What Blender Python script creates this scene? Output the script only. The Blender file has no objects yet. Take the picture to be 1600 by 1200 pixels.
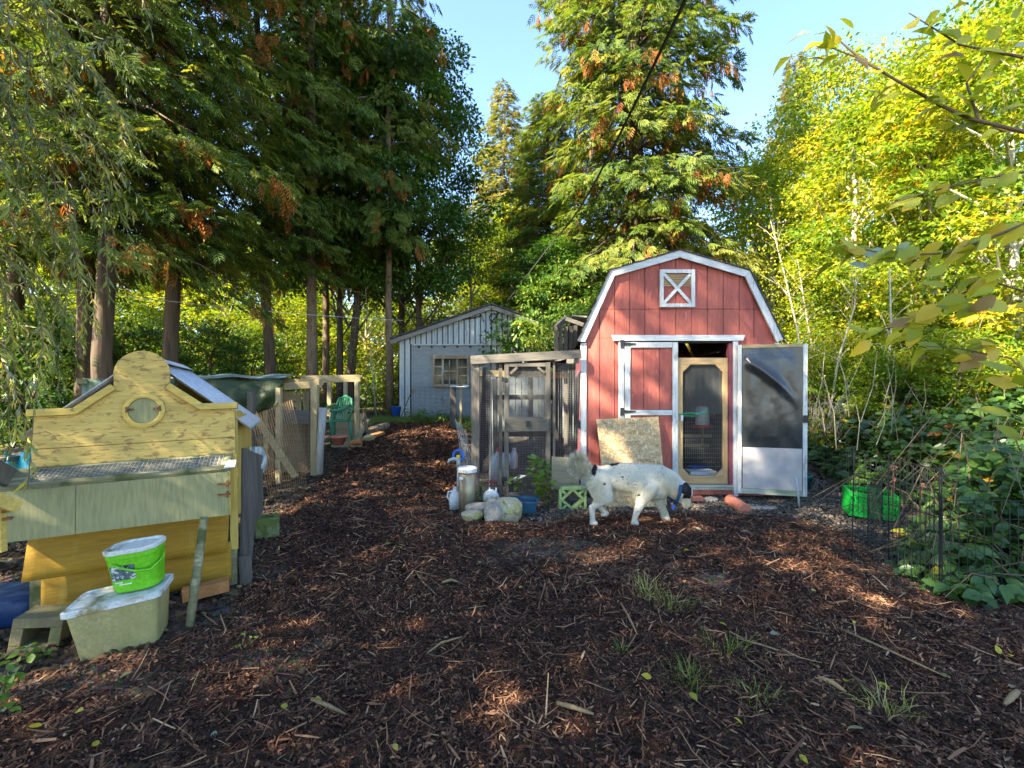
import bpy, bmesh, math, random
import numpy as np
from mathutils import Vector, Matrix, Euler

SC = bpy.context.scene
COL = SC.collection
R = random.Random(7)
NR = np.random.default_rng(11)

# ---------------------------------------------------------------- camera
FPX, CH = 711.1, 1.45
cam_d = bpy.data.cameras.new('camera')
cam = bpy.data.objects.new('camera', cam_d)
COL.objects.link(cam)
cam_d.lens, cam_d.sensor_width, cam_d.clip_end, cam_d.clip_start = 16.0, 36.0, 600, 0.05
cam.location = (0, 0, CH)
cam.rotation_euler = (math.radians(90), 0, 0)
SC.camera = cam

# ---------------------------------------------------------------- sky, sun, exposure
SUN_DIR = Vector((-0.70, -0.54, 0.76)).normalized()          # towards the sun
SUN_EL = math.asin(SUN_DIR.z)
SUN_AZ = math.atan2(SUN_DIR.x, SUN_DIR.y)
w = bpy.data.worlds.new('World'); SC.world = w; w.use_nodes = True
nt = w.node_tree
sky = nt.nodes.new('ShaderNodeTexSky'); sky.sky_type = 'NISHITA'; sky.sun_disc = False
sky.sun_elevation = SUN_EL; sky.sun_rotation = SUN_AZ
sky.air_density = 1.0; sky.dust_density = 0.0; sky.ozone_density = 3.0
nt.links.new(sky.outputs[0], nt.nodes['Background'].inputs[0])
nt.nodes['Background'].inputs[1].default_value = 0.105
sl = bpy.data.lights.new('sun', 'SUN'); so = bpy.data.objects.new('sun', sl); COL.objects.link(so)
sl.energy, sl.angle, sl.color = 4.9, math.radians(0.6), (1.0, 0.90, 0.70)
so.rotation_euler = SUN_DIR.to_track_quat('Z', 'Y').to_euler()
so.location = SUN_DIR * 60
SC.view_settings.view_transform = 'Standard'; SC.view_settings.look = 'None'
SC.view_settings.gamma = 1; SC.view_settings.use_curve_mapping = False
SC.view_settings.exposure = 2.65
SC.render.engine = 'CYCLES'
SC.cycles.max_bounces = 7; SC.cycles.diffuse_bounces = 4; SC.cycles.glossy_bounces = 2
SC.cycles.transmission_bounces = 4; SC.cycles.transparent_max_bounces = 8
SC.cycles.caustics_reflective = False; SC.cycles.caustics_refractive = False
SC.cycles.use_denoising = True

# ---------------------------------------------------------------- helpers
def P(px, py, d):
    """point seen at photo pixel px, py at distance d in front of the camera"""
    return Vector(((px - 800) / FPX * d, d, CH - (py - 600) / FPX * d))
def PX(px, d): return (px - 800) / FPX * d
def PZ(py, d): return CH - (py - 600) / FPX * d

def smooth(a, b, x):
    t = np.clip((x - a) / (b - a), 0, 1)
    return t * t * (3 - 2 * t)

def gh(x, y):
    """height of the bare ground"""
    x = np.asarray(x, float); y = np.asarray(y, float)
    h = 0.52 * smooth(5.8, 12.0, y) + 0.03 * np.sin(x * .7 + y * .4) * smooth(8, 14, y)
    h = h + 0.6 * smooth(16, 60, y)
    h = h + 0.35 * smooth(4.0, 9.0, x) * smooth(1, 4, y)
    h = h - 0.06 * smooth(-2.0, -3.4, x) * smooth(5, 3, y)
    return h

# smooth value noise, vectorised
_perm = NR.random((256, 256))
def vnoise(x, y):
    x = np.asarray(x, float); y = np.asarray(y, float)
    xi = np.floor(x).astype(int); yi = np.floor(y).astype(int)
    fx = x - xi; fy = y - yi
    fx = fx * fx * (3 - 2 * fx); fy = fy * fy * (3 - 2 * fy)
    g = lambda a, b: _perm[a & 255, b & 255]
    return ((g(xi, yi) * (1 - fx) + g(xi + 1, yi) * fx) * (1 - fy)
            + (g(xi, yi + 1) * (1 - fx) + g(xi + 1, yi + 1) * fx) * fy)
def fbm(x, y, o=4):
    s = 0; a = .5; f = 1
    for k in range(o):
        s = s + a * vnoise(x * f + 17.3 * k, y * f + 5.1 * k); a *= .5; f *= 2.1
    return s

def root_loc(o):
    v = Vector((0, 0, 0))
    while o is not None:
        v += o.location; o = o.parent
    return v

def link_mesh(name, me, parent=None):
    o = bpy.data.objects.new(name, me); COL.objects.link(o)
    if parent is not None: o.parent = parent
    return o

def tag(o, label=None, cat=None, group=None, kind=None):
    if label: o['label'] = label
    if cat: o['category'] = cat
    if group: o['group'] = group
    if kind: o['kind'] = kind
    return o

def thing(name, label, cat, loc=(0, 0, 0), rz=0.0, group=None):
    o = bpy.data.objects.new(name, None); COL.objects.link(o)
    o.empty_display_size = .2
    o.location = loc; o.rotation_euler = (0, 0, rz)
    return tag(o, label, cat, group)

class MB:
    """collects shapes and links them as ONE mesh object"""
    def __init__(s): s.v = []; s.f = []
    def add(s, vs, fs):
        n = len(s.v); s.v += [tuple(q) for q in vs]; s.f += [tuple(i + n for i in q) for q in fs]; return s
    def box(s, c, d, m=None):
        hx, hy, hz = d[0] / 2, d[1] / 2, d[2] / 2
        vs = [Vector((a * hx, b * hy, e * hz)) for a in (-1, 1) for b in (-1, 1) for e in (-1, 1)]
        if m is not None: vs = [m @ q for q in vs]
        c = Vector(c)
        return s.add([q + c for q in vs], [(0, 1, 3, 2), (4, 6, 7, 5), (0, 4, 5, 1), (2, 3, 7, 6), (0, 2, 6, 4), (1, 5, 7, 3)])
    def bar(s, p, q, a, b=None, up=(0, 0, 1)):
        """rectangular bar from p to q, a wide (sideways), b high (along up)"""
        b = a if b is None else b
        p = Vector(p); q = Vector(q); z = (q - p)
        L = z.length
        if L < 1e-6: return s
        z = z / L; u = Vector(up)
        if abs(z.dot(u)) > .98: u = Vector((0, 1, 0))
        x = z.cross(u).normalized(); y = x.cross(z).normalized()
        m = Matrix((x, y, z)).transposed()
        return s.box((p + q) / 2, (a, b, L), m)
    def tube(s, pts, rad, n=8, cap=True):
        pts = [Vector(q) for q in pts]
        if not hasattr(rad, '__len__'): rad = [rad] * len(pts)
        vs = []; fs = []; X = None
        for i, q in enumerate(pts):
            t = (pts[min(i + 1, len(pts) - 1)] - pts[max(i - 1, 0)])
            if t.length < 1e-9: t = Vector((0, 0, 1))
            t.normalize()
            if X is None:
                X = t.orthogonal().normalized()
            X = (X - t * X.dot(t))
            if X.length < 1e-6: X = t.orthogonal()
            X.normalize(); Y = t.cross(X)
            for k in range(n):
                a = 2 * math.pi * k / n
                vs.append(q + (X * math.cos(a) + Y * math.sin(a)) * rad[i])
        for i in range(len(pts) - 1):
            for k in range(n):
                a = i * n + k; b = i * n + (k + 1) % n
                fs.append((a, b, b + n, a + n))
        if cap:
            fs.append(tuple(range(n - 1, -1, -1))); fs.append(tuple(range((len(pts) - 1) * n, len(pts) * n)))
        return s.add(vs, fs)
    def lathe(s, prof, c=(0, 0, 0), n=20, m=None, cap=True):
        c = Vector(c); vs = []; fs = []
        for r, z in prof:
            for k in range(n):
                a = 2 * math.pi * k / n
                q = Vector((r * math.cos(a), r * math.sin(a), z))
                if m is not None: q = m @ q
                vs.append(q + c)
        for i in range(len(prof) - 1):
            for k in range(n):
                a = i * n + k; b = i * n + (k + 1) % n
                fs.append((a, b, b + n, a + n))
        if cap:
            fs.append(tuple(range(n - 1, -1, -1))); fs.append(tuple(range((len(prof) - 1) * n, len(prof) * n)))
        return s.add(vs, fs)
    def prism(s, poly, y0, y1):
        """polygon in x, z pushed from y0 to y1"""
        n = len(poly)
        ar = sum(poly[i][0] * poly[(i + 1) % n][1] - poly[(i + 1) % n][0] * poly[i][1] for i in range(n))
        if ar < 0: poly = poly[::-1]
        vs = [(x, y0, z) for x, z in poly] + [(x, y1, z) for x, z in poly]
        fs = [tuple(range(n)), tuple(range(2 * n - 1, n - 1, -1))]
        fs += [(i, i + n, (i + 1) % n + n, (i + 1) % n) for i in range(n)]
        return s.add(vs, fs)
    def build(s, name, mat, parent=None, world=True, smooth_=False, bevel=0, local=None):
        me = bpy.data.meshes.new(name)
        off = root_loc(parent) if (parent is not None and world) else Vector((0, 0, 0))
        vs = s.v if not off.length else [(q[0] - off.x, q[1] - off.y, q[2] - off.z) for q in s.v]
        me.from_pydata(vs, [], s.f)
        if mat is not None: me.materials.append(mat)
        if smooth_: me.polygons.foreach_set('use_smooth', [True] * len(me.polygons))
        me.update()
        o = link_mesh(name, me, parent)
        if bevel:
            b = o.modifiers.new('bevel', 'BEVEL'); b.width = bevel; b.segments = 2; b.limit_method = 'ANGLE'
        return o

def clip_band(poly, x0, x1):
    """convex polygon (x, z) between two verticals"""
    def cut(pl, f):
        out = []
        for i in range(len(pl)):
            a, b = pl[i], pl[(i + 1) % len(pl)]
            fa, fb = f(a), f(b)
            if fa >= 0: out.append(a)
            if (fa > 0 and fb < 0) or (fa < 0 and fb > 0):
                t = fa / (fa - fb); out.append((a[0] + (b[0] - a[0]) * t, a[1] + (b[1] - a[1]) * t))
        return out
    pl = cut(poly, lambda q: q[0] - x0)
    return cut(pl, lambda q: x1 - q[0]) if pl else pl
def clip_z(poly, z0, z1):
    q = clip_band([(z, x) for x, z in poly], z0, z1)
    return [(x, z) for z, x in q]

def wire_grid(mb, O, U, Vv, nu, nv, r=.0012, wob=0.0, bulge=None):
    """welded wire panel: O corner, U and Vv edge vectors"""
    O = Vector(O); U = Vector(U); Vv = Vector(Vv); N = U.cross(Vv).normalized()
    def pt(a, b):
        q = O + U * a + Vv * b
        if bulge: q = q + N * bulge(a, b)
        return q
    st = 6 if (bulge or wob) else 1
    for i in range(nu + 1):
        mb.tube([pt(i / nu + wob * math.sin(i * 7.1 + k), k / st) for k in range(st + 1)], r, 3, False)
    for j in range(nv + 1):
        mb.tube([pt(k / st, j / nv + wob * math.sin(j * 5.3 + k)) for k in range(st + 1)], r, 3, False)
    return mb

# ---------------------------------------------------------------- materials
def rgb(h):
    return (*h, 1.0) if len(h) == 3 else h
def mat(name, base, rough=.8, var=.3, scale=6, stretch=(1, 1, 1), bump=.15, metal=0, second=None, s_scale=6,
        s_lo=.55, s_hi=.6, s_stretch=None, third=None, t_scale=3, t_lo=.55, t_hi=.7, t_stretch=(1, 1, 1), spec=.35, fine=60,
        trans=0, alpha=None, coat=0):
    """base colour mottled by noise, with up to two layers of wear in their own patches"""
    m = bpy.data.materials.new(name); m.use_nodes = True
    n = m.node_tree.nodes; l = m.node_tree.links; b = n['Principled BSDF']
    tc = n.new('ShaderNodeTexCoord')
    def noise(sc, st, det=5, rgh=.6):
        mp = n.new('ShaderNodeMapping'); mp.inputs['Scale'].default_value = st
        l.new(tc.outputs['Object'], mp.inputs[0])
        q = n.new('ShaderNodeTexNoise'); q.inputs['Scale'].default_value = sc
        q.inputs['Detail'].default_value = det; q.inputs['Roughness'].default_value = rgh
        l.new(mp.outputs[0], q.inputs['Vector']); return q
    def ramp(src, lo, hi):
        q = n.new('ShaderNodeMapRange'); q.inputs[1].default_value = lo; q.inputs[2].default_value = hi
        l.new(src, q.inputs[0]); return q
    def mix(f, a, c):
        q = n.new('ShaderNodeMix'); q.data_type = 'RGBA'
        if f is not None: l.new(f, q.inputs[0])
        for s_, v_ in ((6, a), (7, c)):
            if isinstance(v_, tuple): q.inputs[s_].default_value = rgb(v_)
            else: l.new(v_, q.inputs[s_])
        return q
    n1 = noise(scale, stretch)
    d = tuple(max(0, c * (1 - var)) for c in base[:3]); u = tuple(min(1, c * (1 + var)) for c in base[:3])
    c = mix(ramp(n1.outputs[0], .3, .7).outputs[0], d, u).outputs[2]
    n2 = noise(fine, stretch, 3)
    g = mix(ramp(n2.outputs[0], .35, .75).outputs[0], (.78, .78, .78), (1.12, 1.12, 1.12))
    mu = n.new('ShaderNodeMix'); mu.data_type = 'RGBA'; mu.blend_type = 'MULTIPLY'; mu.inputs[0].default_value = 1
    l.new(c, mu.inputs[6]); l.new(g.outputs[2], mu.inputs[7]); c = mu.outputs[2]
    hs = n2.outputs[0]
    if second is not None:
        q = noise(s_scale, s_stretch or stretch, 6, .65)
        c = mix(ramp(q.outputs[0], s_lo, s_hi).outputs[0], c, tuple(second)).outputs[2]
    if third is not None:
        q = noise(t_scale, t_stretch, 6, .6)
        c = mix(ramp(q.outputs[0], t_lo, t_hi).outputs[0], c, tuple(third)).outputs[2]
    l.new(c, b.inputs['Base Color'])
    b.inputs['Roughness'].default_value = rough; b.inputs['Metallic'].default_value = metal
    b.inputs['Specular IOR Level'].default_value = spec
    if coat: b.inputs['Coat Weight'].default_value = coat
    if alpha is not None: b.inputs['Alpha'].default_value = alpha
    if trans: b.inputs['Transmission Weight'].default_value = trans
    if bump:
        bp = n.new('ShaderNodeBump'); bp.inputs['Strength'].default_value = bump; bp.inputs['Distance'].default_value = .01
        l.new(hs, bp.inputs['Height']); l.new(bp.outputs[0], b.inputs['Normal'])
    return m

def attr_mat(name, stops, rough=.6, trans=.35, spec=.3, noise_s=0, gloss=True, tr_gain=1.25):
    """leaf-like surface whose colour comes from a per-face number through a ramp"""
    m = bpy.data.materials.new(name); m.use_nodes = True
    n = m.node_tree.nodes; l = m.node_tree.links
    at = n.new('ShaderNodeAttribute'); at.attribute_name = 'tint'
    cr = n.new('ShaderNodeValToRGB'); cr.color_ramp.interpolation = 'LINEAR'
    e = cr.color_ramp.elements
    while len(e) > 1: e.remove(e[-1])
    e[0].position = stops[0][0]; e[0].color = rgb(stops[0][1])
    for p_, c_ in stops[1:]:
        k = e.new(p_); k.color = rgb(c_)
    l.new(at.outputs['Fac'], cr.inputs[0])
    b = n['Principled BSDF']; l.new(cr.outputs[0], b.inputs['Base Color'])
    b.inputs['Roughness'].default_value = rough; b.inputs['Specular IOR Level'].default_value = spec
    if trans:
        tb = n.new('ShaderNodeBsdfTranslucent'); mx = n.new('ShaderNodeMixShader'); mx.inputs[0].default_value = trans
        mm = n.new('ShaderNodeMix'); mm.data_type = 'RGBA'; mm.blend_type = 'MULTIPLY'; mm.inputs[0].default_value = 1
        mm.inputs[7].default_value = (tr_gain * 1.15, tr_gain * 1.1, tr_gain * .45, 1)
        l.new(cr.outputs[0], mm.inputs[6]); l.new(mm.outputs[2], tb.inputs[0])
        l.new(b.outputs[0], mx.inputs[1]); l.new(tb.outputs[0], mx.inputs[2])
        l.new(mx.outputs[0], n['Material Output'].inputs[0])
    return m

WD = (1, 1, .12)      # wood grain standing up
WX = (.12, 1, 1)      # wood grain along x
WY = (1, .12, 1)
M = {}
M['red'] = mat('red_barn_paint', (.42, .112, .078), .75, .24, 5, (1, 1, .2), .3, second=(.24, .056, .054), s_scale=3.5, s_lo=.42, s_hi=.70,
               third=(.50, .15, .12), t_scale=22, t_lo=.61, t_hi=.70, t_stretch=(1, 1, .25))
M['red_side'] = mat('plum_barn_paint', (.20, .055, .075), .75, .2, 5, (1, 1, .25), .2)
M['white_trim'] = mat('white_trim_paint', (.60, .60, .58), .6, .1, 9, WD, .2, second=(.30, .29, .27), s_scale=11, s_lo=.56, s_hi=.68, s_stretch=(1, 1, .3),
                      third=(.40, .37, .30), t_scale=25, t_lo=.62, t_hi=.72)
M['white_trim_x'] = mat('white_trim_paint_level', (.60, .60, .58), .6, .1, 9, WX, .2, second=(.32, .31, .28), s_scale=11, s_lo=.56, s_hi=.68, s_stretch=(.3, 1, 1),
                        third=(.36, .33, .26), t_scale=25, t_lo=.62, t_hi=.72)
M['mossy_trim'] = mat('mossy_white_board', (.46, .47, .40), .8, .2, 9, WX, .3, second=(.14, .20, .07), s_scale=9, s_lo=.45, s_hi=.62)
M['shingle'] = mat('dark_roof_shingle', (.055, .055, .06), .9, .4, 12, (1, 1, 1), .5, second=(.10, .13, .05), s_scale=4, s_lo=.58, s_hi=.7)
M['pine'] = mat('new_pine_frame', (.52, .33, .15), .65, .2, 7, WD, .15, second=(.30, .16, .07), s_scale=14, s_lo=.62, s_hi=.7)
M['pine_x'] = mat('new_pine_rail', (.52, .33, .15), .65, .2, 7, WX, .15, second=(.30, .16, .07), s_scale=14, s_lo=.62, s_hi=.7)
M['osb'] = mat('strand_board', (.46, .32, .16), .8, .35, 26, (.6, 1, 1), .35, second=(.30, .16, .06), s_scale=26, s_lo=.54, s_hi=.60, s_stretch=(.55, 1, 1.6),
               third=(.60, .47, .28), t_scale=34, t_lo=.56, t_hi=.6, t_stretch=(1.5, 1, .5), fine=90)
M['plywood'] = mat('weathered_plywood', (.34, .27, .16), .85, .25, 4, WX, .2, second=(.17, .13, .07), s_scale=5, s_lo=.55, s_hi=.68, s_stretch=(.2, 1, 1),
                   third=(.14, .16, .06), t_scale=6, t_lo=.6, t_hi=.72)
M['grey_wood'] = mat('silvered_wood_upright', (.125, .108, .088), .9, .35, 9, WD, .5, second=(.08, .07, .06), s_scale=16, s_lo=.55, s_hi=.68)
M['grey_wood_x'] = mat('silvered_wood_level', (.13, .115, .095), .9, .35, 9, WX, .5, second=(.09, .08, .065), s_scale=16, s_lo=.55, s_hi=.68)
M['grey_wood_y'] = mat('silvered_wood_receding', (.17, .16, .14), .9, .35, 9, WY, .5, second=(.09, .08, .065), s_scale=16, s_lo=.55, s_hi=.68)
M['pale_wood'] = mat('pale_old_timber', (.42, .33, .18), .85, .25, 8, WD, .35, second=(.22, .16, .08), s_scale=12, s_lo=.55, s_hi=.7)
M['pale_wood_x'] = mat('pale_old_rail', (.40, .31, .16), .85, .25, 8, WX, .35, second=(.20, .15, .07), s_scale=12, s_lo=.55, s_hi=.7)
M['pale_wood_y'] = mat('pale_old_beam', (.38, .30, .17), .85, .25, 8, WY, .35, second=(.20, .16, .08), s_scale=12, s_lo=.5, s_hi=.65)
M['brown_ply'] = mat('brown_weathered_sheet', (.13, .095, .06), .9, .3, 4, WD, .3, second=(.20, .16, .10), s_scale=7, s_lo=.55, s_hi=.7)
M['peel'] = mat('peeling_yellow_paint', (.56, .39, .11), .75, .22, 4, WX, .35, second=(.29, .18, .06), s_scale=34, s_lo=.545, s_hi=.59, s_stretch=(.4, 1, 1.1),
                third=(.10, .075, .04), t_scale=9, t_lo=.62, t_hi=.66, t_stretch=(.5, 1, 1.2))
M['yellow'] = mat('cream_yellow_trim', (.55, .385, .09), .65, .12, 6, WX, .2, second=(.35, .30, .10), s_scale=12, s_lo=.62, s_hi=.72)
M['yellow_up'] = mat('cream_yellow_boards', (.53, .375, .08), .65, .12, 6, WD, .2, second=(.36, .29, .10), s_scale=12, s_lo=.6, s_hi=.72)
M['mustard'] = mat('mustard_plywood', (.36, .195, .014), .75, .15, 3, WX, .25, second=(.30, .16, .02), s_scale=4, s_lo=.55, s_hi=.75, s_stretch=(.5, 1, 1),
                   third=(.36, .26, .05), t_scale=5, t_lo=.6, t_hi=.75, t_stretch=(2, 1, .3))
M['sage'] = mat('sage_grey_paint', (.27, .255, .12), .7, .1, 4, WD, .2, second=(.20, .20, .11), s_scale=9, s_lo=.60, s_hi=.75, s_stretch=(1.6, 1, .12),
                third=(.26, .17, .07), t_scale=9, t_lo=.70, t_hi=.75)
M['mossy_rim'] = mat('mossy_planter_rim', (.22, .20, .10), .9, .35, 9, WX, .5, second=(.36, .33, .20), s_scale=14, s_lo=.52, s_hi=.62,
                     third=(.08, .09, .03), t_scale=7, t_lo=.5, t_hi=.62)
M['soil'] = mat('planter_soil', (.14, .125, .075), .95, .4, 30, (1, 1, 1), .7, second=(.26, .24, .16), s_scale=60, s_lo=.55, s_hi=.65)
M['galv'] = mat('galvanised_sheet', (.60, .62, .66), .5, .1, 6, (1, 1, 1), .05, metal=.1, second=(.44, .46, .50), s_scale=5, s_lo=.55, s_hi=.7)
M['wire'] = mat('grey_wire', (.30, .31, .31), .5, .1, 4, (1, 1, 1), 0, metal=.5)
M['rust_wire'] = mat('rusty_wire', (.32, .20, .10), .7, .2, 14, (1, 1, 1), 0, metal=.3)
M['black_wire'] = mat('black_coated_wire', (.012, .013, .016), .45, .1, 4, (1, 1, 1), 0)
M['black_metal'] = mat('black_iron', (.02, .02, .022), .5, .2, 10, (1, 1, 1), .1)
M['rust'] = mat('rusty_iron', (.22, .09, .03), .8, .4, 30, (1, 1, 1), .3, second=(.10, .06, .04), s_scale=30, s_lo=.5, s_hi=.6)
M['black_film'] = mat('black_plastic_sheet', (.022, .024, .026), .28, .3, 4, (1, 1, 1), .04, second=(.05, .055, .06), s_scale=5, s_lo=.5, s_hi=.7, spec=.6)
M['board_white'] = mat('dull_white_panel', (.44, .40, .385), .55, .06, 3, (1, 1, 1), .0, fine=3, second=(.36, .34, .30), s_scale=5, s_lo=.68, s_hi=.8)
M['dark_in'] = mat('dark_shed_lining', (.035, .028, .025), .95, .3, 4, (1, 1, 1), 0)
M['white_pl'] = mat('white_plastic', (.60, .62, .64), .45, .08, 8, (1, 1, 1), .03, second=(.40, .40, .34), s_scale=8, s_lo=.6, s_hi=.75)
M['tub_pl'] = mat('grimy_tub_plastic', (.40, .34, .15), .5, .12, 5, (1, 1, 1), .05, second=(.25, .24, .08), s_scale=4, s_lo=.5, s_hi=.75, s_stretch=(1, 1, .5))
M['lid_pl'] = mat('white_lid_plastic', (.62, .63, .60), .45, .1, 8, (1, 1, 1), .05, second=(.25, .20, .09), s_scale=7, s_lo=.50, s_hi=.62)
M['lime_pl'] = mat('lime_green_plastic', (.15, .52, .012), .4, .08, 5, (1, 1, 1), .03, second=(.10, .24, .02), s_scale=6, s_lo=.6, s_hi=.75, spec=.5)
M['crate_green'] = mat('bright_green_plastic', (.012, .42, .05), .4, .08, 5, (1, 1, 1), .02, spec=.5)
M['label_dark'] = mat('printed_scene', (.10, .15, .18), .5, .5, 30, (1, 1, 1), 0, second=(.55, .56, .50), s_scale=34, s_lo=.55, s_hi=.58, third=(.03, .05, .03), t_scale=30, t_lo=.55, t_hi=.58)
M['label_white'] = mat('printed_white', (.75, .78, .70), .5, .05, 5, (1, 1, 1), 0)
M['concrete'] = mat('mossy_concrete', (.20, .165, .085), .95, .25, 12, (1, 1, 1), .5, second=(.15, .16, .05), s_scale=6, s_lo=.48, s_hi=.65)
M['mosscrete'] = mat('green_mossy_concrete', (.12, .15, .04), .95, .3, 12, (1, 1, 1), .5, second=(.20, .21, .11), s_scale=9, s_lo=.5, s_hi=.62)
M['lime_block'] = mat('pale_green_block', (.26, .38, .16), .9, .2, 12, (1, 1, 1), .5, second=(.10, .16, .05), s_scale=9, s_lo=.55, s_hi=.7)
M['stone'] = mat('lichened_stone', (.42, .36, .24), .9, .3, 8, (1, 1, 1), .7, second=(.14, .11, .07), s_scale=10, s_lo=.54, s_hi=.60, third=(.30, .30, .10), t_scale=6, t_lo=.5, t_hi=.65)
M['stone_pale'] = mat('pale_stone', (.32, .28, .23), .9, .25, 8, (1, 1, 1), .6, second=(.20, .17, .13), s_scale=9, s_lo=.56, s_hi=.66)
M['terracotta'] = mat('terracotta', (.48, .17, .11), .8, .15, 9, (1, 1, 1), .2, second=(.30, .12, .08), s_scale=8, s_lo=.6, s_hi=.7)
M['brick'] = mat('orange_brick', (.42, .18, .06), .85, .25, 12, (1, 1, 1), .3, second=(.22, .14, .05), s_scale=8, s_lo=.55, s_hi=.7)
M['blue_pl'] = mat('blue_plastic', (.02, .10, .42), .4, .15, 5, (1, 1, 1), .03, spec=.5)
M['tray_blue'] = mat('dull_blue_plastic', (.02, .08, .15), .45, .15, 5, (1, 1, 1), .03, second=(.05, .09, .12), s_scale=8, s_lo=.55, s_hi=.7)
M['teal_pl'] = mat('teal_plastic', (.01, .15, .14), .5, .15, 5, (1, 1, 1), .03)
M['turq'] = mat('turquoise_tarp', (.02, .42, .42), .5, .2, 9, (1, 1, 1), .2)
M['tarp'] = mat('olive_green_tarp', (.022, .038, .010), .5, .3, 5, (1, 1, 1), .5, second=(.05, .065, .016), s_scale=9, s_lo=.5, s_hi=.62, s_stretch=(1, .4, 2))
M['tarp_blue'] = mat('faded_blue_tarp_top', (.10, .15, .17), .5, .25, 9, (1, 1, 1), .4)
M['tarp_dark'] = mat('dark_green_tarp', (.04, .085, .05), .6, .25, 6, (1, 1, 1), .3)
M['shade'] = mat('black_shade_cloth', (.02, .022, .022), .9, .3, 8, (1, 1, 1), .2)
M['chair_green'] = mat('green_resin', (.03, .20, .10), .4, .1, 5, (1, 1, 1), .02, spec=.5)
M['steel_pipe'] = mat('stained_steel_pipe', (.33, .24, .15), .45, .25, 6, WD, .1, metal=.45, second=(.36, .33, .22), s_scale=5, s_lo=.5, s_hi=.62, s_stretch=(1, 1, .2))
M['cap_grey'] = mat('grey_pvc', (.40, .40, .38), .55, .1, 9, (1, 1, 1), .1)
M['yellow_pl'] = mat('yellow_plastic', (.60, .50, .03), .5, .1, 5, (1, 1, 1), 0)
M['red_pl'] = mat('red_plastic', (.45, .03, .03), .45, .1, 5, (1, 1, 1), 0)
M['string_green'] = mat('green_twine', (.03, .38, .17), .7, .1, 5, (1, 1, 1), 0)
M['shed_white'] = mat('chalky_white_boards', (.47, .50, .47), .8, .12, 6, WD, .25, second=(.24, .27, .28), s_scale=7, s_lo=.5, s_hi=.72, s_stretch=(1, 1, .2),
                      third=(.13, .13, .12), t_scale=10, t_lo=.64, t_hi=.72, t_stretch=(1, 1, .15))
M['shed_ply'] = mat('grey_shed_sheet', (.26, .275, .265), .8, .1, 3, WX, .15, second=(.20, .22, .22), s_scale=5, s_lo=.5, s_hi=.7,
                    third=(.19, .15, .11), t_scale=3, t_lo=.60, t_hi=.75)
M['fascia'] = mat('worn_fascia_board', (.25, .22, .19), .85, .25, 6, WX, .3)
M['win_wood'] = mat('raw_window_frame', (.30, .20, .12), .8, .25, 8, WD, .2, second=(.42, .38, .30), s_scale=9, s_lo=.5, s_hi=.65)
M['bark'] = mat('cedar_bark', (.125, .085, .055), .95, .35, 5, (1.5, 1.5, .12), .9, second=(.055, .038, .027), s_scale=9, s_lo=.48, s_hi=.62, s_stretch=(1.5, 1.5, .1),
                third=(.075, .085, .035), t_scale=2, t_lo=.55, t_hi=.7, fine=24)
M['bark_warm'] = mat('warm_brown_bark', (.24, .165, .10), .95, .3, 5, (1.5, 1.5, .2), .9, second=(.12, .08, .05), s_scale=12, s_lo=.5, s_hi=.62, s_stretch=(1.5, 1.5, .3), fine=24)
M['bark_pale'] = mat('pale_sapling_bark', (.40, .36, .26), .85, .25, 9, (1, 1, .4), .3, second=(.18, .15, .09), s_scale=14, s_lo=.56, s_hi=.64)
M['twig'] = mat('brown_twig', (.14, .10, .06), .9, .3, 9, (1, 1, 1), .2)
M['dead_twig'] = mat('bleached_dead_stem', (.33, .28, .19), .9, .25, 9, (1, 1, 1), .2)
M['cable'] = mat('black_cable', (.012, .012, .014), .6, .1, 4, (1, 1, 1), 0)
M['white_wire'] = mat('pale_line', (.62, .60, .55), .6, .1, 4, (1, 1, 1), 0)
M['log_wood'] = mat('split_log', (.30, .22, .14), .9, .3, 6, WX, .5, second=(.12, .08, .05), s_scale=9, s_lo=.5, s_hi=.62)
M['silver_log'] = mat('lichened_pole', (.36, .34, .31), .9, .25, 7, WD, .4, second=(.16, .14, .12), s_scale=14, s_lo=.55, s_hi=.62)
M['glass'] = mat('old_window_glass', (.018, .022, .018), .06, .5, 5, (1, 1, 1), .02, second=(.07, .09, .04), s_scale=7, s_lo=.55, s_hi=.7, spec=.3)
M['strap_blue'] = mat('blue_collar', (.015, .05, .13), .6, .1, 5, (1, 1, 1), 0)
M['cloth_white'] = mat('grubby_white_sheet', (.50, .53, .50), .6, .12, 9, (1, 1, 1), .3, second=(.30, .33, .22), s_scale=8, s_lo=.55, s_hi=.7)

M['leaf_cedar'] = attr_mat('cedar_foliage', [(0, (.028, .055, .010)), (.35, (.070, .125, .016)), (.65, (.135, .185, .022)), (.86, (.22, .22, .038)), (.90, (.26, .18, .04)), (.95, (.42, .16, .025)), (1, (.30, .085, .02))], .6, .35)
M['leaf_cedar_sunlit'] = attr_mat('sun_tinted_conifer_foliage', [(0, (.07, .09, .02)), (.4, (.17, .18, .035)), (.7, (.30, .25, .05)), (.88, (.40, .21, .05)), (1, (.36, .12, .03))], .6, .35)  # golden tones carry the sunlight on the spires, mixed into the leaf colour
M['leaf_maple'] = attr_mat('autumn_maple_foliage', [(0, (.05, .13, .010)), (.4, (.15, .23, .014)), (.72, (.33, .33, .018)), (.88, (.50, .42, .02)), (1, (.44, .22, .03))], .5, .5)
M['leaf_dark'] = attr_mat('green_broadleaf_foliage', [(0, (.020, .055, .010)), (.5, (.052, .125, .018)), (.85, (.12, .20, .022)), (1, (.26, .24, .03))], .45, .35)
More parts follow.
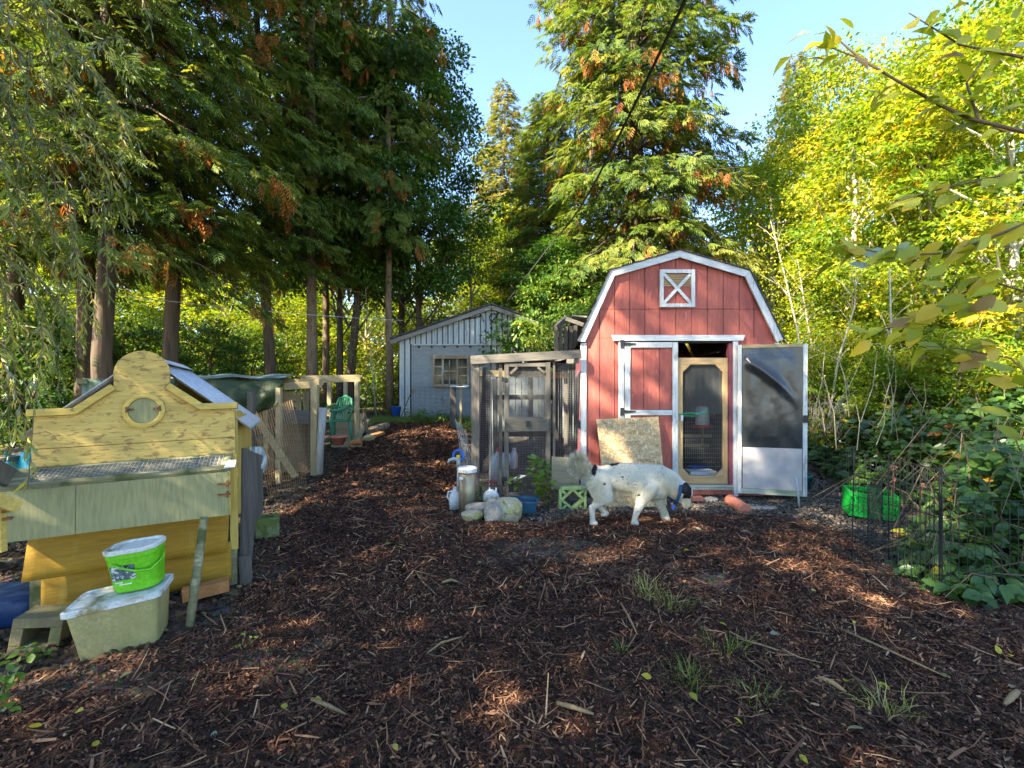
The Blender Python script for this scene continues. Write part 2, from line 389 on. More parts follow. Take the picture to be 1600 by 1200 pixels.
M['leaf_bramble'] = attr_mat('bramble_leaves', [(0, (.024, .060, .012)), (.45, (.060, .130, .020)), (.75, (.12, .21, .022)), (.93, (.16, .26, .022)), (.965, (.48, .36, .02)), (1, (.42, .14, .02))], .4, .35, spec=.5)
M['leaf_willow'] = attr_mat('willow_leaves', [(0, (.06, .10, .015)), (.5, (.17, .22, .03)), (.8, (.30, .32, .05)), (.93, (.22, .27, .22)), (1, (.42, .36, .04))], .4, .35, spec=.5)
M['leaf_alder'] = attr_mat('large_yellowing_leaves', [(0, (.16, .20, .015)), (.35, (.30, .34, .022)), (.6, (.46, .45, .035)), (.8, (.50, .38, .03)), (.9, (.28, .36, .30)), (1, (.30, .14, .03))], .5, .4, spec=.5)
M['mulch'] = attr_mat('bark_chips', [(0, (.022, .010, .006)), (.3, (.066, .028, .015)), (.55, (.165, .070, .035)), (.8, (.31, .148, .072)), (1, (.50, .32, .17))], .85, 0, spec=.3)
M['gravel'] = attr_mat('gravel_bits', [(0, (.045, .036, .028)), (.5, (.14, .11, .08)), (1, (.36, .29, .22))], .9, 0)
M['litter'] = attr_mat('forest_litter', [(0, (.025, .015, .009)), (.5, (.09, .055, .028)), (.85, (.22, .14, .065)), (1, (.34, .26, .12))], .9, 0)
M['grass'] = attr_mat('grass_blades', [(0, (.08, .15, .02)), (.6, (.24, .30, .05)), (1, (.48, .42, .17))], .5, .4)
M['fur'] = attr_mat('dog_coat', [(0, (.012, .011, .011)), (.5, (.32, .30, .27)), (.8, (.66, .64, .60)), (.95, (.80, .77, .72)), (1, (.72, .60, .36))], .75, .35, tr_gain=.9)

# ---------------------------------------------------------------- numpy meshes for leaves and chips
def np_object(name, V, F, tint, m, parent=None, kind=None, world=True, smooth_=False):
    me = bpy.data.meshes.new(name)
    V = np.ascontiguousarray(V, np.float32)
    if parent is not None and world:
        V = V - np.array(root_loc(parent), np.float32)
    k = F.shape[1]
    me.vertices.add(len(V)); me.vertices.foreach_set('co', V.ravel())
    me.loops.add(F.size); me.loops.foreach_set('vertex_index', F.ravel().astype(np.int32))
    me.polygons.add(len(F)); me.polygons.foreach_set('loop_start', np.arange(0, F.size, k, dtype=np.int32))
    if smooth_: me.polygons.foreach_set('use_smooth', np.ones(len(F), bool))
    me.update(calc_edges=True)
    if tint is not None:
        a = me.attributes.new('tint', 'FLOAT', 'FACE'); a.data.foreach_set('value', np.ascontiguousarray(tint, np.float32))
    me.materials.append(m)
    o = link_mesh(name, me, parent)
    if kind: o['kind'] = kind
    return o

T_DIAM = (np.array([(0, 0, 0), (.5, .27, .06), (1, 0, 0), (.5, -.27, .06)], float), np.array([(0, 1, 2), (0, 2, 3)]))
T_WIL = (np.array([(0, 0, 0), (.45, .085, .02), (1, 0, -.12), (.45, -.085, .02)], float), np.array([(0, 2, 1), (0, 3, 2)]))
T_BLADE = (np.array([(0, .014, 0), (0, -.014, 0), (.55, .010, .16), (.55, -.010, .16), (1, 0, 0)], float), np.array([(0, 1, 2), (1, 3, 2), (2, 3, 4)]))
_mv = [(0, 0, 0), (.16, .20, .04), (.42, .32, .07), (.74, .20, .05), (1, 0, -.04), (.74, -.20, .05), (.42, -.32, .07), (.16, -.20, .04), (.35, 0, 0), (.7, 0, -.01)]
T_BIG = (np.array(_mv, float), np.array([(0, 8, 1), (8, 2, 1), (8, 9, 2), (9, 3, 2), (9, 4, 3), (0, 7, 8), (8, 7, 6), (8, 6, 9), (9, 6, 5), (9, 5, 4)]))
# a lobed maple-like leaf: five points
_lv = [(0, 0, 0)]
for a_, r_ in ((-100, .42), (-72, .30), (-50, .62), (-26, .42), (0, 1.0), (26, .42), (50, .62), (72, .30), (100, .42)):
    _lv.append((math.cos(math.radians(a_)) * r_ , math.sin(math.radians(a_)) * r_ * .8, .06 * abs(math.sin(math.radians(a_)))))
T_LOBE = (np.array(_lv, float), np.array([(0, i, i + 1) for i in range(1, 9)]))
def _spray():
    v = []; f = []
    def leaflet(x, y, ang, L, wdt):
        n = len(v); c, s = math.cos(ang), math.sin(ang)
        v.extend([(x, y, 0), (x + L * .5 * c - wdt * s, y + L * .5 * s + wdt * c, .03), (x + L * c, y + L * s, -.06), (x + L * .5 * c + wdt * s, y + L * .5 * s - wdt * c, .03)])
        f.extend([(n, n + 1, n + 2), (n, n + 2, n + 3)])
    for i, t in enumerate((.05, .22, .40, .56)):
        L = .42 - .05 * i
        leaflet(t, 0, .75, L, .038); leaflet(t + .08, 0, -.75, L, .038)
    leaflet(.45, 0, 0, .55, .04); leaflet(0, 0, 0, .5, .02)
    return np.array(v, float), np.array(f)
T_SPRAY = _spray()

def norm(a): return a / np.maximum(np.linalg.norm(a, axis=-1, keepdims=True), 1e-9)

def place_leaves(Pp, D, N, S, T):
    """copies of template T at points Pp, long axis D, facing N, size S"""
    tv, tf = T
    X = norm(D); Z = N - X * (N * X).sum(1, keepdims=True)
    Z = norm(Z + 1e-6); Y = np.cross(Z, X)
    B = np.stack([X, Y, Z], 1)                     # n,3,3 rows = axes
    V = Pp[:, None, :] + S[:, None, None] * np.einsum('kj,njc->nkc', tv, B)
    n, k = len(Pp), len(tv)
    F = (tf[None] + (np.arange(n) * k)[:, None, None]).reshape(-1, 3)
    return V.reshape(-1, 3), F, len(tf)

def merge(sets):
    Vs = []; Fs = []; Ts = []; o = 0
    for V, F, T in sets:
        Vs.append(V); Fs.append(F + o); Ts.append(T); o += len(V)
    return np.concatenate(Vs), np.concatenate(Fs), np.concatenate(Ts)

# ================================================================ GROUND
BED = np.array([(4.6, 2.85), (3.5, 3.15), (2.95, 3.3), (3.1, 3.75), (3.3, 4.35), (3.15, 4.95), (2.5, 5.15), (1.1, 5.12), (.35, 4.85), (-.45, 5.1),
                (-.75, 6.5), (-1.05, 8.0), (-1.0, 11.4), (-3.3, 11.2), (-3.05, 8.6), (-2.85, 6.9), (-2.6, 5.1), (-2.0, 3.5), (-1.75, 2.8),
                (-2.2, 2.35), (-4.2, 1.7), (-5, .5), (-4, -1.5), (4, -1.5), (6, 1.0)])
def bed_sd(x, y):
    """distance inside the mulch bed (negative outside)"""
    x = np.asarray(x, float); y = np.asarray(y, float)
    n = len(BED); dmin = np.full(x.shape, 1e9); ins = np.zeros(x.shape, bool)
    for i in range(n):
        ax, ay = BED[i]; bx, by = BED[(i + 1) % n]
        ex, ey = bx - ax, by - ay
        t = np.clip(((x - ax) * ex + (y - ay) * ey) / (ex * ex + ey * ey), 0, 1)
        dmin = np.minimum(dmin, np.hypot(x - ax - t * ex, y - ay - t * ey))
        c = ((ay > y) != (by > y)) & (x < (bx - ax) * (y - ay) / (by - ay + 1e-12) + ax)
        ins ^= c
    return np.where(ins, dmin, -dmin)
def mulch_h(x, y):
    x = np.asarray(x, float); y = np.asarray(y, float)
    d = bed_sd(x, y) + (fbm(x * 2.2, y * 2.2) - .5) * .35
    t = smooth(-.18, .38, d)
    lump = (fbm(x * 1.3 + 9, y * 1.3) - .47) * .20 + (fbm(x * 5, y * 5 + 3) - .47) * .085 + (fbm(x * 17, y * 17) - .47) * .035
    # the tipped heap in front of the shed and the bank of the path
    heap = 0 * np.exp(-((x - 1.6) / 1.3) ** 2 - ((y - 4.4) / .6) ** 2) + .06 * np.exp(-((x + 1.9) / 1.0) ** 2 - ((y - 7.4) / 2.5) ** 2)
    return (gh(x, y) - .09 + t * (.128 + lump * (1 - .8 * np.exp(-((x - 1.2) / .8) ** 2 - ((y - 4.62) / .35) ** 2)) + heap))
def surf(x, y):
    return float(max(gh(x, y), mulch_h(x, y)))

def grid_mesh(name, xs, ys, hf, m, kind='structure'):
    X, Y = np.meshgrid(xs, ys); Z = hf(X, Y)
    V = np.stack([X, Y, Z], -1).reshape(-1, 3)
    a = np.arange(len(ys) - 1)[:, None] * len(xs) + np.arange(len(xs) - 1)[None]
    F = np.stack([a, a + 1, a + 1 + len(xs), a + len(xs)], -1).reshape(-1, 4)
    o = np_object(name, V, F, None, m, kind=kind, smooth_=True)
    return o

def ground_mat(name, c1, c2, c3, sc):
    m = bpy.data.materials.new(name); m.use_nodes = True
    n = m.node_tree.nodes; l = m.node_tree.links; b = n['Principled BSDF']
    tc = n.new('ShaderNodeTexCoord')
    q = n.new('ShaderNodeTexNoise'); q.inputs['Scale'].default_value = sc; q.inputs['Detail'].default_value = 8; q.inputs['Roughness'].default_value = .75
    v = n.new('ShaderNodeTexVoronoi'); v.inputs['Scale'].default_value = sc * 6
    l.new(tc.outputs['Object'], q.inputs['Vector']); l.new(tc.outputs['Object'], v.inputs['Vector'])
    cr = n.new('ShaderNodeValToRGB'); e = cr.color_ramp.elements
    e[0].position = .36; e[0].color = rgb(c1); e[1].position = .66; e[1].color = rgb(c3)
    k = e.new(.5); k.color = rgb(c2)
    l.new(q.outputs[0], cr.inputs[0])
    mx = n.new('ShaderNodeMix'); mx.data_type = 'RGBA'; mx.blend_type = 'MULTIPLY'; mx.inputs[0].default_value = .6
    l.new(cr.outputs[0], mx.inputs[6]); l.new(v.outputs['Color'], mx.inputs[7])
    l.new(mx.outputs[2], b.inputs['Base Color']); b.inputs['Roughness'].default_value = .95; b.inputs['Specular IOR Level'].default_value = .2
    bp = n.new('ShaderNodeBump'); bp.inputs['Distance'].default_value = .03; bp.inputs['Strength'].default_value = .8
    ad = n.new('ShaderNodeMath'); ad.operation = 'ADD'; l.new(q.outputs[0], ad.inputs[0]); l.new(v.outputs['Distance'], ad.inputs[1])
    l.new(ad.outputs[0], bp.inputs['Height']); l.new(bp.outputs[0], b.inputs['Normal'])
    return m
M['ground'] = ground_mat('bare_soil', (.045, .032, .022), (.11, .085, .06), (.22, .18, .13), 5)
M['mulch_base'] = ground_mat('mulch_ground', (.026, .013, .009), (.078, .035, .020), (.19, .09, .05), 14)

def geo(a, b, n, p=2.2):
    t = np.linspace(0, 1, n); return a + (b - a) * t ** p
xs = np.concatenate([-geo(8, 260, 26)[::-1], np.linspace(-8, 8, 82)[1:-1], geo(8, 260, 26)])
ys = np.concatenate([np.linspace(-12, -2, 12), np.linspace(-2, 14, 82)[1:], geo(14, 420, 30)[1:]])
grid_mesh('ground', xs, ys, lambda x, y: gh(x, y) + (fbm(x * 2, y * 2) - .5) * .05, M['ground'])
bx = np.linspace(-5, 6, 330); by = np.concatenate([np.linspace(-1.5, 6, 235), np.linspace(6, 11.6, 110)[1:]])
grid_mesh('mulch_bed', bx, by, mulch_h, M['mulch_base'])

# chips of bark over the bed, thick near the camera
def chips(name, n, yr, size, wide, seed, keep=None, m='mulch', flat=.35, tintf=None, zoff=0.0, xr=(-4.8, 5.8)):
    g = np.random.default_rng(seed)
    y = yr[0] + (yr[1] - yr[0]) * g.random(n); x = xr[0] + (xr[1] - xr[0]) * g.random(n)
    ok = (np.abs(x) < 1.18 * y + .3) & (keep(x, y) if keep else bed_sd(x, y) > -.02)
    x = x[ok]; y = y[ok]; n = len(x)
    z = np.maximum(mulch_h(x, y), gh(x, y)) + g.random(n) * .012 + zoff
    a = g.random(n) * 2 * np.pi
    D = np.stack([np.cos(a), np.sin(a), g.normal(0, flat, n)], 1)
    N = norm(np.stack([g.normal(0, .45, n), g.normal(0, .45, n), np.ones(n)], 1))
    L = size * np.exp(g.normal(0, .5, n)); W = wide * np.exp(g.normal(0, .35, n))
    X = norm(D); Z = norm(N - X * (N * X).sum(1, keepdims=True)); Y = np.cross(Z, X)
    c = np.stack([x, y, z], 1)
    k = g.normal(0, .16, (n, 1)) * L[:, None]
    v = np.stack([c - X * L[:, None] / 2 - Y * W[:, None] / 2, c - X * L[:, None] / 2 + Y * W[:, None] * .3,
                  c + X * L[:, None] / 2 + Y * W[:, None] / 2 + Z * k, c + X * L[:, None] / 2 - Y * W[:, None] * .2 + Z * k,
                  c + Y * W[:, None] * .65 + Z * W[:, None] * .45, c - Y * W[:, None] * .65 + Z * W[:, None] * .3], 1)
    F0 = np.array([(0, 5, 4), (0, 4, 1), (5, 3, 2), (5, 2, 4)])
    F = (F0[None] + (np.arange(n) * 6)[:, None, None]).reshape(-1, 3)
    t = g.beta(1.25, 2.6, n) if tintf is None else tintf(g, x, y, n)
    return v.reshape(-1, 3), F, np.repeat(t, 4)
def chip_tint_sun(g, x, y, n):
    return np.clip(g.beta(1.3, 2.7, n) + .28 * (fbm(x * 1.1 + 4, y * 1.1) - .47) + .16 * smooth(.5, 3.5, x) * smooth(4.2, 2.5, y), 0, 1)  # last term paints sunlight as paler chips at the near right
V_, F_, T_ = merge([chips('c', 120000, (1.4, 3.2), .019, .0052, 1, tintf=chip_tint_sun), chips('c', 90000, (3.0, 5.6), .028, .0072, 2, tintf=chip_tint_sun),
                    chips('c', 52000, (5.4, 11.4), .046, .012, 3, xr=(-4, 0), tintf=chip_tint_sun),
                    chips('c', 9000, (1.5, 5.6), .085, .0042, 4, flat=.25, zoff=.006, tintf=lambda g, x, y, n: .35 + .6 * g.random(n))])
np_object('bark_mulch', V_, F_, T_, M['mulch'], kind='stuff')
def grav_keep(x, y): return (bed_sd(x, y) < .1) & (((y < 6.2) & (x > -.9)) | ((x > 2.9) & (y < 8))) & (x < 4.6)
V_, F_, T_ = chips('g', 60000, (2.6, 8), .022, .015, 5, keep=grav_keep, flat=.5, tintf=lambda g, x, y, n: g.beta(1.3, 2.2, n), xr=(-1, 5))
np_object('gravel', V_, F_, T_, M['gravel'], kind='stuff')
def lit_keep(x, y): return (bed_sd(x, y) < .05) & (x < -1.6)
V_, F_, T_ = chips('g', 30000, (1.5, 9), .04, .016, 6, keep=lit_keep, flat=.5, tintf=lambda g, x, y, n: g.beta(1.3, 2.4, n), xr=(-8, -1.6))
np_object('leaf_litter', V_, F_, T_, M['litter'], kind='stuff')

# loose sticks big enough to be picked up
STK = [((870, 1110), (928, 1127), .010, 'curved pale bark strip lying at the bottom centre of the mulch'),
       ((487, 1106), (540, 1128), .009, 'flat tan stick lying at the bottom edge of the mulch, left of centre'),
       ((1278, 1074), (1322, 1087), .012, 'short thick yellow stick on the sunlit mulch at right'),
       ((668, 1012), (722, 1006), .006, 'thin tan stick on the mulch below the green plants and stones'),
       ((1310, 985), (1478, 1058), .006, 'long thin pale branch lying slantwise on the lower right mulch'),
       ((650, 900), (682, 934), .006, 'thin tan stick on the mulch in front of the standing pipe'),
       ((970, 955), (996, 1000), .007, 'short pale stick beside the middle grass tuft'),
       ((1150, 1000), (1240, 1030), .005, 'fine straight twig on the mulch right of centre'),
       ((690, 912), (716, 908), .010, 'stubby ochre stick lying near the middle of the mulch'),
       ((1590, 1080), (1570, 1100), .014, 'broken tan stick end at the right edge of the mulch')]
M['stick'] = mat('dry_stick', (.30, .19, .09), .85, .25, 8, (1, 1, 1), .3)
for (a, b, r, lb) in STK:
    def gp(p):
        d = FPX * 1.40 / (p[1] - 600); x = PX(p[0], d)
        return Vector((x, d, surf(x, d) + .012 + r))
    p, q = gp(a), gp(b); mid = (p + q) / 2 + Vector((R.uniform(-.02, .02), R.uniform(-.015, .015), .012))
    mb = MB(); mb.tube([p, p.lerp(mid, .55) , mid, mid.lerp(q, .55), q], [r * .8, r, r * .95, r * .8, r * .45], 7)
    t = mb.build('stick', M['stick'], None, smooth_=True); tag(t, lb, 'stick', 'loose sticks lying on the mulch')

# ================================================================ RED BARN SHED
SY = 5.8; SS = FPX / SY
def sx(px): return (px - 800) / SS
def sz(py): return CH - (py - 600) / SS
shed = thing('barn_shed', 'small red gambrel-roofed barn shed with white trim and one door standing open', 'shed', (2.15, SY, .02))
GAM = [(sx(915), .08), (sx(1213), .08), (sx(1213), sz(533)), (sx(1163), sz(432)), (sx(1060), sz(402)), (sx(958), sz(432)), (sx(915), sz(533))]
def prism_part(name, m, polys, y0, y1, parent, bevel=0):
    mb = MB()
    for p in polys: mb.prism(p, y0, y1)
    return mb.build(name, m, parent, bevel=bevel)
# planks of the front, in two courses, each its own board with a groove between
gx = [915, 937, 960.5, 984, 1007.5, 1031, 1056, 1080, 1105, 1130, 1155, 1178, 1213]
zj = sz(483)
def shed_boards(z0, z1, skip=None, y=SY, m='red'):
    for a, b in zip(gx[:-1], gx[1:]):
        a_, b_ = sx(a) + .004, sx(b) - .004
        pl = clip_z(clip_band(GAM, a_, b_), z0, z1)
        if len(pl) < 3: continue
        if skip and a >= skip[0] - 1 and b <= skip[1] + 1: continue
        prism_part('siding_plank', M[m], [pl], y, y + .016, shed)
shed_boards(zj + .003, 9)
shed_boards(sz(528), zj - .003)
# below the header: planks left of the doors and the leaf of the shut door
for a, b in ((915, 937), (937, 960.5), (960.5, 972)):
    prism_part('siding_plank', M['red'], [[(sx(a) + .004, .08), (sx(b) - .004, .08), (sx(b) - .004, sz(528) - .003), (sx(a) + .004, sz(528) - .003)]], SY, SY + .016, shed)
prism_part('siding_plank', M['red'], [[(sx(1150), .08), (sx(1213), .08), (sx(1213), sz(528)), (sx(1150), sz(528))]], SY, SY + .016, shed)
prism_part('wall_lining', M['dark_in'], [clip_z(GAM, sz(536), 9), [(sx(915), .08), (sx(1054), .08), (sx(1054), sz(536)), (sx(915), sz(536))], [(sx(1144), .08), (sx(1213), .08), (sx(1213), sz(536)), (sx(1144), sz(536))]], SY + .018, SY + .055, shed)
sd = thing('door', None, None); sd.parent = shed
for k, (a, b) in enumerate(((984, 1005), (1005, 1030), (1030, 1050))):
    prism_part('door_plank', M['red'], [[(sx(a) + .003, sz(640)), (sx(b) - .003, sz(640)), (sx(b) - .003, sz(544)), (sx(a) + .003, sz(544))]], SY - .012, SY + .004, sd)
    prism_part('door_plank', M['red'], [[(sx(a) + .003, .09), (sx(b) - .003, .09), (sx(b) - .003, sz(649)), (sx(a) + .003, sz(649))]], SY - .012, SY + .004, sd)
for nm, m, x0, x1, z0, z1 in (('stile', 'white_trim', 975.5, 984, .09, sz(535)), ('stile', 'white_trim', 1049.5, 1058, .09, sz(535)),
                              ('rail', 'white_trim_x', 984.2, 1049.2, sz(543.5), sz(535)), ('rail', 'white_trim_x', 984.2, 1049.2, sz(648.5), sz(640.5))):
    prism_part(nm, M[m], [[(sx(x0), z0), (sx(x1), z0), (sx(x1), z1), (sx(x0), z1)]], SY - .032, SY - .013, sd, .003)
for zz in (538, 643):
    mb = MB(); z = sz(zz)
    mb.box((sx(971), SY - .036, z), (.045, .008, .10)); mb.prism([(sx(975), z - .022), (sx(992), z - .006), (sx(992), z + .010), (sx(975), z + .022)], SY - .044, SY - .037)
    mb.build('hinge', M['black_metal'], sd)
prism_part('door_casing', M['white_trim'], [[(sx(966), .07), (sx(974.5), .07), (sx(974.5), sz(534)), (sx(966), sz(534))]], SY - .026, SY - .002, shed, .003)
prism_part('door_casing', M['white_trim'], [[(sx(1143.5), .03), (sx(1150.5), .03), (sx(1150.5), sz(534)), (sx(1143.5), sz(534))]], SY - .05, SY - .002, shed, .003)
prism_part('door_jamb', M['red_side'], [[(sx(1138), .09), (sx(1143), .09), (sx(1143), sz(537)), (sx(1138), sz(537))]], SY - .03, SY + .06, shed)
prism_part('header_board', M['white_trim_x'], [[(sx(958), sz(533)), (sx(1159), sz(533)), (sx(1162), sz(524)), (sx(955), sz(524))]], SY - .038, SY - .002, shed, .003)
prism_part('corner_board', M['white_trim'], [[(sx(907), .12), (sx(916), .12), (sx(916), sz(536)), (sx(907), sz(536))]], SY - .022, SY - .002, shed, .003)
prism_part('corner_board', M['white_trim'], [[(sx(1210), .12), (sx(1218), .12), (sx(1218), sz(536)), (sx(1210), sz(536))]], SY - .022, SY - .002, shed, .003)
prism_part('threshold', M['mossy_trim'], [[(sx(1058), sz(764)), (sx(1143), sz(764)), (sx(1143), sz(757)), (sx(1058), sz(757))]], SY - .045, SY + .12, shed)
prism_part('skirt_board', M['red'], [[(sx(1058), sz(772)), (sx(1143), sz(772)), (sx(1143), sz(764.5)), (sx(1058), sz(764.5))]], SY - .035, SY - .004, shed)
prism_part('skirt_board', M['red'], [[(sx(1151), sz(774)), (sx(1236), sz(774)), (sx(1236), sz(768)), (sx(1151), sz(768))]], SY - .025, SY + .02, shed)
# barge boards along the gambrel
EV = [(sx(903), sz(534)), (sx(953), sz(424)), (sx(1060), sz(393)), (sx(1168), sz(425)), (sx(1220), sz(531))]
IN = [(sx(913), sz(535)), (sx(959), sz(433)), (sx(1060), sz(404)), (sx(1161), sz(434)), (sx(1210), sz(535))]
for i in range(4):
    prism_part('barge_board', M['white_trim_x' if i in (1, 2) else 'white_trim'], [[EV[i], EV[i + 1], IN[i + 1], IN[i]]], SY - .06, SY - .03, shed, .003)
# roof: four slopes of shingles, running back
SD = 3.6
for i in range(4):
    a = Vector((EV[i][0], 0, EV[i][1])); b = Vector((EV[i + 1][0], 0, EV[i + 1][1])); n_ = Vector((-(b - a).z, 0, (b - a).x)).normalized()
    ln = (b - a).length; k = max(2, round(ln / .14)); rf = MB()
    for j in range(k):
        p = a.lerp(b, j / k if i < 2 else (j) / k); q = a.lerp(b, (j + 1) / k)
        lo, hi = (p, q) if i < 2 else (q, p)
        o1 = n_ * .022; o2 = n_ * .008
        vs = [lo + o1, hi + o2, lo, hi]
        rf.add([(v.x, SY - .075, v.z) for v in vs] + [(v.x, SY + SD, v.z) for v in vs], [(0, 1, 5, 4), (0, 2, 3, 1), (0, 4, 6, 2), (2, 6, 7, 3), (4, 5, 7, 6), (1, 3, 7, 5)])
    rf.build('roof_slope', M['shingle'], shed)
# side and back walls
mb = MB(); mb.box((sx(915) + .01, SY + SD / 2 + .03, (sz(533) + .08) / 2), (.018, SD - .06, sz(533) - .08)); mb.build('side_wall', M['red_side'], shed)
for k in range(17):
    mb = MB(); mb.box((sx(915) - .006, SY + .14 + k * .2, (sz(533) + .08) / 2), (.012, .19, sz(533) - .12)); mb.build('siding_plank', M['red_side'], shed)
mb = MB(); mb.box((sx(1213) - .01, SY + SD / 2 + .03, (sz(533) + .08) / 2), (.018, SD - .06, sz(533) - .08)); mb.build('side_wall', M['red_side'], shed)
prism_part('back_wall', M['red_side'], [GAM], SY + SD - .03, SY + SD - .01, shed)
mb = MB(); mb.box((2.15, SY + SD / 2, .10), (2.4, SD - .08, .04)); mb.build('shed_floor', M['brown_ply'], shed)
for y_ in (SY + .2, SY + 3.2):
    for x_ in (1.05, 2.2, 3.2):
        mb = MB(); mb.box((x_, y_, .04), (.1, .1, .10)); mb.build('footing', M['grey_wood'], shed)
for o in list(COL.objects):
    if o.parent == shed and o.type == 'MESH' and o.name.split('.')[0] in ('roof_slope', 'side_wall', 'siding_plank', 'back_wall', 'shed_floor'):
        for v_ in o.data.vertices: v_.co.x += .095 * max(0.0, v_.co.y)
# vent window with X
vx0, vx1, vz0, vz1 = sx(1030), sx(1084.5), sz(480.5), sz(422)
wn = thing('vent_window', None, None); wn.parent = shed
t_ = .045
for nm, pl in (('frame_side', [(vx0, vz0), (vx0 + t_, vz0), (vx0 + t_, vz1), (vx0, vz1)]), ('frame_side', [(vx1 - t_, vz0), (vx1, vz0), (vx1, vz1), (vx1 - t_, vz1)]),
               ('frame_rail', [(vx0 + t_, vz0), (vx1 - t_, vz0), (vx1 - t_, vz0 + t_), (vx0 + t_, vz0 + t_)]), ('frame_rail', [(vx0 + t_, vz1 - t_), (vx1 - t_, vz1 - t_), (vx1 - t_, vz1), (vx0 + t_, vz1)])):
    prism_part(nm, M['white_trim'], [pl], SY - .036, SY - .003, wn, .002)
for s_ in (0, 1):
    a = Vector((vx0 + t_, SY - .018 - .002 * s_, vz0 + t_ if s_ == 0 else vz1 - t_)); b = Vector((vx1 - t_, SY - .018 - .002 * s_, vz1 - t_ if s_ == 0 else vz0 + t_))
    mb = MB(); mb.bar(a, b, .014, .038, up=(0, 1, 0)) if False else mb.bar(a, b, .038, .014, up=(0, 1, 0)); mb.build('cross_bar', M['white_trim_x'], wn)
mb = MB()
for k in range(7): mb.box(((vx0 + vx1) / 2, SY - .006, vz1 - t_ - .02 - k * .022), (vx1 - vx0 - 2 * t_, .006, .014))
mb.build('louvre', M['pale_wood_x'], wn)

# screen door in the opening (pine, mesh, chamfered corners)
scd = thing('screen_door', None, None); scd.parent = shed
x0, x1, z0, z1 = sx(1059.5), sx(1137.5), sz(756), sz(559)
fw = .062; yd0, yd1 = SY + .005, SY + .035
for nm, m, pl in (('stile', 'pine', [(x0, z0), (x0 + fw, z0), (x0 + fw, z1), (x0, z1)]), ('stile', 'pine', [(x1 - fw, z0), (x1, z0), (x1, z1), (x1 - fw, z1)]),
                  ('top_rail', 'pine_x', [(x0 + fw, z1 - .085), (x1 - fw, z1 - .085), (x1 - fw, z1), (x0 + fw, z1)]),
                  ('bottom_rail', 'pine_x', [(x0 + fw, z0), (x1 - fw, z0), (x1 - fw, z0 + .10), (x0 + fw, z0 + .10)])):
    prism_part(nm, M[m], [pl], yd0, yd1, scd, .002)
g_ = .10
for cx, cz, dx, dz in ((x0 + fw, z0 + .10, 1, 1), (x1 - fw, z0 + .10, -1, 1), (x0 + fw, z1 - .085, 1, -1), (x1 - fw, z1 - .085, -1, -1)):
    prism_part('corner_gusset', M['pine_x'], [[(cx, cz), (cx + dx * g_, cz), (cx, cz + dz * g_)]], yd0 + .003, yd1 - .004, scd)
mb = MB(); W_ = x1 - x0 - 2 * fw; H_ = z1 - z0 - .185
zm = z0 + .10 + H_ * .56
wire_grid(mb, (x0 + fw, yd1 + .003, zm), (W_, 0, 0), (0, 0, z1 - .085 - zm), 34, 48, .0016)
wire_grid(mb, (x0 + fw, yd1 + .003, z0 + .10), (W_, 0, 0), (0, 0, zm - z0 - .10), 20, 14, .0021)
o = mb.build('wire_mesh', M['wire'], scd); o['kind'] = 'stuff'

# open door: swung right round, its lining of black plastic towards us
hx, hy = sx(1148), SY - .065
od = thing('open_door', None, None, (0, 0, 0)); od.parent = shed
od.location = Vector((hx, hy, 0)) - Vector(shed.location)
DW = .775; od_ang = math.radians(-14); od.rotation_euler = (math.radians(0.6), 0, od_ang)
dz0, dz1 = sz(768), sz(540)
def dp(name, m, x0, x1, z0, z1, y0=-.02, y1=0.0, bevel=.002):
    mb = MB(); mb.prism([(x0, z0), (x1, z0), (x1, z1), (x0, z1)], y0, y1); return mb.build(name, M[m], od, world=False, bevel=bevel)
dp('stile', 'white_trim', 0, .045, dz0, dz1); dp('stile', 'white_trim', DW - .05, DW, dz0, dz1)
dp('rail', 'pale_wood_x', .0455, DW - .0505, dz1 - .04, dz1); dp('rail', 'mossy_trim', .0455, DW - .0505, dz0, dz0 + .065)
for k in range(3): dp('door_plank', 'red', .01 + k * .25, .255 + k * .25, dz0, dz1, .001, .015, 0)
dp('lower_panel', 'board_white', .055, DW - .06, dz0 + .068, dz0 + .60, -.028, -.021)
# rippled film
V = []; F = []; nu, nv = 40, 70
for j in range(nv + 1):
    for i in range(nu + 1):
        u, v = i / nu, j / nv
        x = .048 + u * (DW - .103); z = dz0 + .585 + v * (dz1 - .045 - dz0 - .585)
        sag = .022 * math.sin(math.pi * u) * math.sin(math.pi * v)
        fold = .050 * math.exp(-((v - (.87 - .48 * u ** 1.4)) / .05) ** 2) * smooth(0, .08, u) * smooth(.95, .55, u)
        rip = .007 * math.sin(u * 15 + 4 * v) * math.sin(7 * v + 2 * u) + .018 * (fbm(u * 4, v * 4) - .5)
        edge = min(1, 8 * min(u, 1 - u), 8 * min(v, 1 - v) + .1)
        V.append((x, -.031 - (sag + float(fold) + rip + .01) * edge, z))
for j in range(nv):
    for i in range(nu):
        a = j * (nu + 1) + i; F.append((a, a + 1, a + nu + 2, a + nu + 1))
mb = MB(); mb.add(V, F); mb.build('plastic_lining', M['black_film'], od, world=False, smooth_=True)
mb = MB(); mb.box((DW - .02, -.03, sz(652)), (.05, .025, .09)); mb.build('latch', M['black_metal'], od, world=False)

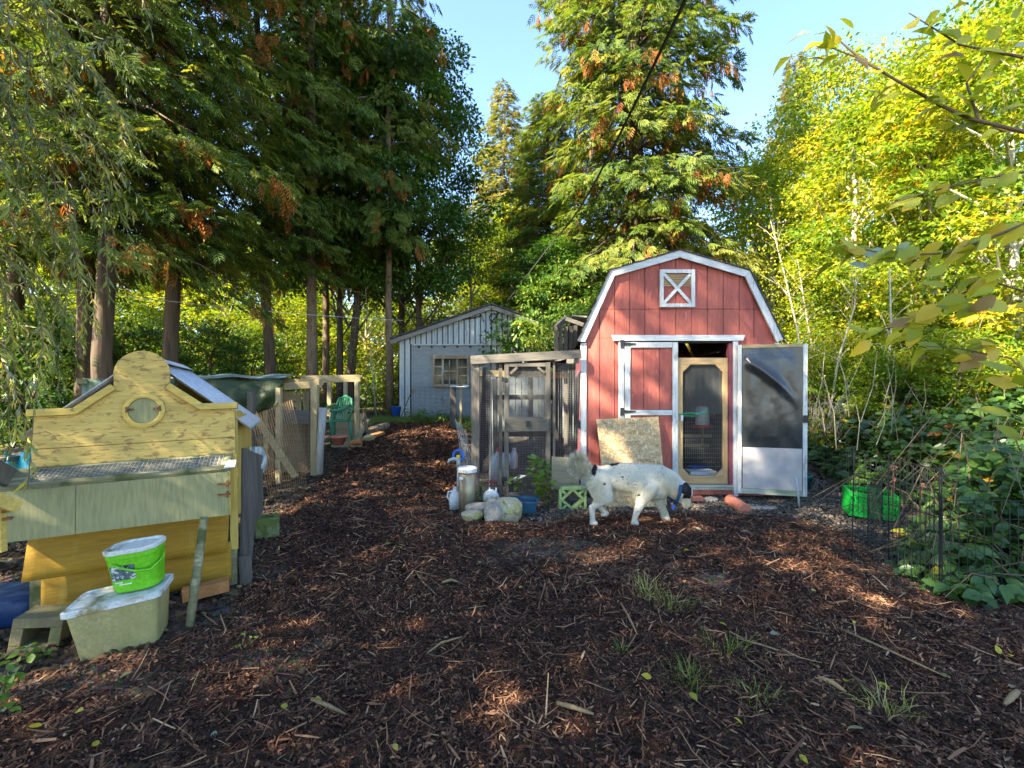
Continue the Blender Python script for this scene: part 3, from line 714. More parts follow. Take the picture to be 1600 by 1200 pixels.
# things kept in the shed, seen through the screen
mb = MB(); mb.lathe([(.10, 0), (.145, .16), (.15, .17), (.14, .17), (.095, .02)], (2.62, SY + .55, .125), 18)
tag(mb.build('water_basin', M['blue_pl'], None, smooth_=True), 'blue bucket behind the screen door at its lower right', 'bucket')
mb = MB(); mb.box((2.50, SY + .24, .215), (.34, .2, .16)); mb.box((2.50, SY + .24, .30), (.36, .22, .012))
tag(mb.build('storage_box', M['white_pl'], None, bevel=.02), 'low white plastic box standing just inside the screen door', 'box')
ft = thing('poultry_feeder', 'white feeder with red tray behind the right side of the screen door', 'feeder', (2.72, SY + .7, .12))
mb = MB(); mb.lathe([(.02, .42), (.02, .95)], (2.72, SY + .7, .1), 6); mb.build('stand', M['rust'], ft)
mb = MB(); mb.lathe([(.13, 0), (.15, .04), (.15, .05), (.11, .05)], (2.72, SY + .7, .82), 18); mb.build('tray', M['red_pl'], ft, smooth_=True)
mb = MB(); mb.lathe([(.10, 0), (.09, .24), (.05, .26)], (2.72, SY + .7, .87), 18); mb.build('jar', M['white_pl'], ft, smooth_=True)
for k, z in enumerate((.45, .62, .95)):
    mb = MB(); mb.bar((1.4, SY + 1.6, z), (3.2, SY + 1.6 - .1 * k, z), .05, .05)
    tag(mb.build('roost_bar', M['pale_wood_x'], None), ('lowest', 'middle', 'highest')[k] + ' perch bar in the dark behind the screen door', 'perch', 'perches inside the red shed')
tw = thing('twine', 'green twine tied across the screen door at waist height', 'twine', (2.15, SY - .02, sz(645)))
mb = MB(); mb.tube([(sx(1059), SY - .02, sz(647)), (sx(1075), SY - .03, sz(645)), (sx(1090), SY - .02, sz(646)), (sx(1103), SY - .03, sz(642))], .006, 5)
mb.tube([(sx(1059), SY - .02, sz(648)), (sx(1080), SY - .03, sz(650)), (sx(1102), SY - .03, sz(643))], .004, 5); mb.build('cord', M['string_green'], tw)
mb = MB(); mb.box((sx(1064), SY - .03, sz(653)), (.03, .01, .07)); mb.build('tag', M['white_pl'], tw)
# low mesh skirt under the door and bits on the ground there
mb = MB(); wire_grid(mb, (sx(1085), SY - .055, .015), (sx(1143) - sx(1085), 0, 0), (0, 0, .13), 14, 2, .002, .01)
tag(mb.build('mesh_skirt', M['rust_wire'], None), 'low strip of wire mesh under the red shed doorway', 'wire mesh')

def rock(c, r, seed, sq=(1, 1, .7)):
    g = random.Random(seed); bm = bmesh.new(); bmesh.ops.create_icosphere(bm, subdivisions=3, radius=1)
    pl = [Vector((g.gauss(0, 1), g.gauss(0, 1), g.gauss(0, 1))).normalized() for _ in range(13)]
    of = [g.uniform(.62, .95) for _ in pl]
    for v in bm.verts:
        n_ = v.co.normalized(); s_ = 1.0
        for p_, o_ in zip(pl, of):
            d_ = n_.dot(p_)
            if d_ > .05: s_ = min(s_, o_ / d_)
        s_ *= 1 + .06 * (float(fbm(n_.x * 4 + seed, n_.y * 4 + n_.z * 3)) - .5)
        v.co = n_ * s_
    for v in bm.verts: v.co = Vector((v.co.x * r * sq[0], v.co.y * r * sq[1], v.co.z * r * sq[2]))
    me = bpy.data.meshes.new('rock'); bm.to_mesh(me); bm.free()
    return me
def rock_thing(c, r, seed, m, label, sq=(1, 1, .7), rz=0, name='rock', group=None):
    me = rock(c, r, seed, sq); me.materials.append(M[m]); o = link_mesh(name, me); o.location = c; o.rotation_euler = (0, 0, rz)
    return tag(o, label, 'rock', group)
RG = 'rocks heaped in front of the wire run'
rock_thing(P(786, 802, 4.85), .245, 3, 'stone', 'largest lichened yellow rock of the heap before the wire run', (1, .8, .82), group=RG)
rock_thing(P(750, 795, 4.9), .135, 5, 'stone_pale', 'long pale grey rock on the left shoulder of the largest rock', (1.3, .9, .6), -.4, group=RG)
rock_thing(P(769, 801, 4.66), .125, 8, 'stone_pale', 'pinkish rock wedged in the middle of the heap', (.9, .8, .95), .5, group=RG)
rock_thing(P(739, 806, 4.75), .12, 12, 'stone', 'small flat brown rock at the left end of the heap', (1.2, .8, .55), .2, group=RG)
rock_thing(P(1109, 782, 5.62), .09, 15, 'stone_pale', 'white rounded rock under the red shed doorway', (1.2, .7, .7))
rock_thing(P(1186, 795, 5.35), .22, 18, 'stone_pale', 'broad flat grey stone slab beside the terracotta tile', (1.1, .8, .22), name='stone_slab')
rock_thing(P(1150, 785, 5.6), .1, 21, 'stone', 'low brown rock tucked under the open shed door', (1.2, .7, .5))
# terracotta pipe tile
mb = MB(); p, q = P(1141, 781, 5.45), P(1165, 797, 5.15)
mb.tube([p, q], [.062, .068], 18); mb.tube([p - (q - p) * .02, p], .07, 18)
tag(mb.build('clay_pipe', M['terracotta'], None, smooth_=False), 'red terracotta pipe lying on the ground below the open shed door', 'pipe')
mb = MB(); mb.box(P(1089, 779, 5.6), (.13, .09, .05)); tag(mb.build('brick', M['terracotta'], None, bevel=.004), 'single red brick under the dog side of the shed threshold', 'brick')
# leaning pole and teal bin right of the door
mb = MB(); mb.tube([P(1249, 793, 5.3), P(1247, 770, 5.3), P(1243, 745, 5.35)], .013, 8)
tag(mb.build('metal_pole', M['cap_grey'], None, smooth_=True), 'thin bent grey pole standing by the free edge of the open shed door', 'pole')
tb = thing('teal_bin', 'dark teal plastic bin standing behind the open shed door', 'bin', P(1248, 778, 6.3))
mb = MB(); mb.lathe([(.13, -.02), (.155, .30), (.17, .30), (.17, .33), (.15, .33), (.125, .02)], P(1248, 778, 6.3), 20); mb.build('bin_body', M['teal_pl'], tb, smooth_=True)
mb = MB(); mb.box(P(1217, 781, 6.1), (.42, .3, .05)); mb.build('bin_tray', M['teal_pl'], tb)
# OSB sheet leaning on the front
mb = MB(); a, b, c, d = P(948, 800, 5.32), P(1042, 790, 5.34), P(1029, 651, 5.70), P(932, 655, 5.70)
n_ = (b - a).cross(d - a).normalized() * -.012
q = [a, b, c, d]; mb.add(q + [v + n_ for v in q], [(0, 1, 2, 3), (7, 6, 5, 4), (0, 4, 5, 1), (1, 5, 6, 2), (2, 6, 7, 3), (3, 7, 4, 0)])
tag(mb.build('strand_board', M['osb'], None), 'rough strand board sheet leaning against the red shed behind the dog', 'board')

# ================================================================ WIRE RUN beside the shed
RY = 5.72
run = thing('wire_run', 'weathered timber and wire mesh poultry run against the red shed', 'poultry run', (.2, RY, .02))
def rp(px, py, y=RY): return Vector(((px - 800) / FPX * y, y, CH - (py - 600) / FPX * y))
RB = 8.6
def post(px, top, bot, wdt, y=RY, m='grey_wood', par=None, name='post', dp_=.07, bev=.003):
    mb = MB(); a = rp(px, bot, y); b = rp(px, top, y); mb.box((a + b) / 2, (wdt, dp_, (b - a).length)); return mb.build(name, M[m], par or run, bevel=bev)
post(743, 569, 783, .10); post(782, 569, 780, .045, dp_=.04)
post(865.5, 566, 782, .03, dp_=.04)
mb = MB(); mb.bar(rp(736, 563) - Vector((0, .045, 0)), rp(907, 553.5) - Vector((0, .045, 0)), .045, .105); mb.build('top_rail', M['grey_wood_x'], run, bevel=.003)
mb = MB(); mb.bar(rp(787, 781), rp(866, 781), .05, .05); mb.build('bottom_rail', M['grey_wood_x'], run)
xl, xr_ = PX(738, RY), sx(904)
for x_, zt in ((xl, sz(565)), ((xl + xr_) / 2, sz(562)), (xr_ - .03, sz(560))):
    mb = MB(); mb.bar((x_, RY, zt - .03), (x_, RB, zt + .12), .05, .08); mb.build('roof_beam', M['grey_wood_y'], run)
for x_ in (xl, .35, xr_ - .04):
    mb = MB(); mb.box((x_, RB, .95), (.08, .08, 1.6)); mb.build('post', M['grey_wood'], run)
mb = MB(); mb.box((xl, 7.1, .85), (.08, .08, 1.5)); mb.build('post', M['grey_wood'], run)
post(884, 600, 772, .05, 6.6)
mb = MB(); mb.bar((xl, 7.0, 1.62), (xr_, 7.0, 1.58), .05, .09); mb.build('cross_beam', M['pale_wood_x'], run)
mb = MB(); mb.bar((xl, RB, .5), (xr_, RB, .5), .05, .09); mb.bar((xl, RB, 1.2), (xr_, RB, 1.2), .05, .09); mb.build('back_rail', M['grey_wood_x'], run)
# door of the run
rd = thing('run_door', None, None); rd.parent = run
yy = RY - .03
def rbox(name, x0, y0, x1, y1, th=.035, m='grey_wood', off=0):
    a = rp(x0, y0, yy + off); b = rp(x1, y1, yy + off)
    mb = MB(); mb.box((a + b) / 2, (abs(b.x - a.x), th, abs(b.z - a.z))); return mb.build(name, M[m], rd, bevel=.003)
rbox('stile', 788, 567, 795, 775); rbox('stile', 853, 566, 860, 775)
rbox('rail', 795.3, 567, 852.7, 573, m='grey_wood_x'); rbox('rail', 795.3, 769, 852.7, 775, m='grey_wood_x')
rbox('mid_panel', 790, 651.5, 858, 674, th=.03, m='grey_wood_x', off=-.034)
for a, b in (((797, 584), (808, 574)), ((851, 583), (840, 574))):
    mb = MB(); mb.bar(rp(*a, yy), rp(*b, yy), .03, .045, up=(0, 1, 0)); mb.build('corner_brace', M['grey_wood_x'], rd)
rbox('handle', 822, 658, 828, 667, th=.03, m='black_metal', off=-.06)
for zz in (590, 745): rbox('hinge', 784, zz, 792, zz + 6, th=.012, m='black_metal', off=-.025)
mb = MB()
wire_grid(mb, rp(795, 651, yy + .02), (.46, 0, 0), (0, 0, rp(0, 573, yy).z - rp(0, 651, yy).z), 30, 40, .0018, .002)
wire_grid(mb, rp(795, 769, yy + .02), (.46, 0, 0), (0, 0, rp(0, 674, yy).z - rp(0, 769, yy).z), 24, 38, .0018, .002)
o = mb.build('door_mesh', M['wire'], rd); o['kind'] = 'stuff'
mb = MB()
ztp = rp(0, 568).z
wire_grid(mb, rp(749, 778, RY + .03), (rp(782, 0).x - rp(749, 0).x, 0, 0), (0, 0, ztp - .01), 14, 68, .0018, .004)
wire_grid(mb, rp(868, 778, RY + .03), (rp(905, 0).x - rp(868, 0).x, 0, 0), (0, 0, ztp - .01), 14, 68, .0018, .004)
wire_grid(mb, (xl, RY, .03), (0, RB - RY, 0), (0, 0, ztp), 60, 44, .0012, .002)
wire_grid(mb, (xl, RB, .2), (xr_ - xl, 0, 0), (0, 0, ztp), 36, 36, .0012, .002)
o = mb.build('wire_mesh', M['wire'], run); o['kind'] = 'stuff'
# sagging shade cloth over the roof and down the left side
def sheet(name, m, fn, nu, nv, par=None, **kw):
    V = [fn(i / nu, j / nv) for j in range(nv + 1) for i in range(nu + 1)]
    F = [(j * (nu + 1) + i, j * (nu + 1) + i + 1, (j + 1) * (nu + 1) + i + 1, (j + 1) * (nu + 1) + i) for j in range(nv) for i in range(nu)]
    mb = MB(); mb.add(V, F); o = mb.build(name, M[m], par, smooth_=True, **kw)
    s_ = o.modifiers.new('thickness', 'SOLIDIFY'); s_.thickness = .003
    return o
sheet('shade_cloth', 'shade', lambda u, v: (xl + .25 + u * (xr_ - xl - .25), 6.6 + v * 1.9, 1.80 - .14 * math.sin(math.pi * u) * math.sin(math.pi * v) - .25 * (1 - u) * v * .3 + .02 * math.sin(u * 14 + v * 5)), 20, 16, run)
sheet('shade_cloth', 'shade', lambda u, v: (xl + .06 + .03 * math.sin(u * 11) + .05 * v, 6.0 + u * 2.5, .25 + v * 1.42 + .02 * math.sin(u * 8)), 20, 8, run)
for k in range(3):
    p = rp(765 + 6 * k, 775, RY + .25 + .2 * k); q = rp(768 + k, 590 + 10 * k, RY + .18 + .1 * k)
    mb = MB(); mb.tube([p, q], .009 if k else .012, 6)
    tag(mb.build('garden_stake', M['cap_grey'] if k < 2 else M['grey_wood'], None), ('pale thin stake standing inside the left front corner of the wire run', 'second thin stake leaning inside the wire run, behind the first', 'wooden stake farthest back among those leaning in the wire run')[k], 'stake')
# pale board fence behind the run
bf = thing('board_fence', 'low fence of whitish weathered upright boards behind the wire run', 'fence', (.4, 9.5, .3))
x_ = -.45; k = 0
while x_ < 1.35:
    w_ = R.uniform(.09, .14); h_ = R.uniform(1.3, 1.5)
    mb = MB(); mb.box((x_ + w_ / 2, 9.5, .25 + h_ / 2), (w_, .02, h_)); mb.build('board', M['shed_white' if R.random() < .75 else 'grey_wood'], bf); x_ += w_ + .015
for z in (.7, 1.4):
    mb = MB(); mb.bar((-.5, 9.53, z), (1.4, 9.53, z), .04, .08); mb.build('rail', M['grey_wood_x'], bf)
# grey lean-to behind, between the run and the shed
lt = thing('lean_to', 'small silvered timber lean-to with a sloping top behind the left corner of the red shed', 'lean-to', (1.15, 8.9, .35))
for px in (869, 876, 884, 892, 899):
    mb = MB(); a = P(px, 560, 8.4 + (px - 869) * .012); h_ = P(px, 512 - (px - 869) * .25, 8.4)
    mb.box(((a.x), a.y, (h_.z + .3) / 2), (.07, .03, h_.z - .3)); mb.build('board', M['grey_wood'], lt)
mb = MB(); mb.bar(P(868, 512, 8.3), P(886, 497, 8.9), .06, .10); mb.build('rafter', M['grey_wood_x'], lt)
mb = MB(); mb.bar(P(884, 498, 8.35), P(912, 508, 8.35), .05, .07); mb.build('rafter', M['grey_wood_x'], lt)
mb = MB(); mb.box((1.95, 9.9, 2.40), (1.6, 2.4, .03), Matrix.Rotation(math.radians(-14), 3, 'X') @ Matrix.Rotation(math.radians(6), 3, 'Y')); mb.build('roof_sheet', M['grey_wood_y'], lt)

# ================================================================ THINGS ROUND THE RUN
pc = thing('steel_pipe_bin', 'rusty standing metal pipe with a white cap beside the wire run corner', 'pipe', (PX(730, 5.15), 5.15, 0))
c = Vector((PX(730, 5.15), 5.15, 0))
mb = MB(); mb.lathe([(.094, .0), (.094, .475)], c, 26); mb.build('pipe_body', M['steel_pipe'], pc, smooth_=True)
mb = MB(); mb.lathe([(.104, .455), (.112, .46), (.112, .50), (.095, .512), (.02, .515)], c, 26); mb.build('cap', M['white_trim'], pc, smooth_=False)
mb = MB(); mb.box(c + Vector((-.06, -.093, .40)), (.05, .006, .035)); mb.build('sticker', M['white_pl'], pc)
hy_ = thing('yard_hydrant', 'blue-headed yard water tap on a grey riser left of the standing pipe', 'tap', (PX(716, 5.35), 5.35, 0))
c = Vector((PX(716, 5.35), 5.35, 0))
mb = MB(); mb.tube([c, c + Vector((0, 0, .52))], .016, 10); mb.build('riser', M['cap_grey'], hy_, smooth_=True)
mb = MB(); mb.tube([c + Vector((0, 0, .48)), c + Vector((0, 0, .56)), c + Vector((-.05, -.01, .575)), c + Vector((-.10, -.02, .56)), c + Vector((-.115, -.02, .525))], [.030, .028, .022, .019, .018], 10); mb.build('spout', M['cap_grey'], hy_, smooth_=True)
mb = MB(); pts = [c + Vector((.045 * math.sin(a) * 1.3, 0, .60 + .07 * math.cos(a))) for a in np.linspace(-2.5, 2.5, 14)]
mb.tube(pts, .017, 8); mb.build('handle', M['blue_pl'], hy_, smooth_=True)
mb = MB(); mb.box(c + Vector((0, -.012, .60)), (.035, .02, .035)); mb.build('knob', M['yellow_pl'], hy_)
def jug(loc, s, rz, label, m='white_pl', name='plastic_jug', tilt=0):
    t = thing(name, label, 'jug', loc, rz)
    mb = MB(); n = 12
    prof = [(.0, .085, .055), (.16, .09, .058), (.22, .075, .05), (.27, .03, .03), (.29, .028, .028)]
    vs = []; fs = []
    for z, a, b in prof:
        for k in range(16):
            an = 2 * math.pi * k / 16; ca, sa = math.cos(an), math.sin(an)
            e = .6
            vs.append((math.copysign(abs(ca) ** e, ca) * a * s, math.copysign(abs(sa) ** e, sa) * b * s, z * s))
    for i in range(len(prof) - 1):
        for k in range(16): fs.append((i * 16 + k, i * 16 + (k + 1) % 16, (i + 1) * 16 + (k + 1) % 16, (i + 1) * 16 + k))
    fs.append(tuple(range(15, -1, -1))); fs.append(tuple(range(64, 80)))
    mb.add(vs, fs); mb.build('jug_body', M[m], t, world=False, smooth_=True)
    mb = MB(); mb.tube([(.03 * s, 0, .26 * s), (.10 * s, 0, .25 * s), (.115 * s, 0, .18 * s), (.085 * s, 0, .12 * s)], .012 * s, 8); mb.build('handle', M[m], t, world=False, smooth_=True)
    mb = MB(); mb.lathe([(.034 * s, 0), (.034 * s, .03 * s)], (0, 0, .285 * s), 12); mb.build('cap', M['red_pl'] if name == 'feed_jug' else M[m], t, world=False)
    t.rotation_euler = (tilt, 0, rz)
    return t
jug((PX(711, 5.2), 5.22, .02), .8, 3.5, 'small white jug on the ground left of the standing pipe')
jug((PX(779, 6.1), 6.0, .19), 1.35, .3, 'tall white jug on the log inside the wire run, left of the run door', name='feed_jug', tilt=.1)
jug((PX(803, 6.5), 6.5, .25), .9, 1.3, 'small white jug inside the wire run behind its door')
wt = thing('float_valve', 'round white plastic waterer with two upright tubes behind the rock heap', 'waterer', P(767, 782, 5.2))
mb = MB(); mm_ = Matrix.Rotation(math.radians(90), 3, 'X'); mb.lathe([(.04, -.06), (.085, -.045), (.095, 0), (.085, .05), (.05, .06)], P(767, 777, 5.2), 18, mm_); mb.build('shell', M['lid_pl'], wt, smooth_=True)
for dx in (-.015, .06):
    mb = MB(); mb.tube([P(767, 774, 5.2) + Vector((dx, 0, 0)), P(767, 762, 5.2) + Vector((dx, 0, 0))], .009, 7); mb.build('tube', M['white_pl'], wt)
mb = MB(); mb.bar(P(754, 766, 6.0), P(793, 770, 5.95), .14, .16); tag(mb.build('log_chunk', M['log_wood'], None, bevel=.02), 'short square timber block lying inside the wire run', 'timber')
mb = MB(); mb.lathe([(.0, 0), (.05, .0), (.058, .015), (.05, .017), (.0, .01)], P(769, 754, 5.85) + Vector((0, 0, .0)), 18, cap=False); tag(mb.build('feeder_dish', M['red_pl'], None), 'red dish under the tall white jug in the wire run', 'dish')
mb = MB(); a = P(800, 751, 6.2); b = P(818, 743, 6.4); mb.bar(a, b, .10, .012); tag(mb.build('white_plate', M['white_pl'], None), 'slanting white plate on the ground inside the wire run door', 'plate')
# tray
def open_tray(name, loc, L, W, H, rz, m, label, cat, th=.012, flare=.85):
    t = thing(name, label, cat, loc, rz); mb = MB()
    l, w_ = L / 2, W / 2; lf, wf = l * flare, w_ * flare
    o_ = [(-lf, -wf, 0), (lf, -wf, 0), (lf, wf, 0), (-lf, wf, 0), (-l, -w_, H), (l, -w_, H), (l, w_, H), (-l, w_, H)]
    i_ = [(x * (1 - th / l), y * (1 - th / w_), z if z else th) for x, y, z in o_]
    mb.add(o_ + i_, [(3, 2, 1, 0), (0, 1, 5, 4), (1, 2, 6, 5), (2, 3, 7, 6), (3, 0, 4, 7), (8, 9, 10, 11), (12, 13, 9, 8), (13, 14, 10, 9), (14, 15, 11, 10), (15, 12, 8, 11),
                     (4, 5, 13, 12), (5, 6, 14, 13), (6, 7, 15, 14), (7, 4, 12, 15)])
    mb.build('tray_body', M[m], t, world=False, bevel=.006)
    mb = MB()
    for a, b in (((-l, -w_), (l, -w_)), ((l, -w_), (l, w_)), ((l, w_), (-l, w_)), ((-l, w_), (-l, -w_))):
        mb.bar((a[0], a[1], H + .004), (b[0], b[1], H + .004), .025, .012)
    mb.build('rim', M[m], t, world=False)
    return t
open_tray('plastic_tray', (PX(817, 5.1), 5.15, .02), .34, .26, .12, -.12, 'tray_blue', 'blue rectangular litter tray behind the largest yellow rock', 'tray')
sheet('paper_scrap', 'white_pl', lambda u, v: (PX(829, 4.85) + u * .14 - .03 * v, 4.78 + v * .1, float(surf(PX(829, 4.85), 4.8)) + .02 + .015 * math.sin(u * 5 + v * 2)), 6, 4)
tag(bpy.context.scene.objects['paper_scrap'], 'crumpled pale blue scrap lying in front of the blue tray', 'scrap'); 
bpy.context.scene.objects['paper_scrap'].data.materials[0] = M['tarp_blue']
# plywood offcuts
mb = MB(); q = [P(861, 764, 5.55), P(905, 765, 5.55), P(904, 716, 5.66), P(862, 713, 5.66)]; n_ = Vector((0, -.014, 0))
mb.add(q + [v + n_ for v in q], [(3, 2, 1, 0), (4, 5, 6, 7), (0, 1, 5, 4), (1, 2, 6, 5), (2, 3, 7, 6), (3, 0, 4, 7)])
tag(mb.build('plywood_offcut', M['plywood'], None), 'mossy plywood offcut leaning by the shed corner behind the green block', 'board')
mb = MB(); mb.box(P(886, 781, 5.6), (.42, .03, .24)); tag(mb.build('kick_board', M['brown_ply'], None), 'dark low board standing under the mossy plywood offcut', 'board')
# breeze block with diamond pattern
bb = thing('breeze_block', 'pale green openwork breeze block with a diamond pattern beside the dog', 'block', P(894, 797, 5.3), .05)
s_ = .29; t_ = .03; h_ = .26
def bbar(a, b, nm='rib'):
    mb = MB(); mb.bar((a[0], 0, a[1]), (b[0], 0, b[1]), t_, .10, up=(0, 1, 0)); return mb.build(nm, M['lime_block'], bb, world=False, bevel=.003)
for a, b in (((-s_ / 2, 0), (-s_ / 2, h_)), ((s_ / 2, 0), (s_ / 2, h_)), ((-s_ / 2, h_), (s_ / 2, h_)), ((-s_ / 2, .015), (s_ / 2, .015))): bbar(a, b, 'side')
for a, b in (((-.13, .13), (0, .25)), ((0, .25), (.13, .13)), ((.13, .13), (0, .02)), ((0, .02), (-.13, .13))): bbar(a, b)
for a, b in (((-.07, .19), (-.14, .25)), ((.07, .19), (.14, .25)), ((-.07, .08), (-.12, .02)), ((.07, .08), (.12, .02))): bbar(a, b)
mb = MB(); mb.bar(P(889, 783, 5.6), P(930, 787, 5.45), .12, .10); tag(mb.build('dark_block', M['grey_wood_x'], None, bevel=.01), 'dark timber block on the ground behind the dog hind legs', 'timber')
# loose roll of chicken wire left of the run post
mb = MB()
for k in range(26):
    a = k / 26
    p = P(711 + 18 * a, 655 + 20 * a, 5.9 + .5 * a); q = P(735 + 12 * a, 775, 5.75 + .4 * a)
    mb.tube([p, p.lerp(q, .5) + Vector((.05 * math.sin(k), 0, -.04)), q], .0018, 3, False)
for k in range(30):
    t = k / 30; a = P(711, 655, 5.9).lerp(P(735, 775, 5.75), t); b = P(732, 672, 6.4).lerp(P(747, 775, 6.15), t)
    mb.tube([a, a.lerp(b, .5) + Vector((.03, -.05, .02 * math.sin(k * 2))), b], .0018, 3, False)
tag(mb.build('wire_roll', M['wire'], None), 'loose curl of chicken wire leaning on the left post of the wire run', 'wire mesh')
# post with white cloth in front of the grey shed
t = thing('cloth_post', 'short grey post topped with a white cloth in front of the grey shed', 'post', (PX(712, 10.2), 10.2, .45))
mb = MB(); a, b = P(708, 668, 10.2), P(708, 604, 10.2); mb.box((a + b) / 2, (.13, .08, b.z - a.z)); mb.build('post', M['grey_wood'], t)
mb = MB(); a, b = P(720, 664, 10.2), P(720, 604, 10.2); mb.box((a + b) / 2, (.05, .05, b.z - a.z)); mb.build('post', M['pale_wood'], t)
sheet('cloth', 'cloth_white', lambda u, v: (PX(704, 10.2) + u * .42, 10.1 + v * .16, P(0, 604, 10.2).z + .03 * math.sin(u * 9) * v + .02 - .06 * abs(v - .5)), 10, 4, t)

# green crate
cr = thing('milk_crate', 'bright green openwork plastic crate on the ground before the brambles', 'crate', (PX(1357, 4.95), 4.95, .04), -.42)
cw, cd, ch = .41, .30, .25
def crate_side(a, b):
    a = Vector(a); b = Vector(b); d = (b - a); mb = MB()
    mb.bar(a + Vector((0, 0, .02)), b + Vector((0, 0, .02)), .012, .05); mb.bar(a + Vector((0, 0, ch - .02)), b + Vector((0, 0, ch - .02)), .02, .045)
    mb.bar(a + Vector((0, 0, ch * .55)), b + Vector((0, 0, ch * .55)), .01, .02)
    n = 9
    for k in range(n + 1):
        p = a + d * k / n; mb.bar(p + Vector((0, 0, .03)), p + Vector((0, 0, ch - .03)), .012, .012)
        if k < n:
            q = a + d * (k + 1) / n; mb.bar(p + Vector((0, 0, .05)), q + Vector((0, 0, ch * .52)), .007, .008); mb.bar(q + Vector((0, 0, .05)), p + Vector((0, 0, ch * .52)), .007, .008)
            mb.bar(p + Vector((0, 0, ch * .57)), q + Vector((0, 0, ch - .04)), .007, .008)
    mb.build('side', M['crate_green'], cr, world=False)
x_, y_ = cw / 2, cd / 2
crate_side((-x_, -y_, 0), (x_, -y_, 0)); crate_side((x_, -y_, 0), (x_, y_, 0)); crate_side((x_, y_, 0), (-x_, y_, 0)); crate_side((-x_, y_, 0), (-x_, -y_, 0))
mb = MB()
for k in range(10): mb.box((-x_ + (k + .5) * cw / 10, 0, .01), (.018, cd, .008))
for k in range(7): mb.box((0, -y_ + (k + .5) * cd / 7, .016), (cw, .014, .006))
mb.build('crate_floor', M['crate_green'], cr, world=False)
cr.rotation_euler = (.05, .04, -.42)

# black wire fence panels at right
def wf(a, b, h, n, label, lift=.02, nh=5, lean=0):
    a = Vector(a); b = Vector(b); t = thing('fence_panel', label, 'fence', a, group='black wire fence panels')
    mb = MB(); up = Vector((lean, lean * .4, h)); wire_grid(mb, a + Vector((0, 0, lift)), b - a, up, n, nh, .0026 if a.y < 4 else .0017)
    o = mb.build('wire_grid', M['black_wire'], t); o['kind'] = 'stuff'
    for q in (a, b):
        mb = MB(); mb.tube([q, q + up + Vector((0, 0, .05))], .005, 6); mb.build('upright', M['black_wire'], t)
    return t
f0, f1, f2, f3 = (2.55, 3.08, .02), (2.72, 3.35, .02), (3.03, 3.66, .02), (4.3, 3.52, .05)
wf((2.93, 3.12, .02), f2, .82, 12, 'tall folded black wire panel nearest the green crate')
wf((2.93, 3.12, .02), (2.80, 3.75, .02), .82, 14, 'black wire panel folded back behind the nearest upright of the corner', lean=.03)
wf((2.93, 3.10, .02), (4.3, 2.98, .03), .62, 26, 'long low black wire panel in front of the brambles at the right edge')
wf((3.05, 3.9, .02), (3.62, 4.45, .03), .50, 16, 'black wire panel before the right end of the green crate')
wf((4.3, 5.2, .02), (4.55, 6.6, .05), .58, 26, 'black wire panel running back beside the path behind the green crate')
wf((4.55, 6.6, .05), (4.75, 8.6, .2), .60, 22, 'farthest black wire panel in the shade right of the red shed')

# ================================================================ YELLOW COOP
coop = thing('chicken_coop', 'peeling yellow hen house with a curved Dutch gable front and tin roof', 'chicken coop', (-1.977, 3.27, 0))
coop.rotation_euler = (Matrix.Rotation(.446, 3, 'Z') @ Matrix.Rotation(-.111, 3, 'X') @ Matrix.Rotation(-.022, 3, 'Y')).to_euler()
CW = 1.106
def cbuild(mb, name, m, parent=None, **kw): return mb.build(name, M[m], parent or coop, world=False, **kw)
def cpoly(name, m, poly, y0, y1, parent=None, bevel=0):
    mb = MB(); mb.prism(poly, y0, y1); return cbuild(mb, name, m, parent, bevel=bevel)
uc = -.55; hs, hb, ha = 1.285, .95, 1.706
hj = hb + .115
cpoly('lower_board', 'peel', [(-CW, hb), (0, hb), (0, hj - .002), (-CW, hj - .002)], 0, .02)
gab = [(-CW, hj + .002), (0, hj + .002), (0, hs), (-.20, hs), (-.395, hs + .155), (-.395, hs + .19)]
arc = []
for k in range(15):
    a = math.radians(-12 + 204 * k / 14); arc.append((uc + .158 * math.cos(a), ha - .16 + .16 * math.sin(a)))
left = [(-.705, hs + .19), (-.705, hs + .155), (-.90, hs), (-CW, hs)]
mb = MB(); pl = gab + arc + left
n = len(pl); mb.add([(x, 0, z) for x, z in pl] + [(x, .02, z) for x, z in pl], [tuple(range(n)), tuple(range(2 * n - 1, n - 1, -1))] + [(i, i + n, (i + 1) % n + n, (i + 1) % n) for i in range(n)])
o = cbuild(mb, 'gable_board', 'peel')
# trim along the shoulders
for nm, p, q in (('trim', (-CW - .02, hs + .012), (-.895, hs + .012)), ('trim', (-.905, hs + .005), (-.70, hs + .168)), ('trim', (-.40, hs + .168), (-.195, hs + .005)), ('trim', (-.205, hs + .012), (.02, hs + .012))):
    mb = MB(); mb.bar((p[0], .0, p[1]), (q[0], .0, q[1]), .075, .045, up=(0, 1, 0)) if False else mb.bar((p[0], .0, p[1]), (q[0], .0, q[1]), .045, .075, up=(0, 1, 0)); cbuild(mb, nm, 'yellow', bevel=.003)
# round hatch
hx_, hz_ = uc + .015, 1.285
rm = Matrix.Rotation(math.radians(90), 3, 'X')
ht_ = thing('hatch', None, None); ht_.parent = coop
mb = MB(); mb.lathe([(.118, .0), (.118, .022), (.100, .026), (.088, .024), (.088, .0)], (hx_, -.001, hz_), 36, rm, cap=False); mb.build('ring', M['yellow'], ht_, world=False)
mb = MB(); mb.lathe([(.0005, .012), (.086, .012), (.086, .002)], (hx_, -.001, hz_), 32, rm, cap=False); mb.build('disc', M['sage'], ht_, world=False)
for s_ in (-1, 1):
    mb = MB(); mb.box((hx_ + s_ * .075, -.02, hz_ + .01), (.04, .008, .016)); mb.box((hx_ + s_ * .092, -.026, hz_ + .01), (.012, .012, .04)); mb.build('hinge', M['rust'], ht_, world=False)
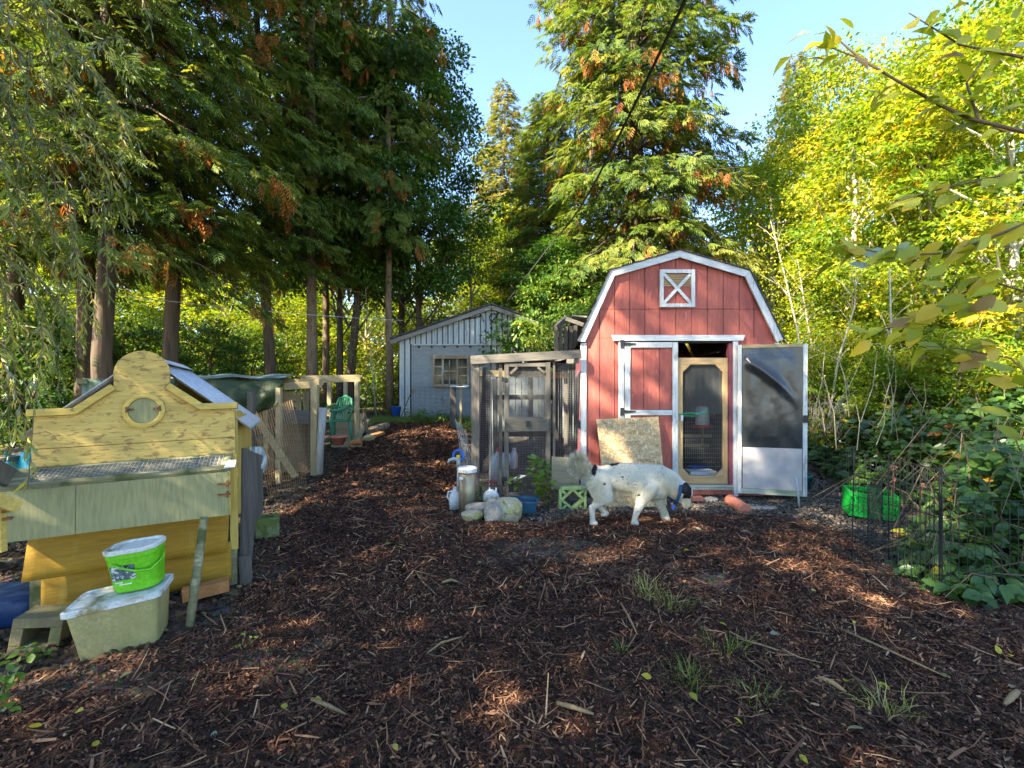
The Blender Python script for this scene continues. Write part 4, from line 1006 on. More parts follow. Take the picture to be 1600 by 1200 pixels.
# corrugated roof, right and left slopes, ridge cap
DP = 1.259
def corr(name, p0, p1, y0, y1, nw, amp=.009, thick=.0):
    """sheet from ridge p0 to eave p1 (x, z), corrugations running down the slope"""
    V = []; F = []; st = nw * 6
    for i in range(st + 1):
        y = y0 + (y1 - y0) * i / st; o_ = amp * math.cos(2 * math.pi * i / 6)
        for (x, z) in (p0, p1): V.append((x, y, z + o_ + .09 * y))
    for i in range(st): a = i * 2; F.append((a, a + 1, a + 3, a + 2))
    mb = MB(); mb.add(V, F); o = cbuild(mb, name, 'galv', smooth_=True)
    s = o.modifiers.new('thickness', 'SOLIDIFY'); s.thickness = .0015
    return o
rz_ = 1.665
corr('roof_sheet', (uc, rz_), (.095, 1.12), .03, DP, 10, .014)
corr('roof_sheet', (uc, rz_), (-CW - .08, 1.13), .03, DP, 10, .014)
mb = MB(); mb.add(*(lambda q: ([(x, y, z + .09 * y) for x, y, z in q.v], q.f))(MB().prism([(uc - .09, rz_ - .035), (uc, rz_ + .022), (uc + .09, rz_ - .035), (uc, rz_ + .016)], .028, DP + .02))); cbuild(mb, 'ridge_cap', 'galv')
# side walls: upright boards
for sgn, x_ in ((1, 0.0), (-1, -CW)):
    for k in range(10):
        mb = MB(); mb.box((x_ + .004 * sgn, .10 + k * .125, (1.26 + .50) / 2), (.018, .119, 1.26 - .50 + (.03 if k % 3 else 0))); cbuild(mb, 'side_board', 'yellow_up')
cpoly('back_wall', 'yellow_up', [(-CW, .35), (0, .35), (0, 1.22), (uc, rz_ - .05), (-CW, 1.22)], DP - .04, DP - .02)
cpoly('corner_board', 'yellow_up', [(-.035, .26), (.012, .26), (.012, hb - .004), (-.035, hb - .004)], -.012, .02)
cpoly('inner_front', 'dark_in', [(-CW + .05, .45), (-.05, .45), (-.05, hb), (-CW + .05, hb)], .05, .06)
# legs
for x_, y_ in ((-.03, .05), (-.03, 1.15), (-CW + .05, 1.15), (-CW + .03, .05)):
    mb = MB(); mb.box((x_, y_, .24), (.06, .06, .56)); cbuild(mb, 'leg', 'mossy_rim')
# planter tray on the front
pt = thing('planter_tray', None, None); pt.parent = coop
p_, hT, hP = .215, .838, .536
L0, L1 = -CW - .05, -.013
def q3(name, m, q, th, par=pt, up=True):
    """slab from four top corners, th thick downwards"""
    q = [Vector(v) for v in q]; n_ = (q[1] - q[0]).cross(q[3] - q[0]).normalized() * (-th)
    mb = MB(); mb.add(q + [v + n_ for v in q], [(0, 1, 2, 3), (7, 6, 5, 4), (0, 4, 5, 1), (1, 5, 6, 2), (2, 6, 7, 3), (3, 7, 4, 0)]); return mb.build(name, M[m], par, world=False, bevel=.002)
zt0, zt1 = hb + .0, hT + .015
def tp(u, v):   # on the sloping tray top: v 0 at the wall, 1 at the front edge
    return (L0 + (L1 - L0) * u, -.022 - (p_ - .01) * v, zt0 + (zt1 - zt0) * v)
q3('rim', 'mossy_rim', [tp(0, 1.05), tp(1, 1.05), tp(1, .80), tp(0, .80)], .022)
q3('rim', 'mossy_rim', [tp(0, .797), tp(.075, .797), tp(.075, .0), tp(0, .0)], .022)
q3('rim', 'mossy_rim', [tp(.955, .797), tp(1, .797), tp(1, .0), tp(.955, .0)], .022)
q3('rim', 'mossy_rim', [tp(.078, .14), tp(.952, .14), tp(.952, .0), tp(.078, .0)], .022)
q3('soil', 'soil', [(lambda t: (t[0], t[1], t[2] - .012))(tp(*a)) for a in ((.076, .80), (.954, .80), (.954, .14), (.076, .14))], .02)
mb = MB(); wire_grid(mb, Vector(tp(.076, .80)) + Vector((0, 0, .004)), Vector(tp(.954, .80)) - Vector(tp(.076, .80)), Vector(tp(.076, .14)) - Vector(tp(.076, .80)), 44, 7, .0009)
o = mb.build('wire_cover', M['galv'], pt, world=False); o['kind'] = 'stuff'
q3('metal_strip', 'galv', [(lambda t: (t[0], t[1], t[2] + .006))(tp(*a)) for a in ((.97, 1.06), (1.03, 1.02), (1.03, .55), (.985, .55))], .003)
# grey flap
mb = MB(); xm = L0 + .30 * (L1 - L0)
for a, b in ((L0, xm - .0015), (xm + .0015, L1)):
    mb = MB(); mb.prism([(a, hP), (b, hP), (b, hT - .01), (a, hT - .01)], -p_ - .02, -p_ - .004); cbuild(mb, 'front_flap', 'sage', pt)
for s_, x_ in ((1, L0 + .01), (-1, L1 - .01)):
    for z in (hT - .09, hT - .16):
        mb = MB(); mb.box((x_ + s_ * .02, -p_ - .026, z), (.075, .008, .012)); mb.box((x_, -p_ - .028, z), (.014, .012, .04)); cbuild(mb, 'hinge', 'rust', pt)
cpoly('end_board', 'mossy_rim', [(0, 0), (0, 0), (0, 0)], 0, .01) if False else None
q3('end_board', 'yellow_up', [(L1 + .005, -p_ - .02, hP), (L1 + .005, .0, hP + .04), (L1 + .005, .0, hb - .01), (L1 + .005, -p_ - .02, hT - .01)], .014)
q3('end_board', 'yellow_up', [(L0 - .005, -p_ - .02, hP), (L0 - .005, .0, hP + .04), (L0 - .005, .0, hb - .01), (L0 - .005, -p_ - .02, hT - .01)], .014)
# mustard sheets below
def warp(name, m, x0, x1, z0, z1, y0, amp, tl=0, z0r=None):
    V = []; F = []; nu, nv = 20, 6
    z0r = z0 if z0r is None else z0r
    for j in range(nv + 1):
        for i in range(nu + 1):
            u, v = i / nu, j / nv; zb = z0 + (z0r - z0) * u
            V.append((x0 + (x1 - x0) * u + tl * (1 - v), y0 - amp * (1 - v) * (.6 + .4 * math.cos(u * 5)), zb + (z1 - zb) * v))
    for j in range(nv):
        for i in range(nu): a = j * (nu + 1) + i; F.append((a, a + 1, a + nu + 2, a + nu + 1))
    mb = MB(); mb.add(V, F); o = cbuild(mb, name, m, smooth_=True); s = o.modifiers.new('thickness', 'SOLIDIFY'); s.thickness = .009
warp('lower_sheet', 'mustard', -CW + .02, -.03, .27, .62, -.045, .04, -.02, .26)
warp('lower_sheet', 'mustard', -CW + .06, -.60, .02, .30, -.005, .02, .01, .04)
warp('lower_sheet', 'mustard', -.70, -.03, .045, .32, -.02, .012)
# --- things round the coop
mb = MB(); a, b = P(285, 930, 2.98), P(358, 912, 3.12); mb.bar(a, b, .09, .075, up=(0, 0, 1)); tag(mb.build('timber_block', M['brick'], None, bevel=.004), 'orange-brown timber block on the ground under the yellow hen house', 'timber')
ps = thing('wooden_pole', 'round weathered wooden pole leaning against the front of the yellow hen house', 'pole', P(298, 980, 2.72))
a, b = P(296, 980, 2.70), P(319, 808, 2.93); mb = MB(); mb.tube([a, a.lerp(b, .33), a.lerp(b, .66), b], [.022, .026, .025, .022], 10); mb.build('shaft', M['silver_log'] if False else M['mossy_rim'], ps, smooth_=True)
# tub
TB = thing('storage_tub', 'grimy cream storage tub with a white lid standing on the mulch', 'tub', (PX(208, 2.62), 2.58, -.02), .62)
def tub_shape(prof, m_pts):
    vs = []; fs = []; n = len(m_pts)
    for s_, z in prof:
        for x, y in m_pts: vs.append((x * s_, y * s_, z))
    for i in range(len(prof) - 1):
        for k in range(n): fs.append((i * n + k, i * n + (k + 1) % n, (i + 1) * n + (k + 1) % n, (i + 1) * n + k))
    return vs, fs, n
def rrect(a, b, r, n=5):
    o = []
    for cx, cy, a0 in ((a - r, b - r, 0), (-a + r, b - r, 90), (-a + r, -b + r, 180), (a - r, -b + r, 270)):
        for k in range(n + 1):
            t = math.radians(a0 + 90 * k / n); o.append((cx + r * math.cos(t), cy + r * math.sin(t)))
    return o
def solid(prof, pts, name, m, par, **kw):
    vs, fs, n = tub_shape(prof, pts); fs.append(tuple(range(n - 1, -1, -1))); fs.append(tuple(range((len(prof) - 1) * n, len(prof) * n)))
    mb = MB(); mb.add(vs, fs); return mb.build(name, M[m], par, world=False, **kw)
solid([(.80, 0), (.82, .008), (.97, .27)], rrect(.205, .145, .03), 'tub_body', 'tub_pl', TB, smooth_=False, bevel=.004)
solid([(1.03, .262), (1.06, .266), (1.06, .292), (1.02, .298), (.95, .290)], rrect(.205, .145, .035), 'lid', 'lid_pl', TB)
TB.rotation_euler = (-.02, -.10, .42)
bk = thing('lime_bucket', 'lime green oval bucket with white lid standing on the storage tub', 'bucket', (PX(224, 2.66), 2.64, .285), .2)
pts = rrect(.13, .10, .075, 7)
solid([(.80, 0), (.84, .01), (.97, .19), (1.0, .195), (1.0, .215), (.97, .22)], pts, 'bucket_body', 'lime_pl', bk, smooth_=False)
solid([(1.04, .222), (1.05, .226), (1.05, .240), (1.0, .246), (.9, .243), (.88, .236)], pts, 'lid', 'lid_pl', bk)
mb = MB(); mb.tube([(-.065, -.108, .175), (-.02, -.118, .15), (.05, -.125, .125), (.12, -.12, .12), (.145, -.03, .15), (.138, .0, .18)], .006, 7); mb.build('handle', M['lime_pl'], bk, world=False, smooth_=True)
V = []; F = []
for i in range(9):
    x = -.085 + .115 * i / 8
    for j in range(2):
        z = .075 + .085 * j; s_ = .82 + .15 * z / .19; V.append((x, -.1 * s_ - .0025, z))
for i in range(8): F.append((i * 2, i * 2 + 2, i * 2 + 3, i * 2 + 1))
mb = MB(); mb.add(V, F); mb.build('label', M['label_dark'], bk, world=False)
for k, (w_, z) in enumerate(((.05, .148), (.035, .062), (.06, .05))):
    mb = MB(); s_ = .82 + .15 * z / .19; mb.box((-.055 + (k == 2) * .03, -.1 * s_ - .003, z), (w_, .001, .006)); mb.build('print_line', M['label_white'], bk, world=False)
bk.rotation_euler = (.02, -.10, .25)
# cinder blocks
def cinder(loc, rz, s, m, label, rx=0, ry=0, half=False):
    t = thing('cinder_block', label, 'block', loc, rz); t.rotation_euler = (rx, ry, rz)
    mb = MB(); L, W, H = (.21 if half else .39) * s, .19 * s, .19 * s; th = (.05 if half else .032) * s
    for y in (-W / 2 + th / 2, W / 2 - th / 2): mb.box((0, y, H / 2), (L, th, H))
    for x in ((-L / 2 + th / 2, L / 2 - th / 2) if half else (-L / 2 + th / 2, 0, L / 2 - th / 2)): mb.box((x, 0, H / 2), (th, W - 2 * th - .001, H - .002))
    mb.build('block_body', M[m], t, world=False, bevel=.004); return t
cinder(P(88, 972, 2.70) + Vector((0, 0, .0)), .35, 1.05, 'concrete', 'brown mossy hollow block on its side by the left end of the yellow hen house', rx=1.50, ry=.12, half=True)
cinder(P(130, 988, 2.78) + Vector((0, 0, 0)), .9, .5, 'concrete', 'broken piece of block against the storage tub', rx=.3)
cinder(P(418, 836, 4.35), .5, .95, 'mosscrete', 'green mossy hollow block beside the rotten board at the hen house corner', half=True)
M['navy_pl'] = mat('dark_blue_plastic', (.006, .028, .10), .5, .2, 5)
bt = P(20, 968, 2.9)
solid([(.78, 0), (1.0, .05), (.97, .17), (.85, .19)], rrect(.18, .14, .09, 6), 'blue_tub', 'navy_pl', None, smooth_=True)
o = bpy.context.scene.objects['blue_tub']; o.location = bt; o.rotation_euler = (.1, .12, .3); tag(o, 'upturned dark blue tub under the left end of the yellow hen house', 'tub')
# leaning rotten sheet, plastic bag
mb = MB(); q = [P(374, 905, 3.35), P(377, 700, 3.62), P(408, 712, 4.1), P(408, 800, 4.1), P(396, 815, 3.8), P(390, 880, 3.6)]
n_ = Vector((.018, 0, 0)); mb.add(q + [v + n_ for v in q], [(0, 1, 2, 3, 4, 5), (11, 10, 9, 8, 7, 6)] + [(i, i + 6, (i + 1) % 6 + 6, (i + 1) % 6) for i in range(6)])
tag(mb.build('rotten_board', M['grey_wood'], None), 'ragged grey sheet of rotten wood along the right side of the yellow hen house', 'board')
mb = MB(); mb.bar(P(385, 915, 3.3), P(383, 868, 3.32), .07, .04); tag(mb.build('wood_stub', M['grey_wood'], None), 'short grey stake at the foot of the yellow hen house corner', 'stake')
sheet('plastic_bag', 'cloth_white', lambda u, v: tuple(P(390 + 20 * u + 7 * math.sin(v * 3.1) * u, 698 + 60 * v - 16 * v * u, 3.9 + .25 * u + .05 * math.sin(u * 9 + v * 7))), 10, 14)
tag(bpy.context.scene.objects['plastic_bag'], 'crumpled white plastic sheet hung on the rotten board by the yellow hen house', 'plastic sheet')
# the hutch just entering at left
hu = thing('small_hutch', 'corner of a yellow framed hutch with tin ramp at the left edge', 'hutch', (-2.75, 2.55, 0))
mb = MB(); mb.bar(P(-16, 775, 2.35), P(27, 792, 2.45), .05, .06); mb.bar(P(0, 790, 2.45), P(3, 862, 2.45), .03, .03); mb.build('frame', M['yellow'], hu)
mb = MB(); mb.bar(P(-8, 735, 2.5), P(26, 752, 2.9), .03, .12); mb.build('ramp_board', M['grey_wood_x'], hu)
V = []; F = []
for i in range(25):
    u = i / 24; a = P(-30 + 26 * u, 790 - 8 * u, 2.3 + .2 * u); b = P(-12 + 24 * u, 742 - 2 * u, 2.5 + .3 * u); o_ = Vector((0, 0, .006 * math.cos(i * 2.1)))
    V += [tuple(a + o_), tuple(b + o_)]
for i in range(24): F.append((i * 2, i * 2 + 1, i * 2 + 3, i * 2 + 2))
mb = MB(); mb.add(V, F); mb.build('tin_sheet', M['galv'], hu)
for k, z in enumerate((800, 812)):
    mb = MB(); mb.bar(P(-5, z, 2.44), P(18, z - 2, 2.46), .012, .014); mb.build('bolt', M['rust'], hu)
sheet('turquoise_tarp', 'turq', lambda u, v: tuple(P(8 + 46 * u, 745 - 40 * v + 6 * math.sin(u * 5), 3.9 + .5 * v + .05 * math.sin(u * 12 + v * 5))), 12, 8)
tag(bpy.context.scene.objects['turquoise_tarp'], 'crumpled turquoise tarp behind the left end of the yellow hen house', 'tarp')
mb = MB(); mb.bar(P(4, 720, 4.2), P(50, 712, 4.4), .05, .04); mb.bar(P(6, 706, 4.5), P(48, 700, 4.6), .05, .03)
tag(mb.build('scrap_boards', M['grey_wood_x'], None), 'pale scrap boards on the turquoise tarp at the left edge', 'boards')
mb = MB(); mb.bar(P(-40, 1120, 2.02), P(74, 1062, 2.28), .055, .03); tag(mb.build('loose_plank', M['grey_wood_x'], None), 'weathered grey plank lying in the bottom left corner', 'plank')

# ================================================================ POULTRY PEN at left (posts, boards, tarp roof)
pen = thing('poultry_pen', 'ramshackle poultry pen of old boards and wire under a sagging green tarp', 'pen', (-3.4, 6.5, .05))
def ppost(px, top, bot, d, w_=.09, m='pale_wood', par=None, nm='post', dd=None):
    mb = MB(); a, b = P(px, bot, d), P(px, top, d); mb.box((a + b) / 2, (w_, dd or w_, b.z - a.z)); return mb.build(nm, M[m], par or pen, bevel=.004)
ppost(492, 601, 742, 6.9, .095)
ppost(436, 606, 756, 6.55, .07); ppost(393, 612, 700, 6.2, .08, 'grey_wood')
ppost(300, 600, 760, 6.6, .08, 'grey_wood'); ppost(150, 600, 800, 6.2, .09, 'grey_wood')
mb = MB(); mb.bar(P(445, 604, 6.95), P(502, 600, 6.95), .06, .11); mb.build('front_beam', M['pale_wood_x'], pen, bevel=.004)
mb = MB(); mb.bar(P(502, 597, 6.95), P(150, 590, 9.2), .09, .09); mb.build('roof_beam', M['pale_wood_x'], pen)
mb = MB(); mb.bar(P(120, 596, 6.0), P(440, 592, 7.9), .09, .06); mb.build('roof_beam', M['mossy_rim'], pen)
mb = MB(); mb.bar(P(438, 650, 6.8), P(487, 652, 6.9), .03, .20); mb.build('crosspiece', M['grey_wood_x'], pen, bevel=.003)
# boards of the wall behind the wire
for k, px in enumerate(range(384, 436, 9)):
    ppost(px + 4, 604 + R.uniform(-2, 4), 735, 7.2 + .02 * k, .084, 'brown_ply' if k % 3 else 'pale_wood', nm='board', dd=.02)
for k, px in enumerate((445, 455, 466, 478)):
    ppost(px, 612, 655, 7.3 + .01 * k, .09, 'pale_wood', nm='board', dd=.02)
for k, (y0, x0, x1) in enumerate(((622, 444, 470), (633, 443, 466))):
    mb = MB(); mb.bar(P(x0, y0, 7.2), P(x1, y0, 7.22), .02, .07); mb.build('slat', M['pale_wood_x'], pen)
mb = MB(); a, b = P(441, 742, 7.15), P(488, 656, 7.15); mb.box((a + b) / 2, (b.x - a.x, .02, b.z - a.z)); mb.build('plywood_sheet', M['brown_ply'], pen)
mb = MB(); a, b = P(392, 640, 6.4), P(462, 745, 6.6); mb.bar(a, b, .05, .09); mb.build('diagonal_brace', M['pale_wood_x'], pen)
for px in range(150, 380, 17):     # the wall behind the hen house
    ppost(px, 604 + R.uniform(-3, 5), 790, 7.6, .18, R.choice(['grey_wood', 'brown_ply', 'brown_ply']), nm='board', dd=.02)
# tarp: top sheet and hanging belly
def tarp_pt(u, v):
    px = 318 + 127 * u; p = P(px, 592 - 1.5 * math.sin(u * 9), 6.35 + .35 * u)
    belly = math.sin(min(1, v * 1.25) * math.pi * .6)
    return (p.x, p.y - .16 * belly * (1 + .2 * math.sin(u * 8)) + .05 * math.sin(u * 17 + v * 6) * v, p.z - v * (.62 - .20 * u) * (1 + .06 * math.sin(u * 11)) + .015 * math.sin(u * 23 + v * 9) * v)
sheet('tarp', 'tarp', tarp_pt, 40, 16, pen)
sheet('tarp_top', 'tarp_blue', lambda u, v: (lambda p: (p.x - v * .5, p.y + .02 + 1.6 * v, p.z + .012 + .08 * v + .02 * math.sin(u * 13 + v * 4)))(P(240 + 204 * u, 592, 6.1 + .55 * u)), 26, 8, pen)
sheet('tarp', 'tarp_dark', lambda u, v: tuple(P(128 + 145 * u, 590 + 46 * v + 3 * math.sin(u * 7), 6.0 + .05 * math.sin(u * 11 + v * 4))), 20, 8, pen)
mb = MB(); wire_grid(mb, P(440, 745, 6.85), P(488, 742, 6.9) - P(440, 745, 6.85), Vector((0, 0, .95)), 8, 12, .0026); wire_grid(mb, P(392, 770, 6.0), P(440, 745, 6.8) - P(392, 770, 6.0), Vector((0, 0, 1.0)), 14, 12, .0026)
o = mb.build('wire_mesh', M['rust_wire'], pen); o['kind'] = 'stuff'
# curled rusty wire panel leaning
wp = thing('fencing_roll', 'curled rusty wire fencing leaning out from the poultry pen', 'wire mesh', P(420, 770, 5.8))
mb = MB(); A, B, C_, D_ = P(392, 650, 5.9), P(455, 625, 6.2), P(478, 760, 6.1), P(420, 778, 5.6)
for k in range(19):
    t = k / 18; a = A.lerp(B, t); b = D_.lerp(C_, t)
    mb.tube([a.lerp(b, s / 8) + Vector((.12 * math.sin(s / 8 * 3.1), -.18 * math.sin(s / 8 * 3.1), 0)) for s in range(9)], .0034, 3, False)
for k in range(10):
    t = k / 9; a = A.lerp(D_, t); b = B.lerp(C_, t); e = .12 * math.sin(t * 3.1)
    mb.tube([a + Vector((e, -e * 1.5, 0)), a.lerp(b, .5) + Vector((e, -e * 1.5, -.02)), b + Vector((e, -e * 1.5, 0))], .0036, 3, False)
o = mb.build('wire_grid', M['rust_wire'], wp); o['kind'] = 'stuff'
mb = MB(); mb.tube([P(499, 741, 6.75), P(501, 690, 6.78), P(505, 637, 6.8)], [.055, .05, .06], 10)
tag(mb.build('log_post', M['silver_log'], None, smooth_=True), 'pale lichened round log standing against the front post of the pen', 'post')

# second shelter behind
sh = thing('open_shelter', 'small open timber shelter behind the green plastic chair', 'shelter', (-3.1, 8.6, .2))
mb = MB(); mb.bar(P(478, 593, 8.2), P(563, 591, 8.5), .08, .13); mb.build('beam', M['pale_wood_x'], sh, bevel=.004)
mb = MB(); mb.bar(P(470, 590, 9.6), P(545, 590, 9.9), .08, .10); mb.build('beam', M['pale_wood_x'], sh)
for px, d, bt_ in ((515, 9.0, 650), (558, 8.4, 690), (540, 9.9, 650)): ppost(px, 596, bt_, d, .075, 'pale_wood', sh)
mb = MB(); a, b = P(518, 700, 8.7), P(566, 656, 8.7); mb.box((a + b) / 2, (b.x - a.x, .03, b.z - a.z)); mb.build('plywood_sheet', M['plywood'], sh)
mb = MB(); mb.bar(P(515, 654, 8.75), P(572, 650, 8.75), .03, .12); mb.build('board', M['pale_wood_x'], sh)
mb = MB(); a, b = P(553, 694, 8.2), P(575, 655, 8.4); mb.bar(a, b, .16, .02); mb.build('board', M['plywood'], sh)
for k in range(4):
    mb = MB(); mb.bar(P(517, 632 + k * 4, 8.9), P(557, 629 + k * 4, 9.0), .12, .018); mb.build('slat', M['mosscrete'], sh)
mb = MB(); mb.tube([P(567, 640, 8.3), P(574, 676, 8.2)], .025, 8); mb.build('pole', M['twig'], sh)
# green resin chair
ch_ = thing('plastic_chair', 'green plastic garden chair between the pen and the open shelter', 'chair', P(520, 692, 7.9), -.5)
cb = lambda mb, nm, **kw: mb.build(nm, M['chair_green'], ch_, world=False, **kw)
mb = MB(); mb.box((0, 0, .40), (.40, .38, .03)); cb(mb, 'seat', bevel=.01)
for x, y in ((-.2, -.2), (.2, -.2), (-.2, .2), (.2, .2)):
    mb = MB(); mb.tube([(x * 1.2, y * 1.2, 0), (x, y, .40)] + ([(x * 1.12, y * 1.0, .60)] if y < 0 else []), [.02, .026] + ([.022] if y < 0 else []), 8); cb(mb, 'leg', smooth_=True)
for s_ in (-1, 1):
    mb = MB(); mb.tube([(s_ * .225, -.24, .60), (s_ * .245, 0, .61), (s_ * .215, .22, .68)], .026, 8); cb(mb, 'armrest', smooth_=True)
mb = MB(); mb.tube([(-.2, .19, .40), (-.22, .25, .62), (-.16, .29, .80), (0, .30, .85), (.16, .29, .80), (.22, .25, .62), (.2, .19, .40)], .024, 8); cb(mb, 'back_frame', smooth_=True)
for k in range(5):
    x = -.12 + .06 * k; mb = MB(); mb.bar((x, .19, .41), (x, .285, .82 - abs(x) * .2), .032, .01, up=(0, 1, 0)); cb(mb, 'back_slat')
ch_.scale = (.95, .95, .95)
mb = MB(); mb.lathe([(.08, 0), (.13, .12), (.145, .12), (.145, .15), (.125, .15), (.075, .02)], P(529, 693, 7.6) - Vector((0, 0, .02)), 18); o = tag(mb.build('clay_pot', M['terracotta'], None, smooth_=True), 'wide terracotta pot on the ground before the green chair', 'pot')
for k, (px, py, r) in enumerate(((556, 690, .08), (576, 684, .07))):
    rock_thing(P(px, py, 8.0), r * 1.4, 40 + k, 'stone' if k else 'brick', ('orange brick lump beside the clay pot near the open shelter', 'dark rock near the foot of the open shelter pole')[k], (1.3, .9, .6))
lg = thing('split_log', 'split grey log lying beyond the shelter at the edge of the path', 'log', P(592, 672, 9.4))
mb = MB(); mb.tube([P(578, 675, 9.0), P(591, 670, 9.4), P(604, 665, 9.9)], [.09, .10, .08], 9); mb.build('log_body', M['log_wood'], lg)
mb = MB(); mb.bar(P(577, 683, 8.6), P(596, 676, 8.9), .16, .05); tag(mb.build('orange_plank', M['brick'], None), 'short orange plank lying on the mulch before the split log', 'plank')

# ================================================================ GREY SHED
GY = 12.2
gs = thing('grey_shed', 'low grey-white shed with board and batten gable and a wooden window', 'shed', (0, GY, .5))
gx_ = lambda px: PX(px, GY)
gz_ = lambda py: PZ(py, GY)
XL, XR, XA = gx_(624), gx_(914), gx_(768)
GG = [(XL, gz_(655)), (XR, gz_(655)), (XR, gz_(532)), (XA, gz_(482)), (XL, gz_(532))]
x_ = XL; bi = 0
while x_ < XR - .02:
    w_ = .145; lower = gz_(538) if x_ > gx_(643) - .05 and x_ < gx_(766) else gz_(655)
    pl = clip_band(GG, x_ + .004, min(XR, x_ + w_ - .004)); pl = clip_z(pl, lower, 9) if pl else pl
    if pl and len(pl) > 2: prism_part('wall_board', M['shed_white'], [pl], GY, GY + .02, gs)
    pl = clip_band(GG, x_ - .014, x_ + .014) if bi else None
    if pl: pl = clip_z(pl, lower, 9)
    if pl and len(pl) > 2: prism_part('batten', M['grey_wood'], [pl], GY - .018, GY - .002, gs)
    x_ += w_; bi += 1
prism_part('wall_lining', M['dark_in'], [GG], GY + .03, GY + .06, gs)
prism_part('plywood_cladding', M['shed_ply'], [[(gx_(643), gz_(655)), (gx_(766), gz_(655)), (gx_(766), gz_(538.6)), (gx_(643), gz_(538.6))]], GY - .012, GY + .015, gs)
for j, y_ in enumerate((605, 630)): prism_part('seam_strip', M['shed_ply'], [[(gx_(645), gz_(y_)), (gx_(765), gz_(y_)), (gx_(765), gz_(y_ - .8)), (gx_(645), gz_(y_ - .8))]], GY - .02, GY - .013, gs)
prism_part('drip_board', M['shed_white'], [[(gx_(645), gz_(540)), (gx_(806), gz_(539)), (gx_(806), gz_(537)), (gx_(645), gz_(538))]], GY - .05, GY - .019, gs)
for k in range(6): 
    mb = MB(); mb.box((gx_(655 + k * 20), GY - .035, gz_(542)), (.05, .03, .05)); mb.build('joist_end', M['dark_in'], gs)
for (p, q) in (((612, 531), (768, 477)), ((768, 477), (925, 531))):
    a, b = Vector((gx_(p[0]), GY - .12, gz_(p[1]))), Vector((gx_(q[0]), GY - .12, gz_(q[1]) ))
    mb = MB(); mb.bar(a - Vector((0, 0, .07)), b - Vector((0, 0, .07)), .03, .11, up=(0, 0, 1)); mb.build('barge_board', M['fascia'], gs)
    n_ = Vector((0, 0, .04)); mb = MB(); vs = [a - Vector((0, .05, 0)), b - Vector((0, .05, 0)), b + Vector((0, 5.2, 0)), a + Vector((0, 5.2, 0))]
    mb.add(vs + [v + n_ for v in vs], [(3, 2, 1, 0), (4, 5, 6, 7), (0, 1, 5, 4), (1, 2, 6, 5), (2, 3, 7, 6), (3, 0, 4, 7)]); mb.build('roof_slope', M['shingle'], gs)
for x_ in (XL, XR):
    mb = MB(); mb.box((x_ + (.01 if x_ < 0 else -.01), GY + 2.5, (gz_(655) + gz_(532)) / 2), (.02, 4.9, gz_(532) - gz_(655))); mb.build('side_wall', M['shed_white'], gs)
gw = thing('window', None, None); gw.parent = gs
wx0, wx1, wz0, wz1 = gx_(677), gx_(735), gz_(603), gz_(558)
fy = GY - .06
def wbar(x0, y0, x1, y1, nm='glazing_bar', w_=.035, th=.05):
    mb = MB(); mb.bar((gx_(x0), fy, gz_(y0)), (gx_(x1), fy, gz_(y1)), w_ if x0 != x1 else w_, th, up=(0, 1, 0)); mb.build(nm, M['win_wood'], gw)
wbar(674, 558, 737, 558, 'frame_rail', .09, .09); wbar(677, 602, 735, 602, 'sill', .07, .12)
for px in (678.5, 692.5, 715, 731.5): wbar(px, 561, px, 600, 'frame_side' if px in (678.5, 731.5) else 'mullion', .05)
for y_ in (573, 587): wbar(680, y_, 691, y_)
wbar(694, 580, 714, 580); wbar(716.5, 574, 730, 574); wbar(716.5, 587, 730, 587); wbar(703, 563, 703, 600, w_=.025)
for (a, b) in ((680, 691), (694, 714), (716, 730)):
    mb = MB(); mb.box(((gx_(a) + gx_(b)) / 2, fy + .012, (wz0 + wz1) / 2), (gx_(b) - gx_(a), .004, wz1 - wz0 - .08)); mb.build('pane', M['glass'], gw)
mb = MB(); mb.box((gx_(647), GY - .03, gz_(610)), (.08, .04, .09)); mb.build('switch_box', M['win_wood'], gs)
mb = MB(); mb.tube([(gx_(640), GY - .06, gz_(496)), (gx_(700), GY - .05, gz_(503)), (gx_(745), GY - .05, gz_(496)), (gx_(753), GY - .06, gz_(493)), (gx_(756), GY - .06, gz_(503))], .012, 5); mb.build('cable', M['cable'], gs)
mb = MB(); mb.tube([(gx_(771) + .1 * math.cos(a), GY - .06, gz_(497) + .12 * math.sin(a)) for a in np.linspace(0, 5.4, 14)], .012, 5); mb.build('cable', M['cable'], gs)
mb = MB(); wire_grid(mb, P(628, 650, 11.4), P(700, 653, 11.3) - P(628, 650, 11.4), Vector((0, 0, .75)), 8, 8, .0035)
tag(mb.build('stock_panel', M['rust_wire'], None), 'low stock wire panel standing in front of the grey shed wall', 'wire mesh')['kind'] = 'stuff'
mb = MB(); mb.tube([P(626, 652, 11.6), P(643, 612, 12.0)], .012, 5); tag(mb.build('thin_prop', M['twig'], None), 'thin stick propped against the left corner of the grey shed', 'stick')
mb = MB(); mb.lathe([(.10, 0), (.13, .24), (.14, .25), (.12, .25)], P(619, 650, 11.8), 16); tag(mb.build('blue_pail', M['blue_pl'], None, smooth_=True), 'small blue pail at the foot of the grey shed left corner', 'pail')

